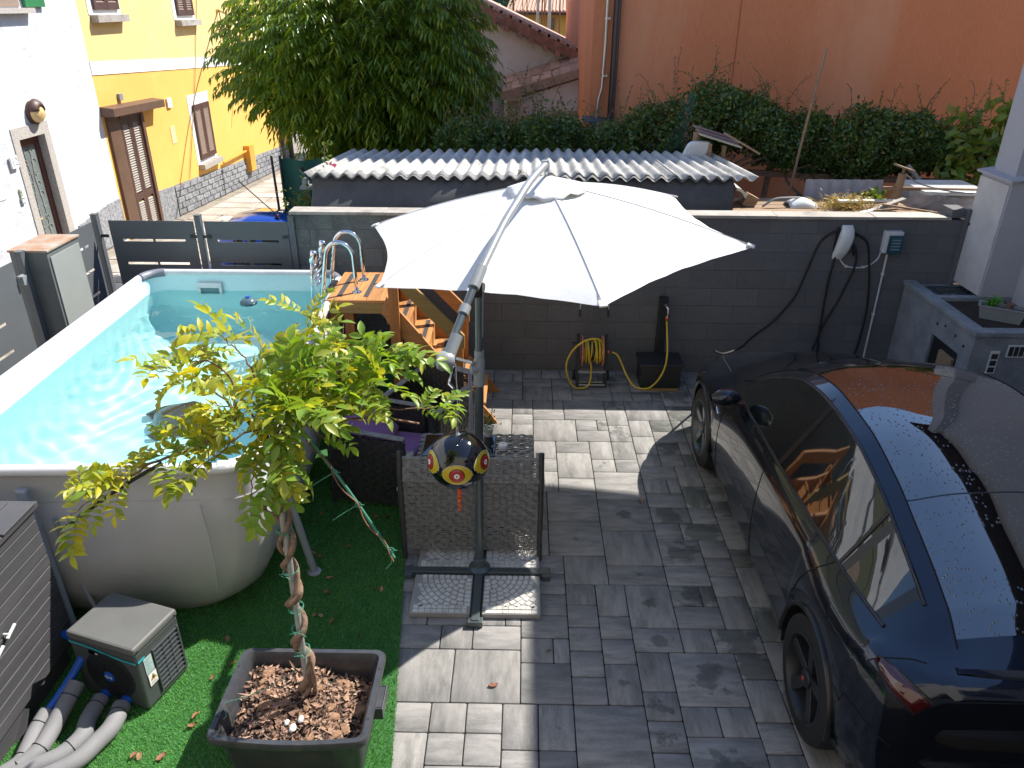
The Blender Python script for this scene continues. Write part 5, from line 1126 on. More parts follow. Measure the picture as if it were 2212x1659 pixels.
        g=G(); g.lathe([(.014,.113),(.012,.118),(0,.118)],wc,ax=(sgn,0,0),n=12); mk('hub_cap',g,mt_red,rim)
# spoiler lip, light bar, bumper shelf, sill
g=G(); 
row=[[Vector((CX+x,RY+.055+.05*(x/.62)**2+d,1.108+h-.02*(x/.62)**2)) for x in np.linspace(-.62,.62,25)] for d,h in ((.12,.012),(.03,.03),(-.05,.024),(-.055,.012),(.02,.0))]; g.sheet(row); mk('spoiler',g,mt_paint,car,smooth=50)
for zz,dd,mm,nm,h in ((.80,.0,mt_trim,'light_bar',.05),(.60,-.035,mt_paint,'bumper_shelf',.035)):
    g=G(); xs=np.linspace(-.84,.84,33); row=[]
    for (dy,dz) in ((.06,h),(-.02,h*.8),(-.03,0),(-.02,-h*.8),(.06,-h)):
        r_=[]
        for x in xs:
            yv=.36*max(0,(abs(x)-.55)/.29)**2.2 - .075*(1-min(1,(x/.93)**2)); r_.append(Vector((CX+x,RY+yv*.6+dy+dd,zz+dz)))
        row.append(r_)
    g.sheet(row); mk(nm,g,mm,car,smooth=50)
# front camera pod and wipers, charging port plug
g=G(); g.lathe([(.0,.012),(.03,.010),(.04,0)],(CX-.36,YM(2.95),1.40),ax=(0,.4,1),n=16); mk('rain_sensor',g,mt_trim,car)
g=G(); 
for (xa,xb) in ((-.45,.1),(.05,.55)): g.tube([surf('c7',3.52,-1,0)+Vector((0,0,0)) if 0 else Vector((CX+xa,YM(3.60),1.01)),Vector((CX+xb,YM(3.58),1.045))],.006,6)
mk('wiper',g,mt_trim,car)

# ================================================================= HEAT PUMP
hp_=thing('heat_pump','small grey pool heat pump with fan, teal stripe and warning label on the turf','heat pump',(-2.295,3.31,0),R(-17.5))
W2,D2,H2=.232,.17,.50
g=G(); g.box(-W2,W2,-D2,D2,.03,H2-.05); mk('casing',g,mt_pump,hp_,local=True,bevel=.012)
g=G(); g.prism([(-W2-.006,-D2-.006,H2-.052),(W2+.006,-D2-.006,H2-.052),(W2+.006,D2+.006,H2-.052),(-W2-.006,D2+.006,H2-.052)],(0,0,.05)); mk('lid',g,mt_pumplid,hp_,local=True,bevel=.014)
g=G(); pts=[]
for i in range(15):
    t=i/14; x=lerp(-W2,W2-.005,t); z=H2-.075-.035*(1/(1+math.exp(-(t-.5)*9))); pts.append((x,z))
g=G(); g.sheet([[(x,-D2-.004,z+.006) for x,z in pts],[(x,-D2-.004,z-.006) for x,z in pts]]); g.add([(W2+.003,-D2+.01,H2-.105),(W2+.003,-D2+.06,H2-.105),(W2+.003,-D2+.06,H2-.117),(W2+.003,-D2+.01,H2-.117)],[(0,1,2,3)]); mk('teal_stripe',g,mt_teal,hp_,local=True,solid=.002)
fc=Vector((.012,-D2-.001,.235))
g=G(); g.lathe([(.165,0),(.168,.004),(.150,.006),(0,.006)],fc,ax=(0,-1,0),n=48); fan=mk('fan_grille',g,mt_dark,hp_,local=True,smooth=30)
g=G()
for r_ in np.arange(.045,.165,.012): g.tube([fc+Vector((r_*math.cos(a),-.012+.00*r_,r_*math.sin(a))) for a in np.linspace(0,2*PI,40,endpoint=False)],.0016,4,closed=True)
for k in range(12):
    a=k*PI/6; g.tube([fc+Vector((.035*math.cos(a),-.01,.035*math.sin(a))),fc+Vector((.163*math.cos(a+.15),-.01,.163*math.sin(a+.15)))],.0018,4)
mk('grille_wires',g,mt_blackpl,fan,local=True)
g=G(); g.lathe([(.036,.006),(.036,.014),(.03,.016),(0,.016)],fc,ax=(0,-1,0),n=24); hub=mk('fan_hub',g,mt_bluepl,fan,local=True)
MH=MW(hp_)
def hpt(*p): return MH@Vector(p)
text('logo','Gre',.03,mt_white,frame_m(hpt(.012,-D2-.0185,.235),MH.to_3x3()@Vector((1,0,0)),(0,0,1)),fan)
g=G(); g.box(-.10,-.03,-D2-.006,-D2-.0005,H2-.128,H2-.102); mk('display',g,mt_glass_blk,hp_,local=True)
g=G(); 
for a in (-.05,-.04):
    for b in (H2-.119,H2-.112): g.box(a,a+.005,-D2-.008,-D2-.0065,b,b+.004)
mk('display_buttons',g,mt_white,hp_,local=True)
# side with condenser coil, slats and labels
g=G(); g.box(W2+.0005,W2+.002,-.045,.14,.08,.385); mk('coil',g,mt_coil,hp_,local=True)
g=G(); 
for i in range(10): g.box(W2+.003,W2+.010,-.05,.145,.075+i*.0335,.083+i*.0335)
g.box(W2+.002,W2+.0105,-.056,-.048,.07,.39); g.box(W2+.002,W2+.0105,.143,.155,.07,.39)
for yy in (.02,.08): g.box(W2+.0025,W2+.006,yy-.002,yy+.002,.075,.385)
mk('side_slats',g,mt_pump,hp_,local=True)
g=G(); g.box(W2+.001,W2+.003,-.125,-.062,.26,.375); mk('rating_label',g,mt_label,hp_,local=True)
g=G(); 
for i in range(9): g.box(W2+.0032,W2+.0036,-.119,-.119+.05*random.uniform(.5,1),.27+i*.0115,.2725+i*.0115)
mk('label_print',g,M('print_grey',(.12,.2,.22)),hp_,local=True)
g=G(); g.box(W2+.0037,W2+.005,-.122,-.058,.17,.255); wl=mk('warning_label',g,mt_white,hp_,local=True)
g=G(); g.prism([(W2+.0052,-.112,.205),(W2+.0052,-.068,.205),(W2+.0052,-.09,.246)],(.0008,0,0)); mk('warning_triangle',g,mt_dark,wl,local=False) if 0 else mk('warning_triangle',g,mt_dark,hp_,local=True)
g=G(); g.prism([(W2+.0062,-.107,.208),(W2+.0062,-.073,.208),(W2+.0062,-.09,.240)],(.0006,0,0)); mk('warning_yellow',g,M('warning_amber',(.75,.42,.03)),hp_,local=True)
g=G(); g.prism([(W2+.007,-.094,.212),(W2+.007,-.086,.212),(W2+.007,-.083,.222),(W2+.007,-.09,.233),(W2+.007,-.097,.222)],(.0005,0,0))
for i in range(3): g.box(W2+.0052,W2+.0057,-.114,-.066-.006*i,.178+i*.007,.1795+i*.007)
mk('warning_print',g,mt_dark,hp_,local=True)
g=G(); 
for (x,y) in ((W2+.006,-D2+.02),(W2+.006,D2-.02)): g.lathe([(.008,0),(.006,.003)],(x,y,H2-.03),ax=(1,0,0),n=10)
mk('screw',g,mt_dark,hp_,local=True)
g=G(); 
for (x,y) in ((-.18,-.13),(.18,-.13),(-.18,.13),(.18,.13)): g.box(x-.03,x+.03,y-.02,y+.02,.012,.03)
mk('foot',g,mt_rubber,hp_,local=True)
for x in (-.06,.09):
    a=hpt(x,-D2-.002,.075); b=hpt(x+.0,-D2-.05,.07); g=G(); g.tube([a,b],.027,14); g.lathe([(.034,0),(.034,.02)],a,ax=(b-a),n=10); mk('pipe_socket',g,mt_bluepl,hp_,smooth=40)
def pipe(lab,pts,r,m_,ties=()):
    o=thing('insulated_pipe',lab,'pipe',pts[-1],0,'pipes of the pool heat pump')
    c_=cr(pts,8); g=G(); g.tube(c_,r,16); mk('sleeve',g,m_,o,smooth=60)
    for t in ties:
        i=int(t*(len(c_)-2)); d=(c_[i+1]-c_[i]).normalized(); g=G(); a=d.orthogonal().normalized(); b=d.cross(a); g.tube([c_[i]+(r+.001)*(math.cos(q)*a+math.sin(q)*b) for q in np.linspace(0,2*PI,20,endpoint=False)],.0028,5,closed=True); mk('cable_tie',g,mt_rubber,o)
pipe('grey foam pipe curving from the right socket of the heat pump',[hpt(.09,-D2-.05,.07),(-2.265,2.93,.07),(-2.30,2.83,.065),(-2.36,2.71,.06),(-2.50,2.60,.06),(-2.7,2.5,.06)],.05,mt_foam,(.1,))
pipe('grey foam pipe curving from the left socket of the heat pump',[hpt(-.06,-D2-.05,.07),(-2.42,2.98,.07),(-2.40,2.87,.065),(-2.45,2.76,.06),(-2.53,2.69,.065),(-2.68,2.60,.06)],.048,mt_foam,(.1,.55))
pipe('grey foam pipe nearest the dark storage shed',[(-2.50,3.36,.32),(-2.60,3.36,.30),(-2.70,3.40,.28),(-2.74,3.42,.27)],.028,mt_bluepl)
bpy.data.objects['insulated_pipe.002']['label']='blue hose end beside the left corner of the heat pump'
pipe('grey foam pipe running down beside the storage shed, second from it',[(-2.545,3.14,.17),(-2.565,3.0,.12),(-2.575,2.88,.085),(-2.585,2.77,.07),(-2.64,2.68,.06)],.047,mt_foam,(.15,.75))
pipe('grey foam pipe closest to the dark storage shed',[(-2.655,3.0,.10),(-2.665,2.9,.08),(-2.655,2.79,.065),(-2.65,2.70,.06),(-2.72,2.62,.055)],.045,mt_foam,(.2,.7))
pipe('bright blue hose running up behind the foam pipes',[(-2.52,3.22,.30),(-2.58,3.16,.20),(-2.63,3.07,.13),(-2.655,2.99,.10)],.024,mt_bluepl)
pipe('thin pale hose hanging down the pool leg',[(-2.80,3.71,.9),(-2.78,3.72,.5),(-2.70,3.68,.25),(-2.60,3.6,.12),(-2.5,3.52,.06)],.014,mt_plas_g)

# ================================================================= STORAGE SHED
sh=thing('storage_shed','dark grey plank-look resin shed at the left edge, white latches on its door','shed',(-3.2,3.0,0))
SX=-2.755
g=G(); g.box(-3.7,SX-.02,2.3,3.50,.16,1.10); mk('carcass',g,mt_resin,sh)
zz=.155; k=0
while zz<1.08:
    g=G(); g.box(SX-.018,SX,2.3,3.51,zz+.003,zz+.0785); mk('plank',g,mt_resin,sh,bevel=.004); zz+=.082; k+=1
g=G(); g.prism([(-3.75,2.25,1.12),(SX+.02,2.25,1.12),(SX+.02,3.54,1.12),(-3.75,3.54,1.12)],(0,0,.04)); lid=mk('lid',g,mt_resin,sh,bevel=.008)
g=G()
for i in range(6):
    for j in range(4): 
        x0=-3.7+i*.155+(.05 if j%2 else 0); g.box(x0,x0+.148,2.3+j*.305,2.3+j*.305+.298,1.1605,1.172)
mk('lid_tile',g,mt_resin,lid,bevel=.003)
g=G(); g.prism([(SX-.0,2.84,.0),(SX-.0,3.0,.12),(SX-.0,3.0,.0)],(-.3,0,0)); g.box(-3.6,SX-.03,2.35,3.45,0,.158); mk('plinth',g,mt_resin,sh)
g=G()
for (y,z) in ((3.02,.66),(2.90,.62)):
    g.tube([(SX,y,z),(SX+.03,y,z)],.007,8); g.bar((SX+.03,y-.02,z-.01),(SX+.03,y+.06,z+.02),.008,.014,(1,0,0))
mk('latch',g,mt_whitepl,sh)
# ================================================================= TUB AND WISTERIA
tb_=thing('plastic_tub','large black plastic tub full of bark mulch, the twining wisteria rising from it','tub',(-1.15,2.85,0))
TZ=.42
def rrect(x0,x1,y0,y1,z,r=.03,n=4):
    out=[]
    for (cx,cy,a0) in ((x1-r,y0+r,-PI/2),(x1-r,y1-r,0),(x0+r,y1-r,PI/2),(x0+r,y0+r,PI)):
        out+=[Vector((cx+r*math.cos(a0+PI/2*i/n),cy+r*math.sin(a0+PI/2*i/n),z)) for i in range(n+1)]
    return out
x0,x1,y0,y1=-1.555,-.745,2.585,3.19
def sag(rw,a):   # front edge pushed out in the middle
    for p in rw:
        if p.y<y0+.1: p.z-=.022*max(0,math.sin(PI*(p.x-x0)/(x1-x0)))*a; p.y-=.012*max(0,math.sin(PI*(p.x-x0)/(x1-x0)))*a
    return rw
def rr_(i,z,r): 
    t=rrect(x0+i,x1-i,y0+i,y1-i,z,r)
    return t
def dens(rw):
    out=[]; n=len(rw)
    for i in range(n):
        a,b=rw[i],rw[(i+1)%n]; out.append(a.copy())
        if (b-a).length>.2:
            for k in range(1,10): out.append(lerp(a,b,k/10))
    return out
R1=[sag(dens(rr_(.075,.012,.05)),0),sag(dens(rr_(.035,TZ-.05,.05)),.6),sag(dens(rr_(.0,TZ-.045,.05)),1),sag(dens(rr_(-.004,TZ-.015,.05)),1),sag(dens(rr_(.004,TZ,.05)),1),sag(dens(rr_(.03,TZ,.04)),1),sag(dens(rr_(.036,TZ-.01,.04)),1),sag(dens(rr_(.05,TZ-.04,.04)),1),sag(dens(rr_(.06,TZ-.10,.04)),.6),sag(dens(rr_(.075,.05,.04)),0)]
g=G(); g.sheet(R1,wrap=True); g.add([Vector((p.x,p.y,.03)) for p in R1[-1]],[tuple(range(len(R1[-1])))]); mk('tub_body',g,mt_tub,tb_,smooth=50)
g=G()
for i in range(1,8): 
    g=G(); x=lerp(x0,x1,i/8); g.prism([(x-.004,y0+.03,TZ-.05),(x+.004,y0+.03,TZ-.05),(x+.004,y0+.065,TZ-.16),(x-.004,y0+.065,TZ-.16)],(0,-.018,0)); mk('rib',g,mt_tub,tb_)
g=G()
for yy in (2.83,2.97): g.box(x1-.03,x1+.03,yy-.004,yy+.004,TZ-.13,TZ-.045)
g.box(x1-.01,x1+.035,2.82,2.98,TZ-.055,TZ-.045); g.box(x1+.028,x1+.036,2.82,2.98,TZ-.12,TZ-.045)
mk('handle',g,mt_tub,tb_,bevel=.002)
g=G(); 
for (x,y) in ((x0+.018,2.72),(x1-.018,2.72),(x0+.018,3.05),(x1-.016,3.05)): g.lathe([(.008,0),(.008,.0008)],(x,y,TZ),n=10)
mk('rim_hole',g,mt_rubber,tb_)
g=G(); rows_=[]
def soilz(x,y): 
    return .30+.03*math.sin(5*x+2)*math.cos(4*y)+.05*math.exp(-((x+1.14)**2+(y-2.9)**2)/.02)-.05*math.exp(-((x+.83)**2)/.01)+.012*math.sin(23*x+9*y)
for j in range(25): rows_.append([Vector((lerp(x0+.06,x1-.06,i/32),lerp(y0+.06,y1-.06,j/24),soilz(lerp(x0+.06,x1-.06,i/32),lerp(y0+.06,y1-.06,j/24)))) for i in range(33)])
g.sheet(rows_); mk('soil',g,mt_soil,tb_,smooth=180)
n=1900; X_=rng.uniform(x0+.07,x1-.07,n); Y_=rng.uniform(y0+.07,y1-.07,n); Zs=np.array([soilz(x,y) for x,y in zip(X_,Y_)])+rng.uniform(0,.02,n)
D=rng.normal(size=(n,3)); D[:,2]*=.35; N_=rng.normal(size=(n,3))*.35+[0,0,1]
leafcloud('bark_mulch',np.stack([X_,Y_,Zs],1),D,N_,rng.gamma(2.2,.011,n)+.006,rng.gamma(2.2,.006,n)+.005,lf_bark,tb_,kind='stuff',fold=.3)
n=26
for k in range(n):
    x,y=random.uniform(x0+.09,x1-.09),random.uniform(y0+.09,y1-.09); s_=random.uniform(.018,.034); g=G(); bm_=[]
    a=random.uniform(0,PI); g.lathe([(0,-.35*s_),(.8*s_,-.2*s_),(s_,.05*s_),(.75*s_,.3*s_),(0,.42*s_)],(0,0,0),n=7); 
    g.v=[(v[0]*1.4*math.cos(a)-v[1]*math.sin(a)+x,v[0]*1.4*math.sin(a)+v[1]*math.cos(a)+y,v[2]+soilz(x,y)+.012) for v in g.v]; mk('bark_piece',g,mt_bark,tb_,smooth=30)
for k,(x,y,s_) in enumerate(((-1.13,2.78,.020),(-1.165,2.735,.022),(-1.20,2.76,.016))):
    g=G(); g.lathe([(0,-.6),(.6,-.45),(.9,0),(.65,.55),(0,.75)],(0,0,0),n=9); g.v=[(v[0]*s_*1.0+x,v[1]*s_*1.4+y,v[2]*s_+soilz(x,y)+.022) for v in g.v]
    mk('white_pebble',g,mt_white,None,smooth=180,label=['largest white pebble, nearest the twisted wisteria trunk','middle white pebble, frontmost of the three in the tub','smallest white pebble, leftmost of the three in the tub'][k],cat='pebble',group='white pebbles on the mulch')

ws=thing('wisteria','young wisteria with twisted brown trunk tied to a pale stake, yellow-green leaves','climbing plant',(-1.14,2.90,.3))
S0=Vector((-1.125,2.93,.28)); S1=Vector((-1.165,3.06,1.82))
g=G(); g.tube([S0,lerp(S0,S1,.5),S1],.017,12); mk('stake',g,mt_stake,ws,smooth=60)
def twine(ph0,turns,r0,r1,ra,rb,t0=0,t1=.92,seed=0):
    random.seed(seed); pts=[];rad=[]; N=90
    for i in range(N):
        t=lerp(t0,t1,i/(N-1)); c_=lerp(S0,S1,t); a=ph0+turns*2*PI*(i/(N-1))+.5*math.sin(i*.13+seed); r=lerp(r0,r1,i/(N-1))+.006*math.sin(i*.31+seed)
        pts.append(c_+Vector((r*math.cos(a),r*math.sin(a),.01*math.sin(i*.5)))); rad.append(lerp(ra,rb,i/(N-1))*(1+.12*math.sin(i*.7+seed)))
    return pts,rad
for (p,tn_,r0,r1,ra,rb,sd) in ((0,5.5,.038,.030,.021,.013,1),(2.4,4.5,.034,.033,.015,.011,2),):
    pts,rad=twine(p,tn_,r0,r1,ra,rb,seed=sd); g=G(); g.tube(pts,rad,9); mk('stem',g,mt_vine,ws,smooth=60)
g=G(); g.tube(cr([S0+Vector((.03,-.02,.05)),S0+Vector((.05,-.05,.0)),S0+Vector((.10,-.09,.0)),S0+Vector((.13,-.13,-.03))],4),[.02]*12+[.014],9); g.tube([S0+Vector((.03,0,-.0)),S0+Vector((.045,-.01,.2)),S0+Vector((.03,.0,.36))],.013,8); mk('root',g,mt_vine,ws,smooth=60)
g=G(); cA=lerp(S0,S1,.80); g.tube([cA+Vector((-.03+.045*math.cos(a),.02*math.sin(a)-.02,.028*math.sin(a)+.01*a/6)) for a in np.linspace(.3,2*PI+.2,18)],.012,8); mk('stem_knot',g,mt_vine,ws,smooth=60)
random.seed(4)
for t in (.24,.33,.41,.56,.72):
    g=G(); c_=lerp(S0,S1,t)
    for k in range(3): 
        zc=random.uniform(-.01,.01); g.tube([c_+Vector((.039*math.cos(a)+.0,.037*math.sin(a),zc+.010*math.sin(a+k))) for a in np.linspace(0,2*PI,16)],.0018,4)
        a=random.uniform(0,6); g.tube([c_+Vector((.045*math.cos(a),-.045,zc)),c_+Vector((.045*math.cos(a)+random.uniform(-.05,.07),-.06,zc+random.uniform(-.02,.03)))],.0018,4)
    mk('wire_tie',g,mt_tie,ws)
g=G(); g.tube(cr([lerp(S0,S1,.17)+Vector((-.02,-.02,0)),Vector((-1.38,2.85,.44)),Vector((-1.53,2.80,.42)),Vector((-1.50,2.74,.40)),Vector((-1.56,2.70,.38)),Vector((-1.57,2.66,.40))],4),.0018,4); mk('loose_wire',g,mt_tie,ws)
HB=S1+Vector((0,0,.0))
# unit compound leaves (several shared meshes)
def compound(name, nl, L_, ll, lw, mat, seed, droop=.5, curl=.25):
    r_=np.random.default_rng(seed); P=[];Dd=[];Nn=[];ln=[];wd=[]
    g=G(); path=[]
    for i in range(9):
        t=i/8; path.append(Vector((t*L_*math.cos(droop*t*.7),.02*L_*math.sin(3*t),-L_*t*math.sin(droop*t*.7)*.8)))
    g.tube(path,[.0018*(1-.5*i/8) for i in range(9)],4)
    V=[];F=[]
    def leaflet(base,d,n_,l,w):
        d=d.normalized(); s_=d.cross(n_).normalized(); n_=s_.cross(d); b0=len(g.v)
        prof_=[(0,0,0),(.18,.62,.02),(.42,1.0,.03),(.70,.72,.0),(.88,.30,-.05),(1,0,-.12)]
        mid=[base+d*l*a+n_*(l*c) for a,b,c in prof_]; vs=[]
        up=.20*r_.uniform(.3,1.5)
        for (a,b,c),m_ in zip(prof_,mid):
            vs+=[m_+s_*w*b*.5+n_*w*b*up, m_, m_-s_*w*b*.5+n_*w*b*up]
        fs=[]
        for i in range(5):
            fs+=[(i*3,i*3+1,i*3+4,i*3+3),(i*3+1,i*3+2,i*3+5,i*3+4)]
        g.add(vs,fs)
    for k in range(nl):
        t=.22+.76*k/(nl-1); i=min(7,int(t*8)); base=lerp(path[i],path[i+1],t*8-i); dr=(path[i+1]-path[i]).normalized()
        for sd in (-1,1):
            dd=dr*r_.uniform(.35,.7)+Vector((0,sd,0))*r_.uniform(.7,1)+Vector((0,0,r_.uniform(-.2,.6)))
            sc=math.sin(.5+2.1*k/(nl-1))*.25+.8
            leaflet(base,dd,Vector((r_.normal()*.25,r_.normal()*.3*1,1)),ll*sc*r_.uniform(.8,1.12),lw*sc*r_.uniform(.85,1.15))
    leaflet(path[-1],(path[-1]-path[-2])+Vector((0,0,-.005)),Vector((0,0,1)),ll*1.1,lw*1.05)
    me=bpy.data.meshes.new(name); me.from_pydata(g.v,[],g.f); me.materials.append(mat); me.polygons.foreach_set('use_smooth',[True]*len(me.polygons)); me.update(); return me
LY=[compound('leaf',[5,6,5,6][k],[.20,.25,.17,.23][k],.076,.033,lf_wist,k,droop=.5+.2*k) for k in range(4)]
LGn=[compound('leaf',[5,6,6,5][k],[.20,.25,.23,.18][k],.082,.036,lf_wistg,10+k,droop=.4+.2*k) for k in range(4)]
K_=2560/2212
def upj(vx,vy,Yp):   # a point on the plane y = Yp seen at a given place, used to lay out the branch ends
    F_=1650.07; d=_rt2*((vx-1106)/F_)-_up2*((vy-829.5)/F_)+_f; t=Yp/d.y; return Vector((0,0,CAM_H))+d*t
random.seed(21)
BR_=[ # polyline, leaf mesh family, leaf count
 ([HB,upj(520,905,2.95),upj(430,965,2.85),upj(330,1000,2.75),upj(230,1060,2.68),upj(140,1120,2.64)],'y',31),
 ([HB,upj(545,800,3.1),upj(500,745,3.2),upj(470,720,3.3)],'y',7),
 ([HB,upj(620,790,3.2),upj(655,735,3.4),upj(675,700,3.5),upj(655,675,3.6)],'y',11),
 ([HB,upj(640,845,3.15),upj(720,810,3.3),upj(800,780,3.4),upj(855,745,3.45)],'g',26),
 ([HB,upj(660,880,3.1),upj(740,870,3.15),upj(800,845,3.2),upj(830,805,3.25)],'g',24),
 ([HB,upj(640,900,3.1),upj(760,880,3.2),upj(880,885,3.3),upj(990,872,3.35)],'g',7),
 ([HB,upj(470,850,3.0),upj(400,810,3.0),upj(340,800,3.0)],'y',10),
 ([HB,upj(480,800,3.1),upj(420,780,3.1),upj(430,760,3.15)],'y',5),
 ([HB,upj(600,930,2.9),upj(590,985,2.85),upj(600,1030,2.85)],'g',15),
 ([HB,upj(540,930,2.9),upj(470,985,2.85),upj(440,1000,2.85)],'y',11),
 ([HB,upj(560,940,2.88),upj(550,1010,2.86),upj(542,1080,2.86)],'g',5),
 ([HB,upj(660,920,3.0),upj(690,940,3.05),upj(715,950,3.1)],'g',5),
 ([HB,upj(600,840,3.1),upj(560,790,3.3),upj(600,740,3.4)],'y',8),
 ([HB,upj(620,860,3.0),upj(640,820,3.05),upj(700,790,3.1)],'g',18),
 ([HB,upj(600,880,2.95),upj(640,900,2.92),upj(680,890,2.9)],'g',14),
 ([HB,upj(540,860,2.98),upj(500,880,2.9),upj(455,870,2.88)],'y',9),
]
for bi,(pl,fam,cnt) in enumerate(BR_):
    c_=cr(pl,7); n=len(c_); r0=.011 if bi in (0,) else .006
    g=G(); g.tube([p+Vector((random.gauss(0,.004),random.gauss(0,.004),random.gauss(0,.004))) for p in c_],[lerp(r0,.002,i/(n-1)) for i in range(n)],7); br=mk('branch',g,mt_vine if bi in (0,) else mt_twig,ws,smooth=60)
    for k in range(cnt):
        t=.22+.78*(k+random.random()*.6)/cnt; 
        if bi==5: t=.80+.2*(k+.5)/cnt
        i=min(n-2,int(t*(n-1))); p=c_[i]; d=(c_[i+1]-c_[i]).normalized()
        ang=random.uniform(0,2*PI) if cnt>9 else random.uniform(0,2*PI); side=d.orthogonal().normalized(); side.rotate(Matrix.Rotation(ang,3,d))
        dirn=(d*random.uniform(.1,.7)+side*random.uniform(.6,1)+Vector((0,0,.42))).normalized()
        if dirn.z<-.1 and bi not in (8,10): dirn.z*=-.4; dirn.normalize()
        if bi in (8,10): dirn=(dirn+Vector((0,0,-.5))).normalized()
        fm=LY if (fam=='y') != (random.random()<.13) else LGn
        o=bpy.data.objects.new('leaf',random.choice(fm)); COL.objects.link(o); o.parent=ws
        X_=dirn; Zv=(Vector((0,0,1))+Vector((random.gauss(0,.35),random.gauss(-.12,.35),0))); Yv=Zv.cross(X_)
        if Yv.length<.1: Yv=Vector((0,1,0))
        Yv.normalize(); Zv=X_.cross(Yv); mt4=Matrix((X_,Yv,Zv)).transposed().to_4x4(); s_=random.uniform(.74,1.06)*(.85 if bi in (10,) else .72 if bi==5 else .86 if bi==0 else 1)
        o.rotation_euler=mt4.to_euler(); o.scale=(s_,s_,s_); o.location=p-ws.location
# training rods
g=G(); a,b=upj(640,915,3.02),upj(852,1205,2.95); c_=cr([a,lerp(a,b,.5)+Vector((0,0,.03)),b],6); g.tube(c_,.0075,8); rod=mk('training_rod',g,mt_tie,ws,smooth=60)
g=G(); g.tube([lerp(a,b,t)+Vector((.012*math.cos(t*22),-.012,.028+.012*math.sin(t*22)-.02*t)) for t in np.linspace(.0,1.02,26)],.004,6); mk('bare_shoot',g,mt_twig,ws,smooth=60)
for t in (.38,.62,.97):
    q=lerp(a,b,t)+Vector((0,0,.025)); g=G(); g.tube([q+Vector((.014*math.cos(s_),.0,.014*math.sin(s_))) for s_ in np.linspace(0,2*PI,12)],.0025,5); g.tube(cr([q,q+Vector((-.06,-.02,-.03)),q+Vector((-.12,-.03,-.07))] if t<.9 else [q,q+Vector((.0,-.02,-.06)),q+Vector((-.03,-.02,-.10))],4),.0025,5); g.tube([q,q+Vector((.03,-.01,.006))],.0022,4); mk('wire_tie',g,mt_tie,ws)
g=G(); g.tube(cr([upj(140,1140,2.62),upj(250,1060,2.66),upj(350,1000,2.76)],5),.009,8); mk('dark_rod',g,mt_rubber,ws,smooth=60)
g=G(); g.tube([upj(650,900,3.0),upj(740,905,3.05),upj(830,912,3.1)],.003,5); g.tube([upj(700,910,3.15),upj(820,900,3.25),upj(905,915,3.3)],.006,6); mk('bare_shoot',g,mt_twig,ws,smooth=60)

# fallen leaves on turf and paving
lm=[]
for k in range(4):
    g=G(); r_=np.random.default_rng(50+k); L_=.045; pr=[(0,0),(.25,.5),(.55,.62),(.85,.3),(1,0)]
    mid=[Vector((a*L_-L_/2,0,.004+.007*math.sin(a*3+k))) for a,b in pr]; vs=[]
    for (a,b),m_ in zip(pr,mid): vs+=[m_+Vector((0,b*L_*.5,.006*r_.random()+.002)),m_,m_-Vector((0,b*L_*.5,-.008*r_.random()))]
    fs=[]
    for i in range(4): fs+=[(i*3,i*3+1,i*3+4,i*3+3),(i*3+1,i*3+2,i*3+5,i*3+4)]
    g.add(vs,fs); me=bpy.data.meshes.new('fallen_leaf'); me.from_pydata(g.v,[],g.f); me.materials.append(lf_dry); lm.append(me)
random.seed(31); spots=[]
for _ in range(60):
    x,y=random.uniform(-2.1,-.85),random.uniform(2.5,5.0)
    if (-2.65<x<-1.95 and 2.9<y<3.6) or (x0-.03<x<x1+.05 and y0-.05<y<y1+.05): continue
    if x>turf_edge(y)-.05: continue
    if y>3.9 and x<-1.75: continue
    spots.append((x,y,.026))
spots+=[(-.15,4.0-.68,.004),(1.62,2.72,.004),(1.0,5.25,.004),(.2,3.6,.004)]
fg='dead brown leaves scattered on the turf and paving'
for (x,y,z) in spots:
    o=bpy.data.objects.new('fallen_leaf',random.choice(lm)); COL.objects.link(o); o.location=(x,y,z); o.rotation_euler=(random.gauss(0,.3),random.gauss(0,.3),random.uniform(0,6.3)); s_=random.uniform(.75,1.45); o.scale=(s_,s_,s_)
    
    if z<.01: lb_={(-.15,4.0-.68,.004):'dead leaf on the sunlit pavers in front of the parasol slabs',(1.62,2.72,.004):'dead leaf on the paving by the rear wheel of the dark car',(1.0,5.25,.004):'dead leaf on the paving right of the wicker bench',(.2,3.6,.004):'dead leaf at the edge of shade near the parasol base'}[(x,y,z)]
    elif y>4.1: lb_='dead leaf on the turf beside the pool support leg'
    elif y>3.3 and x>-1.5: lb_='dead leaf on the shaded turf between the tub and the wicker seats'
    elif y>3.3: lb_='dead leaf on the turf near the front corner of the pool'
    elif x<-1.7: lb_='dead leaf on the sunlit turf between heat pump and black tub'
    else: lb_='dead leaf on the turf beside the black tub'
    tag(o,lb_,'leaf',fg)

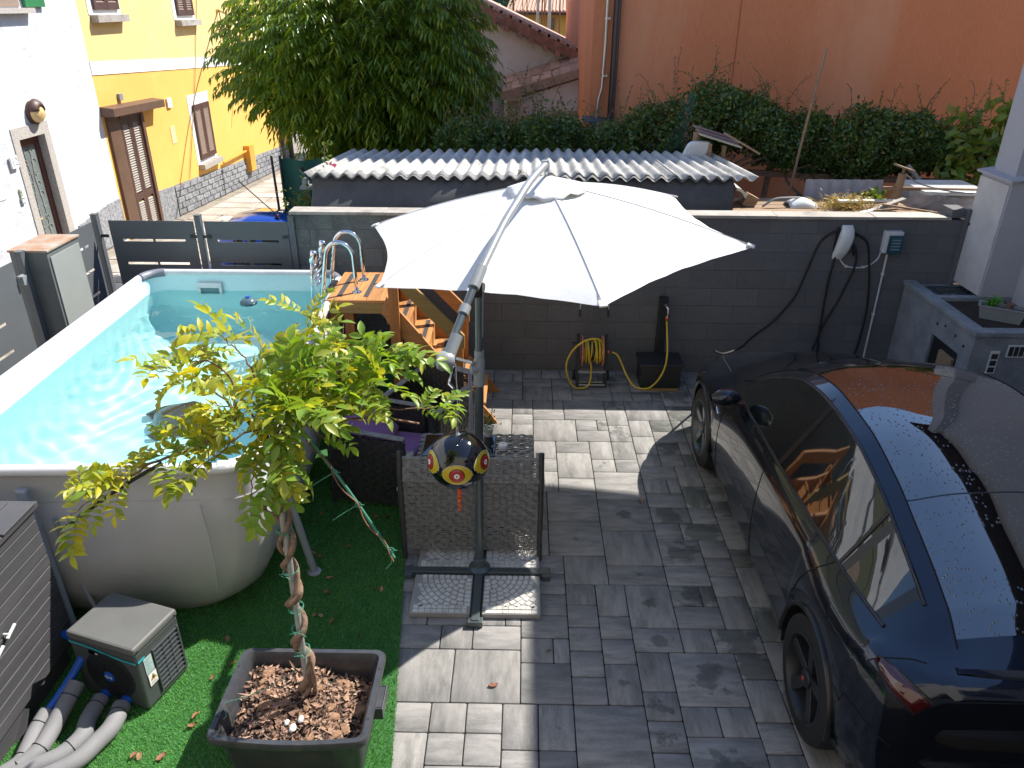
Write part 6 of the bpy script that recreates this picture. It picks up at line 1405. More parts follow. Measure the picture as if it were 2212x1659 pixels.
# ================================================================= WHITE AND YELLOW HOUSES ON THE LEFT
FX=-7.5
wh=thing('white_house','white rendered house at left with stone-framed brown door and wall lamp','house',(FX,10,0))
def hbox(g,y0,y1,z0,z1,x0,x1): g.box(x0,x1,y0,y1,z0,z1)
g=G()
DY0,DY1,DZ0,DZ1=11.64,12.30,-.35,1.84
for (a,b,c_,d) in ((-2,DY0-.01,-.6,7.5),(DY1+.01,14.12,-.6,7.5),(DY0-.01,DY1+.01,DZ1+.01,7.5),(DY0,DY1,-.6,DZ0)): g.box(FX-.45,FX,a,b,c_,d)
g.box(-14,FX-.45,-2,14.12,-.6,7.5)
mk('wall',g,mt_white_plaster,wh)
g=G(); fx=FX+.012; e=.15
g.prism([(FX-.2,DY0-e,-.4),(FX-.2,DY0,-.4),(FX-.2,DY0,DZ1+.0),(FX-.2,DY1,DZ1+.0),(FX-.2,DY1,-.4),(FX-.2,DY1+e+.03,-.4),(FX-.2,DY1+e,DZ1+.18),(FX-.2,DY0-e,DZ1+.17)],(.215,0,0)); mk('door_surround',g,mt_granite,wh)
g=G(); g.box(FX-.16,FX-.10,DY0+.002,DY0+.09,DZ0,DZ1-.002); g.box(FX-.16,FX-.10,DY1-.09,DY1-.002,DZ0,DZ1-.002); g.box(FX-.16,FX-.10,DY0+.09,DY1-.09,DZ1-.13,DZ1-.002); g.box(FX-.16,FX-.10,DY0+.09,DY1-.09,DZ0,DZ0+.55); dr=mk('door',g,mt_redwood,wh,bevel=.006)
g=G(); g.box(FX-.145,FX-.135,DY0+.09,DY1-.09,DZ0+.55,DZ1-.13); mk('glass',g,M('door_glass',(.2,.23,.22),(.13,.15,.15),rough=.2,scale=3),dr)
g=G(); 
def scroll(cy,cz,r,sg,turn): 
    pts=[]
    for i in range(22):
        a=i/21*turn; rr=r*(1-i/25); pts.append((FX-.128,cy+sg*rr*math.cos(a),cz+rr*math.sin(a)))
    g.tube(pts,.0055,4)
for sg in (-1,1): g.tube([(FX-.128,(DY0+DY1)/2+sg*(.03+.055*abs(math.sin(z_*2.6))),z_) for z_ in np.linspace(.22,1.68,40)],.0055,4)
for cz in (.42,.95,1.45):
    for sg in (-1,1): 
        for (oy,oz,r,tn) in ((.09,.0,.075,5),(.08,.17,.06,5),(.09,-.15,.05,-5)): scroll((DY0+DY1)/2+sg*oy,cz+oz,r,sg,tn)
mk('wrought_scrolls',g,M('scroll_grey',(.33,.34,.33)),dr)
g=G(); g.tube([(FX-.10,DY0+.06,.62),(FX-.06,DY0+.06,.62),(FX-.06,DY0+.17,.63)],.014,8); g.box(FX-.102,FX-.092,DY0+.03,DY0+.08,.48,.70); mk('door_handle',g,mt_brass,dr,smooth=40)
lp_=thing('wall_lamp','oval bulkhead wall lamp with slatted hood above the white house door','lamp',(FX,12.05,2.35))
g=G(); c_=Vector((FX+.0,12.15,2.17)); g.lathe([(.17,0),(.17,.05),(.15,.055)],c_,ax=(1,0,0),n=28); g.v=[(v[0],c_.y+(v[1]-c_.y)*1.0,c_.z+(v[2]-c_.z)*1.0) for v in g.v]; mk('base',g,mt_shutter,lp_,smooth=40)
g=G(); g.lathe([(.145,.05),(.14,.11),(.10,.15),(.0,.165)],c_,ax=(1,0,0),n=24); mk('diffuser',g,M('lamp_amber',(.75,.55,.25),rough=.3),lp_,smooth=60)
g=G(); rows_=[[ (c_.x+.06+.12*math.sin(t)*1.0, c_.y+.165*math.cos(a)*math.cos(t)*1.0, c_.z+.03+.165*math.sin(a)*math.cos(t)) for t in np.linspace(0,1.1,6)] for a in np.linspace(.0,PI,14)]; g.sheet(rows_); mk('hood',g,mt_shutter,lp_,smooth=40,solid=.01)
pn=thing('house_number_plate','white plate with the number 12 left of the stone door frame','sign',(FX,11.42,1.33))
g=G(); g.box(FX+.02,FX+.05,11.27,11.43,1.49,1.66); mk('plate',g,mt_white,pn,bevel=.004)
text('number','12',.15,M('number_blue',(.18,.2,.3)),frame_m((FX+.0515,11.35,1.575),(0,1,0),(0,0,1)),pn)
db=thing('doorbell','small doorbell panel and white switch beside the white house door','doorbell',(FX,11.45,.55))
g=G(); g.box(FX,FX+.03,11.31,11.36,1.08,1.19); g.lathe([(.012,0),(.012,.01)],(FX+.03,11.335,1.15),ax=(1,0,0),n=8); mk('intercom',g,mt_cream,db,bevel=.004)
g=G(); g.box(FX,FX+.03,11.29,11.37,.97,1.055); mk('frame',g,mt_plas_g,db); g=G(); g.box(FX+.03,FX+.035,11.305,11.352,.99,1.035); mk('button',g,mt_white,db)
g=G(); g.box(FX,FX+.012,10.5,11.0,1.12,1.42); nt_=mk('notice_board',g,mt_white,wh,bevel=.003)
# window with green shutter at the top left
g=G(); g.box(FX+.0,FX+.015,10.6,12.5,3.62,4.6); mk('window',g,M('old_window',(.3,.22,.17)),wh); g=G(); g.box(FX-.0,FX+.12,10.5,12.70,3.53,3.60); mk('window_sill',g,mt_granite,wh)
g=G(); g.box(FX+.02,FX+.06,12.58,13.1,3.61,4.9); mk('shutter',g,M('green_shutter',(.02,.2,.06),rough=.5),wh,bevel=.005)
g=G(); g.prism([(FX,12.6,-.3),(FX,14.1,-.3),(FX,14.1,.42),(FX,13.7,.42),(FX,12.6,.30)],(.03,0,0)); mk('plinth_patch',g,mt_clad,wh)

yh_=thing('yellow_house','yellow house with white string course, brown louvred shutters and grey stone plinth','house',(FX,18,0))
BZ=lambda y: 2.757-.044*(y-14.24)   # string course top
g=G(); g.add([(FX-.001,14.12,-1.4),(FX-.001,25.2,-1.4),(FX-.001,25.2,BZ(25.2)-.22),(FX-.001,14.12,BZ(14.12)-.22)],[(0,1,2,3)])
g.add([(FX-.001,25.2,-1.4),(-14,25.2,-1.4),(-14,25.2,2),(FX-.001,25.2,BZ(25.2)-.22)],[(0,1,2,3)]); mk('lower_wall',g,mt_yellow_low,yh_)
g=G(); g.prism([(FX-.002,14.12,BZ(14.12)-.0),(FX-.002,25.2,BZ(25.2)),(FX-.002,25.2,8),(FX-.002,14.12,8)],(-6,0,0)); mk('upper_wall',g,mt_yellow_up,yh_)
g=G(); g.prism([(FX,14.125,BZ(14.12)-.22),(FX,25.2,BZ(25.2)-.22),(FX,25.2,BZ(25.2)),(FX,14.125,BZ(14.12))],(.012,0,0)); mk('string_course',g,mt_white,yh_)
def shutter_pair(par,y0,y1,z0,z1,name='shutter',xo=.05,rails=(.5,),lm_=mt_louvre):
    ym=(y0+y1)/2
    for (a,b) in ((y0,ym-.005),(ym+.005,y1)):
        g=G(); t=.075; g.box(FX+.015,FX+xo,a,a+t,z0,z1); g.box(FX+.015,FX+xo,b-t,b,z0,z1)
        for zr in [0]+list(rails)+[1]:
            zc=lerp(z0+t*.8,z1-t*.8,zr); g.box(FX+.0155,FX+xo-.0005,a+t,b-t,zc-t*.8,zc+t*.8)
        s=mk(name,g,mt_shutter,par,bevel=.003)
        g=G(); z=z0+.13; zr_=[lerp(z0+t*.8,z1-t*.8,q) for q in rails]
        while z<z1-.12:
            if all(abs(z-q)>.09 for q in zr_): g.obox((FX+.033,(a+b)/2,z),(.012,0,-.014),(0,(b-a)/2-t-.001,0),(.003,0,.0025))
            z+=.045
        mk('louvres',g,lm_,s,kind='stuff')
wn=thing('shutter_window','closed brown louvred shutters in a white surround on the ochre ground floor','window',(FX,18,.8)) if 0 else None
def window(y0,y1,z0,z1,sill,white=True):
    g=G(); 
    if white: g.box(FX,FX+.008,y0-.17,y1+.10,z0-.08,z1+.22); w_=mk('window_surround',g,mt_white,yh_)
    else: w_=mk('window_surround',g.box(FX,FX+.008,y0-.16,y1+.05,z0-.05,z1+.2),mt_white,yh_)
    shutter_pair(w_,y0,y1,z0,z1,rails=())
    g=G(); g.box(FX+.0,FX+.14,y0-.13,y1+.12,z0-.20 if white else z0-.12,z0-.08 if white else z0-.03); mk('window_sill',g,mt_cap,w_,bevel=.004)
window(18.06,19.0,.40,1.60,True); window(14.62,15.52,3.56,4.7,False,True); window(18.12,19.0,3.42,4.5,False,True)
g=G(); g.box(FX,FX+.055,14.22,14.62,-.6,1.85); g.box(FX,FX+.085,14.62,15.5,1.76,1.849); g.box(FX,FX+.085,15.44,15.54,-.6,1.76); mk('door_frame',g,mt_door_fr,yh_)
g=G(); g.prism([(FX,14.125,1.85),(FX+.24,14.125,1.85),(FX+.24,14.125,1.99),(FX,14.125,2.02)],(0,2.1,-.06)); mk('door_canopy',g,mt_door_fr,yh_,bevel=.005)
shutter_pair(yh_,14.64,15.43,-.45,1.755,'door_shutter',rails=(.33,),lm_=M('pale_louvre',(.34,.31,.27)))
g=G(); g.box(FX+.04,FX+.0,16.3,16.52,1.86,2.06); 
pl=thing('house_number_plate','small pale plate numbered 10 beside the brown door canopy of the yellow house','sign',(FX,16.9,1.8))
g=G(); g.box(FX+.01,FX+.04,16.82,17.02,1.69,1.88); mk('plate',g,mt_white,pl,bevel=.004); text('number','10',.13,bpy.data.materials['number_blue'],frame_m((FX+.0415,16.92,1.785),(0,1,0),(0,0,1)),pl)
g=G(); g.box(FX,FX+.05,14.83,14.96,2.05,2.17); mk('junction_box',g,mt_plas_g,yh_,bevel=.003)
g=G(); g.box(FX,FX+.008,16.78,17.0,.97,1.32); mk('repair_patch',g,M('patch_cream',(.8,.62,.35)),yh_)
# stone cladding
yy=16.42; random.seed(8); ck={}
cb=lambda y: -.48-.054*(y-16.4)
for r in range(5):
    y=16.42-(.2 if r%2 else 0)
    while y<25.0:
        a,b=max(y,16.42),min(y+.40,25.0); y+=.40
        if b-a<.1 or (20.9<(a+b)/2<21.3 and r>1): continue
        h=.125; z=cb((a+b)/2)+.0+r*.128; g=G(); q=.007; x=FX+.03+random.uniform(0,.012); sl_=-.054*(b-a)
        P=[(a+q,z+q-sl_/2*0),(b-q,z+q+sl_),(b-q,z+h-q+sl_),(a+q,z+h-q)]
        g.add([(FX,p,s) for p,s in P]+[(x,lerp(p,(a+b)/2,.06),s+(.008 if k<2 else -.008)) for k,(p,s) in enumerate(P)],[(4,5,6,7),(0,1,5,4),(1,2,6,5),(2,3,7,6),(3,0,4,7)]); mk('cladding_stone',g,mt_clad,yh_)
g=G(); 
g.prism([(FX,15.55,-.6),(FX,16.40,-.6),(FX,16.40,.16),(FX,15.55,.22)],(.035,0,0)); mk('plinth_panel',g,mt_clad,yh_)
g=G(); g.prism([(FX,16.42,-.7),(FX,25,-1.1),(FX,25,cb(25)+.62),(FX,16.42,cb(16.42)+.64)],(.012,0,0)); mk('plinth_backing',g,M('cladding_joint',(.2,.2,.2)),yh_)
g=G(); g.box(FX+.0,FX+.16,20.98,21.35,-.42,.25); g.box(FX+.05,FX+.10,19.25,20.98,.11,.15); mk('gas_niche',g,M('ochre_box',(.75,.36,.05)),yh_,bevel=.004)
for (y,z0_) in ((16.41,-.5),(19.15,-.65),):
    g=G(); g.box(FX+.0,FX+.046,y-.012,y+.012,z0_,z0_+.62); mk('plinth_gap',g,mt_dark,yh_)
g=G(); g.tube([(FX+.03,19.45,4.0),(FX+.03,18.4,2.0),(FX+.03,17.25,.15)],.009,5); mk('wall_cable',g,M('cable_ochre',(.35,.25,.1)),yh_)
cb_=thing('overhead_cable','twisted overhead cable fixed to the yellow house, running to the tree','cable',(FX,20,3.3))
g=G(); A=Vector((FX+.05,20.55,3.5)); g.tube(cr([A,Vector((-6.3,19,3.28)),Vector((-5.2,18.2,3.15)),Vector((-4.2,17.5,3.12)),Vector((-2,16,3.3))],5),.022,6); g.tube(cr([A,Vector((FX+.1,20.6,2.9)),Vector((FX+.3,21.2,2.3)),Vector((-6.6,21.0,2.1))],5),.016,6); mk('cable_run',g,M('cable_grey',(.3,.26,.2)),cb_)
g=G(); g.box(FX-.0,FX+.04,20.5,20.6,3.46,3.53); mk('bracket',g,mt_brass,cb_)
g=G(); g.tube([(FX+.06,24.3,-1),(FX+.06,24.3,8)],.05,8); g.tube([(FX+.05,25.1,-1),(FX+.05,25.1,8)],.09,8); mk('downpipe',g,mt_brownpipe,yh_,smooth=60)
# ================================================================= BIG TREE
def tree(label,base,ctr,rad,nsp,lf,mat,name='leafy_tree',cat='tree',seed=1,spread=1.0,trunk=True,L_=.15,wd=.032,per=14,surf=.75,mind=-.75,group=None,drp=1.0):
    r_=np.random.default_rng(seed); t=thing(name,label,cat,base,0,group)
    ctr=np.array(ctr,float); rad=np.array(rad,float)
    if trunk:
        g=G(); b=Vector(base); top=Vector(ctr)
        g.tube(cr([b,lerp(b,top,.35)+Vector((.1,0,0)),top],5),[lerp(.14,.05,i/10) for i in range(11)],10); tk=mk('trunk',g,mt_vine,t,smooth=60)
        g=G()
        for k in range(26):
            d=r_.normal(size=3); d[2]=abs(d[2])*.9-.1; d/=np.linalg.norm(d); e=Vector(ctr+d*rad*.9); s_=lerp(b,top,r_.uniform(.45,1)); g.tube(cr([s_,lerp(s_,e,.5)+Vector((0,0,.15)),e],4),[lerp(.035,.006,i/8) for i in range(9)],5)
        mk('limb',g,mt_vine,t,smooth=60)
    # lumpy crown: bulges
    bul=r_.normal(size=(16,3)); bul/=np.linalg.norm(bul,axis=1)[:,None]; amp=r_.uniform(-.22,.30,16)
    C=[];D=[];N=[];LN_=[];WD=[]
    k=0
    while k<nsp:
        d=r_.normal(size=3); d/=np.linalg.norm(d)
        if d[2]<mind: continue
        rr=1+float((amp*np.exp(-8*(1-bul@d))).sum()); depth=r_.random()**surf; rr*=.35+.65*depth
        p0=ctr+d*rad*rr
        if seed==3 and p0[0]<-3.05 and p0[2]<2.0+.5*(-3.05-p0[0]): continue
        k+=1
        hd=np.array([d[0],d[1],d[2]*.5+.25]); hd/=np.linalg.norm(hd)+1e-9; tw=r_.uniform(.28,.55)*spread
        side=np.cross(hd,[0,0,1]); side/=np.linalg.norm(side)+1e-9
        for i in range(per):
            q=i/per; pos=p0-hd*tw*.5+hd*tw*q+np.array([0,0,-.28*tw*q*q*2*drp]); sgn=1 if i%2 else -1
            dd=hd*(.55-.5*q*0)+side*sgn*.75+np.array([0,0,-.55*drp-.5*q*drp])+r_.normal(size=3)*.18
            C.append(pos);D.append(dd);N.append(np.array([0,0,1])+side*sgn*.4+r_.normal(size=3)*.25);LN_.append(L_*r_.uniform(.7,1.15));WD.append(wd*r_.uniform(.8,1.2))
    leafcloud('crown',C,D,N,LN_,WD,mat,t,fold=.2,droop=.18*drp)
    return t
tree('large bushy green tree with long drooping leaves between the yellow house and hedge',(-2.35,12.1,-.15),(-2.32,12.1,2.68),(1.70,1.6,1.60),4300,None,lf_tree,seed=3,mind=-.9,wd=.034,drp=1.05,spread=1.0,surf=.5,L_=.16)
lf_dark=leafmat('dark_tree_leaf',[(.015,.04,.012),(.03,.065,.018),(.02,.05,.015)],rough=.4,transl=.2)
tree('dark dense tree behind the yellow house corner, partly hidden by the large tree',(-5.6,28,-1),(-5.2,28,3.2),(2.6,2,2.8),900,None,lf_dark,seed=5,L_=.28,wd=.12,per=9,trunk=True,drp=.6)
tree('dark tree far behind the green netting, above the old tiled roof',(-.2,40,-1),(.3,40,3.4),(3.6,2.5,3.0),900,None,lf_dark,seed=6,L_=.4,wd=.2,per=9,drp=.5)
tree('dark tree behind the far yellow house, at its right',(7,46,-1),(8,46,4),(5,3,3),500,None,lf_dark,seed=8,L_=.5,wd=.25,per=9,drp=.5)

# ================================================================= HEDGES
def hedge(label,fn,n,name='hedge',mat=None,seed=1,ls=.05,sprays=0,twig=None,**kw):
    r_=np.random.default_rng(seed); t=thing(name,label,'hedge',fn(.5,.5,.5),0,kw.get('group'))
    C=[];D=[]
    for _ in range(n):
        u=r_.random(); v=r_.random(); w_=r_.random()**2
        p=np.array(fn(u,v,w_)); C.append(p+r_.normal(size=3)*.03); D.append(r_.normal(size=3)+[0,-.5,.25])
    N=r_.normal(size=(n,3))+[0,-.4,.8]
    leafcloud('leaves',C,D,N,r_.uniform(.7,1.3,n)*ls,r_.uniform(.7,1.2,n)*ls*.55,mat or lf_hedge,t,fold=.15)
    if sprays:
        g=G(); C=[];D=[]
        for k in range(sprays):
            u=r_.random(); p=Vector(fn(u,.98,.2)); L2=r_.uniform(.15,.65)*(1 if r_.random()<.5 else .5); a=r_.uniform(-.5,.5); pts=[p]; dv=Vector((a,r_.uniform(-.2,.2),1))
            for i in range(8): dv+=Vector((r_.normal()*.12+a*.12,r_.normal()*.08,-.06)); pts.append(pts[-1]+dv.normalized()*L2/8)
            g.tube(pts,.0045,4)
            for i in range(1,9):
                for q in range(int(r_.integers(1,4)) if i<6 else 1): C.append(np.array(pts[i])+r_.normal(size=3)*.012); D.append(r_.normal(size=3)+[0,0,.3])
        mk('shoots',g,mt_twig,t,kind='stuff'); leafcloud('shoot_leaves',C,D,r_.normal(size=(len(C),3)),.038,.02,mat or lf_hedge,t)
    return t
def f1(u,v,w_):   # hedge behind the corrugated roof
    x=lerp(-1.15,2.05,u); top=2.30+.06*math.sin(5*x)+.04*math.sin(13*x)+(.0 if x<1.2 else .46*(x-1.2)**1.3) - (.16*max(0,-x-.75)/.4 if x<-.75 else 0)
    z=lerp(1.55,top,v); bul=.22*math.sin(PI*min(1,max(0,v*.9+.1)))+.09*math.sin(7*x+3*z)+.07*math.sin(15*x-9*z); return (x,10.35-bul+w_*.5,z)
hedge('dense dark green ivy hedge directly behind the corrugated shed roof',f1,24000,seed=11,sprays=42,ls=.065)
def f2(u,v,w_):
    x=lerp(2.12,6.3,u); top=2.63-.09*(x-2.3)+.09*math.sin(3*x)+.05*math.sin(9*x)+(.13*math.exp(-((x-2.5)/.25)**2)); bot=1.97-.075*(x-2)+.11*math.sin(2.3*x+1)+(-.14 if 3<x<4.2 else 0)
    z=lerp(bot,top,v); return (x,10.15-.28*math.sin(PI*v)-.08*math.sin(6*x+4*z)-.08*math.sin(14*x-10*z)+w_*.55,z)
hedge('dark green trellised hedge in front of the orange wall, held up on posts',f2,36000,seed=12,sprays=60,ls=.062)
lf_vine=leafmat('vine_leaf',[(.12,.2,.03),(.08,.17,.03),(.2,.22,.04),(.06,.14,.03)],rough=.4,transl=.35)
def f3(u,v,w_):
    x=lerp(5.1,6.0,u); z=lerp(1.35,2.62+.1*math.sin(8*x),v); return (x,9.6-.15*math.sin(PI*v)+w_*.3,z)
hedge('broad-leaved pale green vine at the right end of the hedge by the pillar',f3,700,seed=13,sprays=6,ls=.15,mat=lf_vine,name='grape_vine')
def f4(u,v,w_):
    x=lerp(-.55,.75,u); z=lerp(1.9,2.5+.12*math.sin(9*x),v); return (x,11.6+w_*.4,z)
hedge('sparse flowering shrub before the old pink wall, above the hedge',f4,420,seed=14,sprays=9,ls=.06,name='garden_shrub')
# posts, beams and stems of the trellis
tl=thing('hedge_trellis','dark timber posts and crossbeam carrying the hedge before the orange wall','trellis',(4,10.2,.9))
g=G(); g.bar((1.9,10.1,1.80),(6.3,10.1,1.62),.07,.07); mk('crossbeam',g,mt_vine,tl)
for x in (2.5,3.15,5.35,6.1):
    g=G(); g.tube([(x,10.2,.9),(x+.04,10.15,1.9)],.04,8); mk('post',g,mt_vine,tl)
random.seed(77)
for k in range(9):
    x=random.uniform(2.1,5.8); g=G(); g.tube(cr([(x,10.2,.9),(x+random.uniform(-.2,.2),10.1,1.3),(x+random.uniform(-.4,.4),10.05,1.75),(x+random.uniform(-.7,.7),10.0,2.0)],5),.018,6); mk('climbing_stem',g,mt_vine,tl,smooth=60)
bp_=thing('bamboo_pole','thin leaning bamboo pole rising above the hedge before the orange wall','pole',(3.35,9.6,1.5))
g=G(); g.tube([(3.30,9.6,1.6),(3.36,9.6,2.33),(3.455,9.6,3.25)],.016,8); 
for i in range(7): q=lerp(Vector((3.36,9.6,2.33)),Vector((3.455,9.6,3.25)),i/7); g.lathe([(.019,0),(.019,.01)],q,n=8)
mk('pole',g,mt_timber,bp_,smooth=60)
lb=thing('leaning_pipe','grey plastic pipe leaning diagonally under the right end of the hedge','pipe',(5.1,9.8,1.5))
g=G(); g.tube([(4.78,9.8,1.92),(5.28,9.6,1.38)],.03,10); mk('pipe',g,mt_plas_g,lb,smooth=60)
# green netting stretched behind the right part of the shed
nt_=thing('garden_net','loose green bird netting hanging beside the cat shelter','net',(1.9,9.7,2))
g=G()
for i in range(16):
    t=i/15; a=Vector((lerp(1.75,2.02,t),9.75,2.1)); b=Vector((lerp(1.95,2.06,t),9.7,2.75)); g.tube([a,lerp(a,b,.5)+Vector((.06*math.sin(t*5),0,-.02)),b],.002,3)
for j in range(14):
    t=j/13; g.tube([(lerp(1.75,1.95,t),9.75,lerp(2.1,2.7,t)),(lerp(1.9,2.0,t),9.74,lerp(2.07,2.68,t)),(lerp(2.02,2.06,t),9.7,lerp(2.1,2.75,t))],.002,3)
mk('netting',g,mt_net,nt_)

# ================================================================= SHED WITH CORRUGATED ROOF
sd=thing('garden_shed','low garden shed with corrugated fibre cement roof and black felt front','shed',(0,8.9,.9))
FY,BY,FZ,BZ2=8.25,9.45,2.05,2.105
def roofpt(s_,t,k=0):   # s across (metres at the front), t 0 front .. 1 back
    x=s_*lerp(1.0,.885,t); y=lerp(FY,BY,t); z=lerp(FZ,BZ2,t)+.024*math.cos(2*PI*s_/.146)+k; return Vector((x+.02*t,y,z+.01*math.sin(s_*1.7+t)))
nsheet=6; Wd=4.72/nsheet
for k in range(nsheet):
    s0=-2.33+k*Wd; s1=s0+Wd+.09; off=.009*(k%2); fo=random.uniform(-.03,.03)
    rows_=[[roofpt(lerp(s0,s1,i/72),t if t>0 else fo/1.3,off) for i in range(73)] for t in np.linspace(0,1,9)]
    g=G(); g.sheet(rows_); mk('corrugated_sheet',g,mt_fibre,sd,smooth=180,solid=.008)
g=G(); rows_=[]
for j in range(11):
    v=j/10; row=[]
    for i in range(181):
        x=lerp(-2.27,2.24,i/180); z=lerp(2.01,1.55,v)-(.06*(x/2.3)*v*0); 
        dpt=-.17*v+(.075*math.sin(2.2*x+3*v)+.05*math.sin(5.1*x+1.3+2.5*v))*math.sin(PI*v*.8)*(1 if x<.3 else .35)+.02*math.sin(11*x+3*v)*v
        if v==0: z=FZ-.018+.024*math.cos(2*PI*x/.146)-.006
        row.append(Vector((x,FY+.02-(.045*math.sin(v*PI*.5))+dpt,z)))
    rows_.append(row)
g.sheet(rows_); mk('felt_front',g,mt_felt,sd,smooth=180,solid=.004)
g=G(); rows_=[[Vector((lerp(-2.27,2.24,i/180),FY+dy,FZ+dz+.024*math.cos(2*PI*lerp(-2.27,2.24,i/180)/.146))) for i in range(181)] for dy,dz in ((-.03,-.015),(.03,.013),(.10,.018))]; g.sheet(rows_); mk('felt_edge',g,M('felt_edge_grey',(.26,.25,.24),(.15,.15,.145),rough=.9,fine=.5,fscale=200),sd,smooth=180)
g=G(); g.box(-2.15,2.15,FY+.12,BY-.1,.9,1.95); mk('wall',g,mt_timber,sd)
g=G(); g.box(2.235,2.255,FY+.0,FY+.6,1.5,1.98); mk('felt_end',g,mt_felt,sd)
# moss in one trough
n=160; s_=rng.normal(size=(n,2))*[.016,.09]; C=np.stack([-.0+s_[:,0]-.0,8.34+np.abs(s_[:,1]),np.full(n,FZ-.004)+rng.random(n)*.02],1)+[-.073*0-.02,0,0]; leafcloud('moss',C,rng.normal(size=(n,3))+[0,0,1],rng.normal(size=(n,3)),.022,.012,leafmat('moss_green',[(.12,.13,.02),(.2,.18,.03),(.06,.09,.02)],transl=.1),sd,kind='stuff')
ms=thing('mesh_fence','dark green windbreak mesh on thin posts behind the fence, below the tree','fence',(-2.5,9.3,0))
g=G(); rows_=[[Vector((lerp(-2.92,-1.6,i/20),9.3+.03*math.sin(i*1.1),lerp(1.2,2.02+.01*math.sin(i),j/6))) for i in range(21)] for j in range(7)]; g.sheet(rows_); mk('mesh',g,mt_net,ms,smooth=180)
for (x,b) in ((-2.95,.05),(-2.9,.0),(-1.65,0)):
    g=G(); g.tube([(x,9.28,-.1),(x-b,9.28,2.06)],.016,8); mk('post',g,mt_dark,ms)
# rose and shrub beside the shed
rs=thing('rose_bush','rose bush with one pink bloom beside the left end of the shed','rose',(-2.4,8.6,0))
C=[];D=[]; g=G(); r_=np.random.default_rng(17)
for (a,b_) in (((-2.45,8.65,.9),(-2.13,8.62,2.07)),((-2.45,8.65,.9),(-2.20,8.7,2.30)),((-2.5,8.6,.9),(-2.6,8.5,1.75)),((-2.45,8.6,.9),(-2.42,8.5,1.8)),((-2.5,8.6,.9),(-2.33,8.45,1.72))):
    a,b_=Vector(a),Vector(b_); c_=cr([a,lerp(a,b_,.5)+Vector((.05,0,.05)),b_],6); g.tube(c_,.008,6)
    for p in c_[3:]:
        for _ in range(13 if b_.z<1.9 else 8): C.append(np.array(p)+r_.normal(size=3)*(.07 if b_.z<1.9 else .035)); D.append(r_.normal(size=3))
mk('stems',g,mt_twig,rs); leafcloud('leaves',C,D,r_.normal(size=(len(C),3))+[0,-.3,.6],.055,.035,leafmat('rose_leaf',[(.05,.11,.02),(.13,.17,.03),(.08,.14,.03)]),rs)
g=G(); 
for k in range(9):
    a=k*2.4; r2=.012+.003*k; c_=Vector((-2.115,8.58,2.08)); g.add([c_+Vector((.3*r2*math.cos(a),-.02,.3*r2*math.sin(a))),c_+Vector((1.3*r2*math.cos(a-.5),-.03+.002*k,1.3*r2*math.sin(a-.5))),c_+Vector((1.7*r2*math.cos(a),-.02+.003*k,1.7*r2*math.sin(a))),c_+Vector((1.3*r2*math.cos(a+.5),-.03+.002*k,1.3*r2*math.sin(a+.5)))],[(0,1,2,3)])
mk('bloom',g,M('rose_pink',(.75,.08,.16),(.8,.16,.25)),rs)
sb_=thing('solar_lamp','small tilted black solar panel on a pale shelf beside the shed','lamp',(-2.45,8.7,1.85))
g=G(); g.obox((-2.42,8.62,1.98),(.055,0,-.07),(0,.06,0),(.004,0,.004)); mk('panel',g,mt_glass_blk,sb_); g=G(); g.box(-2.5,-2.28,8.58,8.75,1.82,1.85); g.box(-2.47,-2.42,8.6,8.7,1.85,1.93); mk('shelf',g,mt_plas_g,sb_)

# ================================================================= BLUE CAR BEHIND THE FENCE
bc=thing('blue_car','blue car parked behind the slotted fence, only roof and aerial showing','car',(-3.2,9.3,0))
g=G(); sec=[(-.78,.25),(-.82,.55),(-.80,.85),(-.70,.95),(-.58,1.38),(-.45,1.49),(0,1.53),(.45,1.49),(.58,1.38),(.70,.95),(.80,.85),(.82,.55),(.78,.25)]
# car lies along x, nose to the left
st_=[(-2.0,.72,.45),(-1.9,.95,.52),(-1.2,1,.60),(-.85,1,.64),(-.25,.98,.97),(.3,1,1.0),(1.0,1,.99),(1.55,.98,.93),(1.9,.95,.62),(2.0,.9,.5)]
rows_=[]
for (x,wf,hf) in st_:
    rows_.append([Vector((-3.25+x*.42, 8.75+a*.72*wf, b*(hf if b>.6 else 1) if b<=.95 or True else b)) for a,b in sec])
g.sheet(rows_); g.add(rows_[0],[tuple(range(13))]); g.add(rows_[-1],[tuple(range(12,-1,-1))]); mk('body',g,mt_blue,bc,smooth=50)
for (x0_,x1_) in ((-.15,.55),(.62,1.35)):
    g=G(); g.prism([(-3.2+x0_*.42,8.245,.98),(-3.2+x1_*.42,8.245,.98),(-3.2+x1_*.42-.02,8.33,1.33),(-3.2+x0_*.42+.03,8.33,1.33)],(0,-.006,0)); mk('window',g,mt_sideglass,bc)
g=G(); g.tube([(-2.80,8.6,1.50),(-2.82,8.58,1.56),(-3.15,8.5,1.93)],.006,6); g.lathe([(.03,0),(.02,.03),(.008,.04)],(-2.80,8.6,1.50),n=10); mk('aerial',g,mt_rubber,bc)
for x in (-.55,.55):
    for yy in (8.22,9.28):
        g=G(); g.lathe([(.12,-.09),(.30,-.10),(.32,-.06),(.32,.06),(.30,.10),(.12,.09)],(-3.25+x,yy,.28),ax=(0,1,0),n=24); mk('tyre',g,mt_rubber,bc,smooth=40); g=G(); g.lathe([(.19,-.095),(.03,-.08),(0,-.08)],(-3.25+x,yy,.28),ax=(0,1 if yy<9 else -1,0),n=20); mk('rim',g,mt_alu_l,bc,smooth=40)
g=G(); g.box(-4.12,-4.09,8.3,8.5,.62,.75); mk('headlamp',g,mt_red,bc)

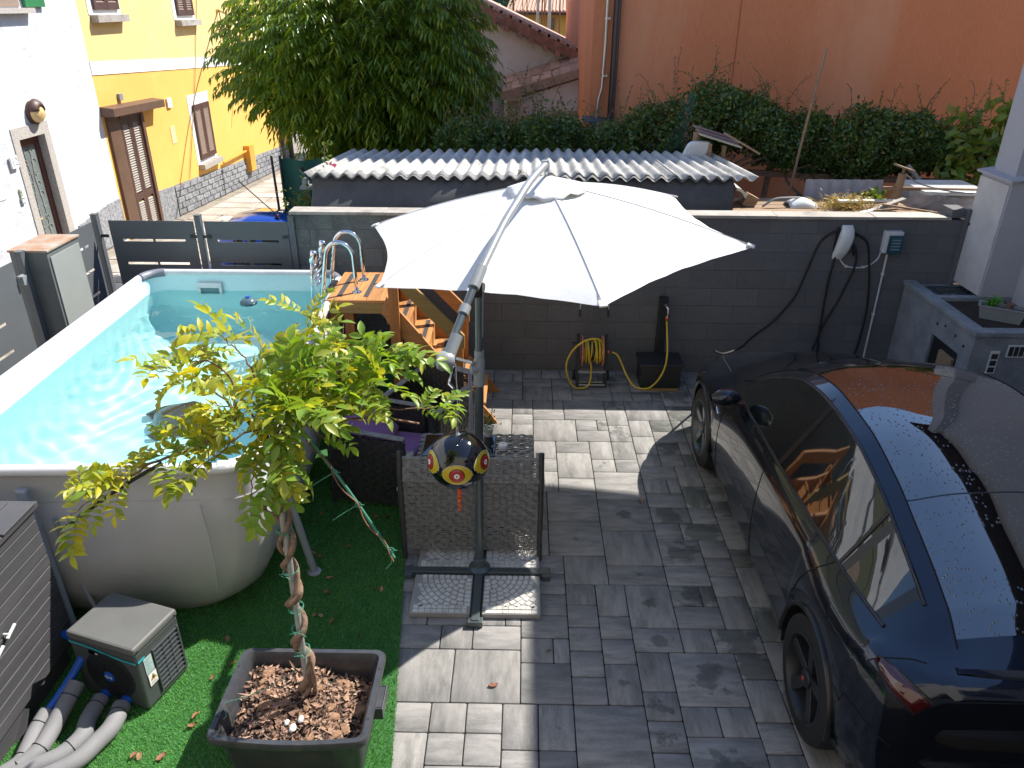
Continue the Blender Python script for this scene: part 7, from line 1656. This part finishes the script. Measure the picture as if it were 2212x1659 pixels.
# ================================================================= ORANGE BUILDING
ob=thing('orange_building','tall orange rendered building wall with two downpipes at its left corner','building',(4,12,.0))
g=G(); g.box(.965,14,12,20,.0,8.1); mk('wall',g,mt_orangewall,ob)
g=G(); g.box(3.02,3.03,11.994,12.0,.9,7.7); mk('render_joint',g,M('joint_dark',(.4,.12,.05)),ob)
g=G(); g.tube([(1.28,11.93,1.1),(1.30,11.93,7.7)],.052,14); mk('dark_downpipe',g,mt_brownpipe,ob,smooth=60)
g=G(); g.tube([(1.07,11.94,2.13),(1.09,11.94,2.45),(1.13,11.94,2.6),(1.145,11.94,3.2),(1.15,11.94,7.7)],.022,12); mk('steel_downpipe',g,mt_copper,ob,smooth=60)
for z in (2.75,3.5): g=G(); g.lathe([(.03,0),(.03,.03)],(1.145,11.94,z),n=14); g.box(1.15,1.20,11.92,12,z,z+.03); mk('pipe_clip',g,mt_copper,ob)
g=G(); g.prism([(.86,11.7,2.15),(1.30,11.7,2.12),(1.30,11.99,2.16),(.86,11.99,2.19)],(0,0,.02)); g.box(1.0,1.28,11.72,11.98,1.8,2.12); mk('flue_box',g,M('flue_dark',(.06,.07,.085)),ob)

# ================================================================= OLD PINK HOUSE
oh=thing('old_house','old pink plaster house with sagging tiled roof and lower lean-to wing','house',(0,15.5,0))
def opj(vx,vy,Yp): return upj(vx,vy,Yp)
HY=15.6
P=[opj(960,-30,HY),opj(1268,128,HY),opj(1268,300,HY),opj(960,300,HY)]
g=G(); g.prism([Vector((-1.6,HY,5.0)),opj(1000,10,HY),opj(1245,132,HY),opj(1275,150,HY),Vector((1.15,HY,0)),Vector((-1.6,HY,0))],(0,5,0)); mk('gable_wall',g,mt_pinkwall,oh)
# verge board and tiles following the slope
a,b=opj(958,-22,HY-.35),opj(1268,132,HY-.35)
g=G(); g.bar(a,b,.04,.17); mk('verge_board',g,mt_fascia,oh)
g=G(); u_=(b-a).normalized()
for k in range(15):
    p=lerp(a,b,(k+.5)/15)+Vector((0,.3,.11)); s_=G(); s_.obox(p,u_*.135,(0,.33,0),(0,0,.02)); s_.tube([p+Vector((-.05,-.34,.025)),p+Vector((-.05,.33,.025))],.035,6); mk('roof_tile',s_,mt_tile,oh)
g=G()
for k in range(7): p=lerp(a,b,.25+.09*k)+Vector((0,.12,-.12)); g.obox(p,u_*.05,(0,.2,0),(0,0,.05))
mk('corbel',g,mt_fascia,oh)
g=G(); g.prism([a+Vector((0,.1,.1)),b+Vector((0,.1,.1)),b+Vector((0,.1,.13)),a+Vector((0,.1,.13))],(0,6,0)); mk('roof',g,mt_tile,oh)
# lean-to wing in front: wall, fascia rising to the right, tiles above
LY_=14.7
c0,c1=opj(1085,208,LY_),opj(1275,150,LY_)
g=G(); g.prism([Vector((c0.x+.03,LY_,0)),Vector((c1.x,LY_,0)),c1+Vector((0,0,-.1)),c0+Vector((.03,0,-.12))],(0,.85,0)); mk('wing_wall',g,mt_pinkwall,oh)
g=G(); g.bar(c0+Vector((-.02,-.06,.0)),c1+Vector((0,-.06,.0)),.03,.15); mk('wing_fascia',g,M('wing_board',(.5,.34,.24),(.36,.22,.15),rough=.85,scale=6,contrast=1.4),oh)
u_=(c1-c0).normalized()
for r in range(2):
    for k in range(9):
        p=lerp(c0,c1,(k+.5)/9)+Vector((0,.16+r*.36,.11+r*.10)); s_=G(); s_.obox(p+Vector((0,0,random.uniform(-.008,.012))),u_*.085*1.1,(0,.21,.05),(0,-.003,.011)); s_.tube([p+u_*.07+Vector((0,-.2,-.038)),p+u_*.07+Vector((0,.2,.058))],.013,6); mk('wing_tile',s_,mt_tile,oh)
q=opj(1045,170,LY_+.3); g=G(); g.box(q.x-.35,q.x+.10,LY_+.3,LY_+.9,q.z-.03,q.z+.05); g.box(q.x-.05,q.x+.14,LY_+.35,LY_+.8,0,q.z-.03); mk('window_ledge',g,mt_plas_g,oh)
g=G(); q=opj(1045,215,LY_+.3); g.box(q.x-.25,q.x-.06,LY_+.33,LY_+.5,q.z-.6,q.z+.22); mk('dark_opening',g,mt_dark,oh)
g=G(); q=opj(1110,215,LY_-.1); g.box(q.x-.12,q.x+.10,LY_-.12,LY_-.02,.5,q.z-.02); g.box(q.x-.14,q.x+.14,LY_-.16,LY_-.02,q.z-.03,q.z); mk('buttress',g,M('ochre_pier',(.5,.38,.22),(.4,.3,.17)),oh)
g=G(); q=opj(1230,250,LY_-.3); g.box(q.x-.45,1.0,LY_-.5,LY_-.02,q.z-.0,q.z+.05); g.box(q.x-.4,1.0,LY_-.4,LY_-.02,1.3,q.z); mk('low_annexe',g,M('ochre_annexe',(.36,.28,.12),(.26,.2,.09)),oh)

hm=thing('camera_house','cream rendered house with balcony on the near side of the yard, behind the viewpoint','house',(0,-1,0))
g=G(); g.box(-9,4.86,-8,-.75,0,6.5); mk('wall',g,M('cream_render',(.62,.56,.47),(.55,.5,.42),rough=.9),hm)
for (a_,b_,c__,d_) in ((-3.2,-2.2,1.0,2.2),(1.2,2.2,.9,2.1),(-3.2,-2.2,4.0,5.3),(2.6,3.6,4.0,5.3)):
    g=G(); g.box(a_,b_,-.75,-.72,c__,d_); w__=mk('window',g,mt_glass_blk,hm); g=G(); g.box(a_-.45,a_-.02,-.75,-.70,c__,d_); g.box(b_+.02,b_+.45,-.75,-.70,c__,d_); mk('shutter',g,mt_shutter,w__)
# ================================================================= FAR YELLOW HOUSE, NETTING, POSTS
fy=thing('far_house','distant yellow house with red tiled roof and barred window beyond the netting','house',(1,30,0))
g=G(); g.box(-.45,6,30,36,-1,3.40); mk('wall',g,mt_farwall,fy)
g=G(); g.prism([(-.7,29.6,3.40),(2.2,29.6,3.40),(2.2,33,4.6),(.6,33,4.6)],(0,0,.06)); mk('roof',g,mt_tile,fy)
g=G(); 
for k in range(24): 
    x=-.66+k*.125; g.tube([(x,29.6,3.47),(x+.5*(1-k/24),32.9,4.66)],.035,5)
mk('tile_rows',g,mt_tile,fy,kind='stuff')
g=G(); g.box(-.7,2.3,29.55,29.65,3.34,3.42); mk('gutter',g,mt_brownpipe,fy)
g=G(); g.box(.80,1.05,29.96,30,2.86,3.24); wf=mk('window',g,mt_dark,fy); g=G()
for i in range(5): g.box(.80+i*.058,.815+i*.058,29.93,29.955,2.86,3.24)
for i in range(6): g.box(.80,1.05,29.935,29.958,2.87+i*.07,2.882+i*.07)
mk('window_bars',g,mt_alu_l,wf)
fn_=thing('sports_netting','tall green netting with steel posts stretched behind the old house roof','net',(.5,24,0))
g=G()
for i in range(60): z=2.4+i*.03; g.tube([(-1.2,24,z),(-.35,24,z-.0)],.004,3)
for i in range(26): x=-1.2+i*.034; g.tube([(x,24,2.2),(x,24,4.2)],.004,3)
mk('netting',g,mt_net,fn_)
for (x,r2) in ((-.36,.03),(.33,.045),(.66,.045),(-.1,.012),(.02,.014),(.45,.02),(.52,.02),(.95,.02),(1.3,.015)):
    g=G(); g.tube([(x,24,0),(x+.03,24,5)],r2,6); mk('net_post',g,mt_alu_l if r2>.04 else mt_twig,fn_)
g=G(); g.bar((.75,22,2.78),(1.6,22,2.62),.3,.06); g.bar((.9,22,0),(.9,22,2.7),.04,.04); mk('net_bracket',g,mt_dark,fn_)

# ================================================================= BITS AND PIECES BEHIND THE WALL
shf=thing('potting_shelf','weathered timber potting shelf running behind the right end of the wall','shelf',(3.4,8.5,.9))
for k in range(5):
    g=G(); g.box(2.28,4.45,8.06+k*.17,8.215+k*.17,1.68,1.705); mk('shelf_board',g,mt_timber,shf)
for x in (2.35,3.4,4.35):
    g=G(); g.box(x-.03,x+.03,8.1,8.16,.9,1.68); g.box(x-.03,x+.03,8.8,8.86,.9,1.68); mk('leg',g,mt_timber,shf)
cs=thing('cat_shelter','makeshift wooden shelter with sloping plank roof standing behind the shed','shelter',(2.2,9.4,1.2))
for (x,y,z) in ((2.01,9.35,2.36),(2.17,9.25,2.25),(2.35,9.3,2.22),(2.1,9.6,2.4)):
    g=G(); g.box(x-.022,x+.022,y-.022,y+.022,.9,z); mk('leg',g,mt_timber,cs)
for k in range(3):
    g=G(); a=Vector((2.03,9.22+k*.17,2.36+k*.02)); b=Vector((2.52,9.22+k*.17,2.22+k*.02)); g.bar(a,b,.155,.016,(0,0,1)); mk('roof_plank',g,M('plank_%d'%k,[(.45,.4,.3),(.32,.2,.2),(.3,.2,.18)][k],rough=.8,fine=.2),cs)
g=G(); g.bar((2.3,9.2,2.38),(2.72,9.1,2.16),.02,.02); mk('cross_stick',g,mt_timber,cs)
wt=thing('plastic_tub','white rounded plastic tub propped on edge beside the cat shelter','tub',(2.0,9.25,2.1))
g=G(); rows_=[]; 
for k,(s_,d) in enumerate(((.9,0),(1,.02),(1.0,.06),(.93,.08),(.88,.03))):
    row=[]
    for a in np.linspace(0,2*PI,28,endpoint=False):
        ca,sa=math.cos(a),math.sin(a); x=.155*s_*math.copysign(abs(ca)**.45,ca); z=.125*s_*math.copysign(abs(sa)**.45,sa); row.append(Vector((2.02+x*.9+z*.35,9.25+d-z*.2,2.15+z)))
    rows_.append(row)
g.sheet(rows_,wrap=True); g.add(rows_[0],[tuple(range(28))]); mk('tub_body',g,mt_whitepl,wt,smooth=60)
ca_=thing('plastic_arch','curved white plastic arch standing at the right end of the shed','plastic arch',(2.4,8.6,1.7))
g=G(); rows_=[[Vector((2.33+(.14+q)*math.cos(a),8.45+w_,1.63+(.25+q)*math.sin(a))) for a in np.linspace(0,PI/2,14)] for q,w_ in ((0,0),(0,.3),(.03,.3),(.03,0),(0,0))]; g.sheet(rows_); mk('arch_body',g,mt_whitepl,ca_,smooth=60)
g=G(); g.obox((2.5,8.5,1.76),(.06,0,-.03),(0,.06,0),(.03,0,.06)); mk('wood_offcut',g,mt_timber,label='brown wood offcut on the potting shelf beside the white plastic arch',cat='wood offcut')
hd=thing('plastic_hood','white plastic hood with an orange button lying on the potting shelf','hood',(3.05,8.55,1.7))
g=G(); rows_=[]
for i in range(9):
    t=i/8; rows_.append([Vector((2.92+.30*t,8.5+.12*math.cos(a),1.70+(.10*math.sin(PI*(.15+t*.7)))*math.sin(a))) for a in np.linspace(0,PI,10)])
g.sheet(rows_); mk('shell',g,mt_whitepl,hd,smooth=60,solid=.006); g=G(); g.lathe([(.015,0),(.012,.012),(0,.014)],(3.03,8.5,1.79),n=10); mk('button',g,mt_orange,hd)
g=G(); g.tube(cr([(2.62,8.4,1.72),(2.75,8.42,1.80),(2.90,8.45,1.81),(3.05,8.5,1.80)],6),.012,6); mk('bent_strip',g,mt_plas_g,label='grey bent plastic strip arching over the potting shelf',cat='strip')
n=900; r_=np.random.default_rng(5); C=np.stack([r_.normal(3.55,.16,n),r_.normal(8.42,.08,n),1.71+np.abs(r_.normal(0,.055,n))],1); D=r_.normal(size=(n,3)); D[:,2]=D[:,2]*.5+.1
leafcloud('straw_heap',C,D,r_.normal(size=(n,3)),r_.uniform(.04,.11,n),.011,lf_straw,None,kind='stuff',label='heap of dry yellow plant stems on the potting shelf',cat='dry plants')
for k,(a,b,wd_,m_,lb_) in enumerate((((3.42,8.35,1.80),(4.1,8.5,1.775),.06,mt_white,'white painted board lying along the back of the potting shelf'),((3.72,8.22,1.725),(4.12,8.35,1.83),.06,mt_cap,'pale broad plank propped diagonally over the other planks'),((3.55,8.2,1.715),(4.0,8.2,1.755),.03,mt_timber,'brown stick slanting up under the pale plank'),((3.85,8.25,1.79),(4.42,8.18,1.72),.03,mt_timber,'brown stick slanting down towards the wall end'),((3.6,8.15,1.72),(3.95,8.3,1.75),.05,mt_white,'short white board under the pale plank'))):
    g=G(); g.bar(a,b,wd_,.02); mk('plank',g,m_,label=lb_,cat='plank',group='loose planks on the potting shelf')
pst=thing('birdhouse_post','round timber post with a small tilted board on top behind the wall','post',(4.15,8.7,.9))
g=G(); g.tube([(4.10,8.65,.9),(4.165,8.6,2.05)],.045,12); mk('post',g,mt_timber,pst,smooth=60); g=G(); g.tube([(4.165,8.6,2.05),(4.165,8.6,2.10)],.016,8); g.obox((4.17,8.6,2.11),(.09,0,-.028),(0,.09,0),(.004,0,.008)); mk('top_board',g,mt_timber,pst); g=G(); g.bar((3.98,8.6,1.89),(5.0,8.55,1.885),.035,.035); mk('rail',g,mt_timber,pst)
g=G(); g.tube(cr([(4.17,8.55,2.06),(4.3,8.5,1.97),(4.6,8.45,1.90),(4.9,8.45,1.87)],5),.008,5); mk('wire',g,mt_plas_g,pst)
cf=thing('cold_frame','white-topped cold frame wrapped in clear plastic film at the wall end','cold frame',(4.7,8.7,.9))
g=G(); g.box(4.38,5.1,8.45,9.1,1.845,1.885); mk('lid',g,mt_whitepl,cf,bevel=.004); g=G(); g.box(4.42,5.1,8.50,8.53,.95,1.84); g.box(4.42,4.45,8.53,9.05,.95,1.84); mk('frame_wall',g,mt_cap,cf)
g=G(); rows_=[[Vector((lerp(4.18,4.95,i/16)+.03*math.sin(j*1.3+i),8.42+.03*math.sin(i*1.9+j*2.1),lerp(1.9-.1*i/16,1.62,j/8))) for i in range(17)] for j in range(9)]; g.sheet(rows_)
mf=bpy.data.materials.new('clear_plastic_film'); mf.use_nodes=True; q=mf.node_tree; bs_=q.nodes['Principled BSDF']; bs_.inputs['Base Color'].default_value=(.5,.5,.56,1); bs_.inputs['Roughness'].default_value=.2; bs_.inputs['Alpha'].default_value=.42
mk('plastic_film',g,mf,cf,smooth=180)
g=G(); rows_=[[Vector((lerp(3.3,4.2,i/24),9.1+.015*math.sin(i*1.7),lerp(1.88,1.3,j/4))) for i in range(25)] for j in range(5)]; g.sheet(rows_); mk('cloth_screen',g,mt_cloth,smooth=180,label='pale lilac sheet hung as a screen below the hedge',cat='sheet')
n=60; C=r_.normal(size=(n,3))*[.07,.05,.03]+[3.95,8.75,1.74]; leafcloud('leafy_seedling',C,r_.normal(size=(n,3))+[0,0,.4],r_.normal(size=(n,3))+[0,0,1],.09,.06,lf_vine,None,label='low broad-leaved green plant behind the potting shelf planks',cat='plant')
g=G(); g.tube([(3.2,9.0,.9),(3.2,9.0,1.75)],.015,6); mk('green_stake',g,mt_net,label='dark green stake beside the lilac sheet',cat='stake')
# last pass: meshes never count as empty things
for o in list(bpy.data.objects):
    if o.type=='MESH' and len(o.data.polygons)==0: bpy.data.objects.remove(o)
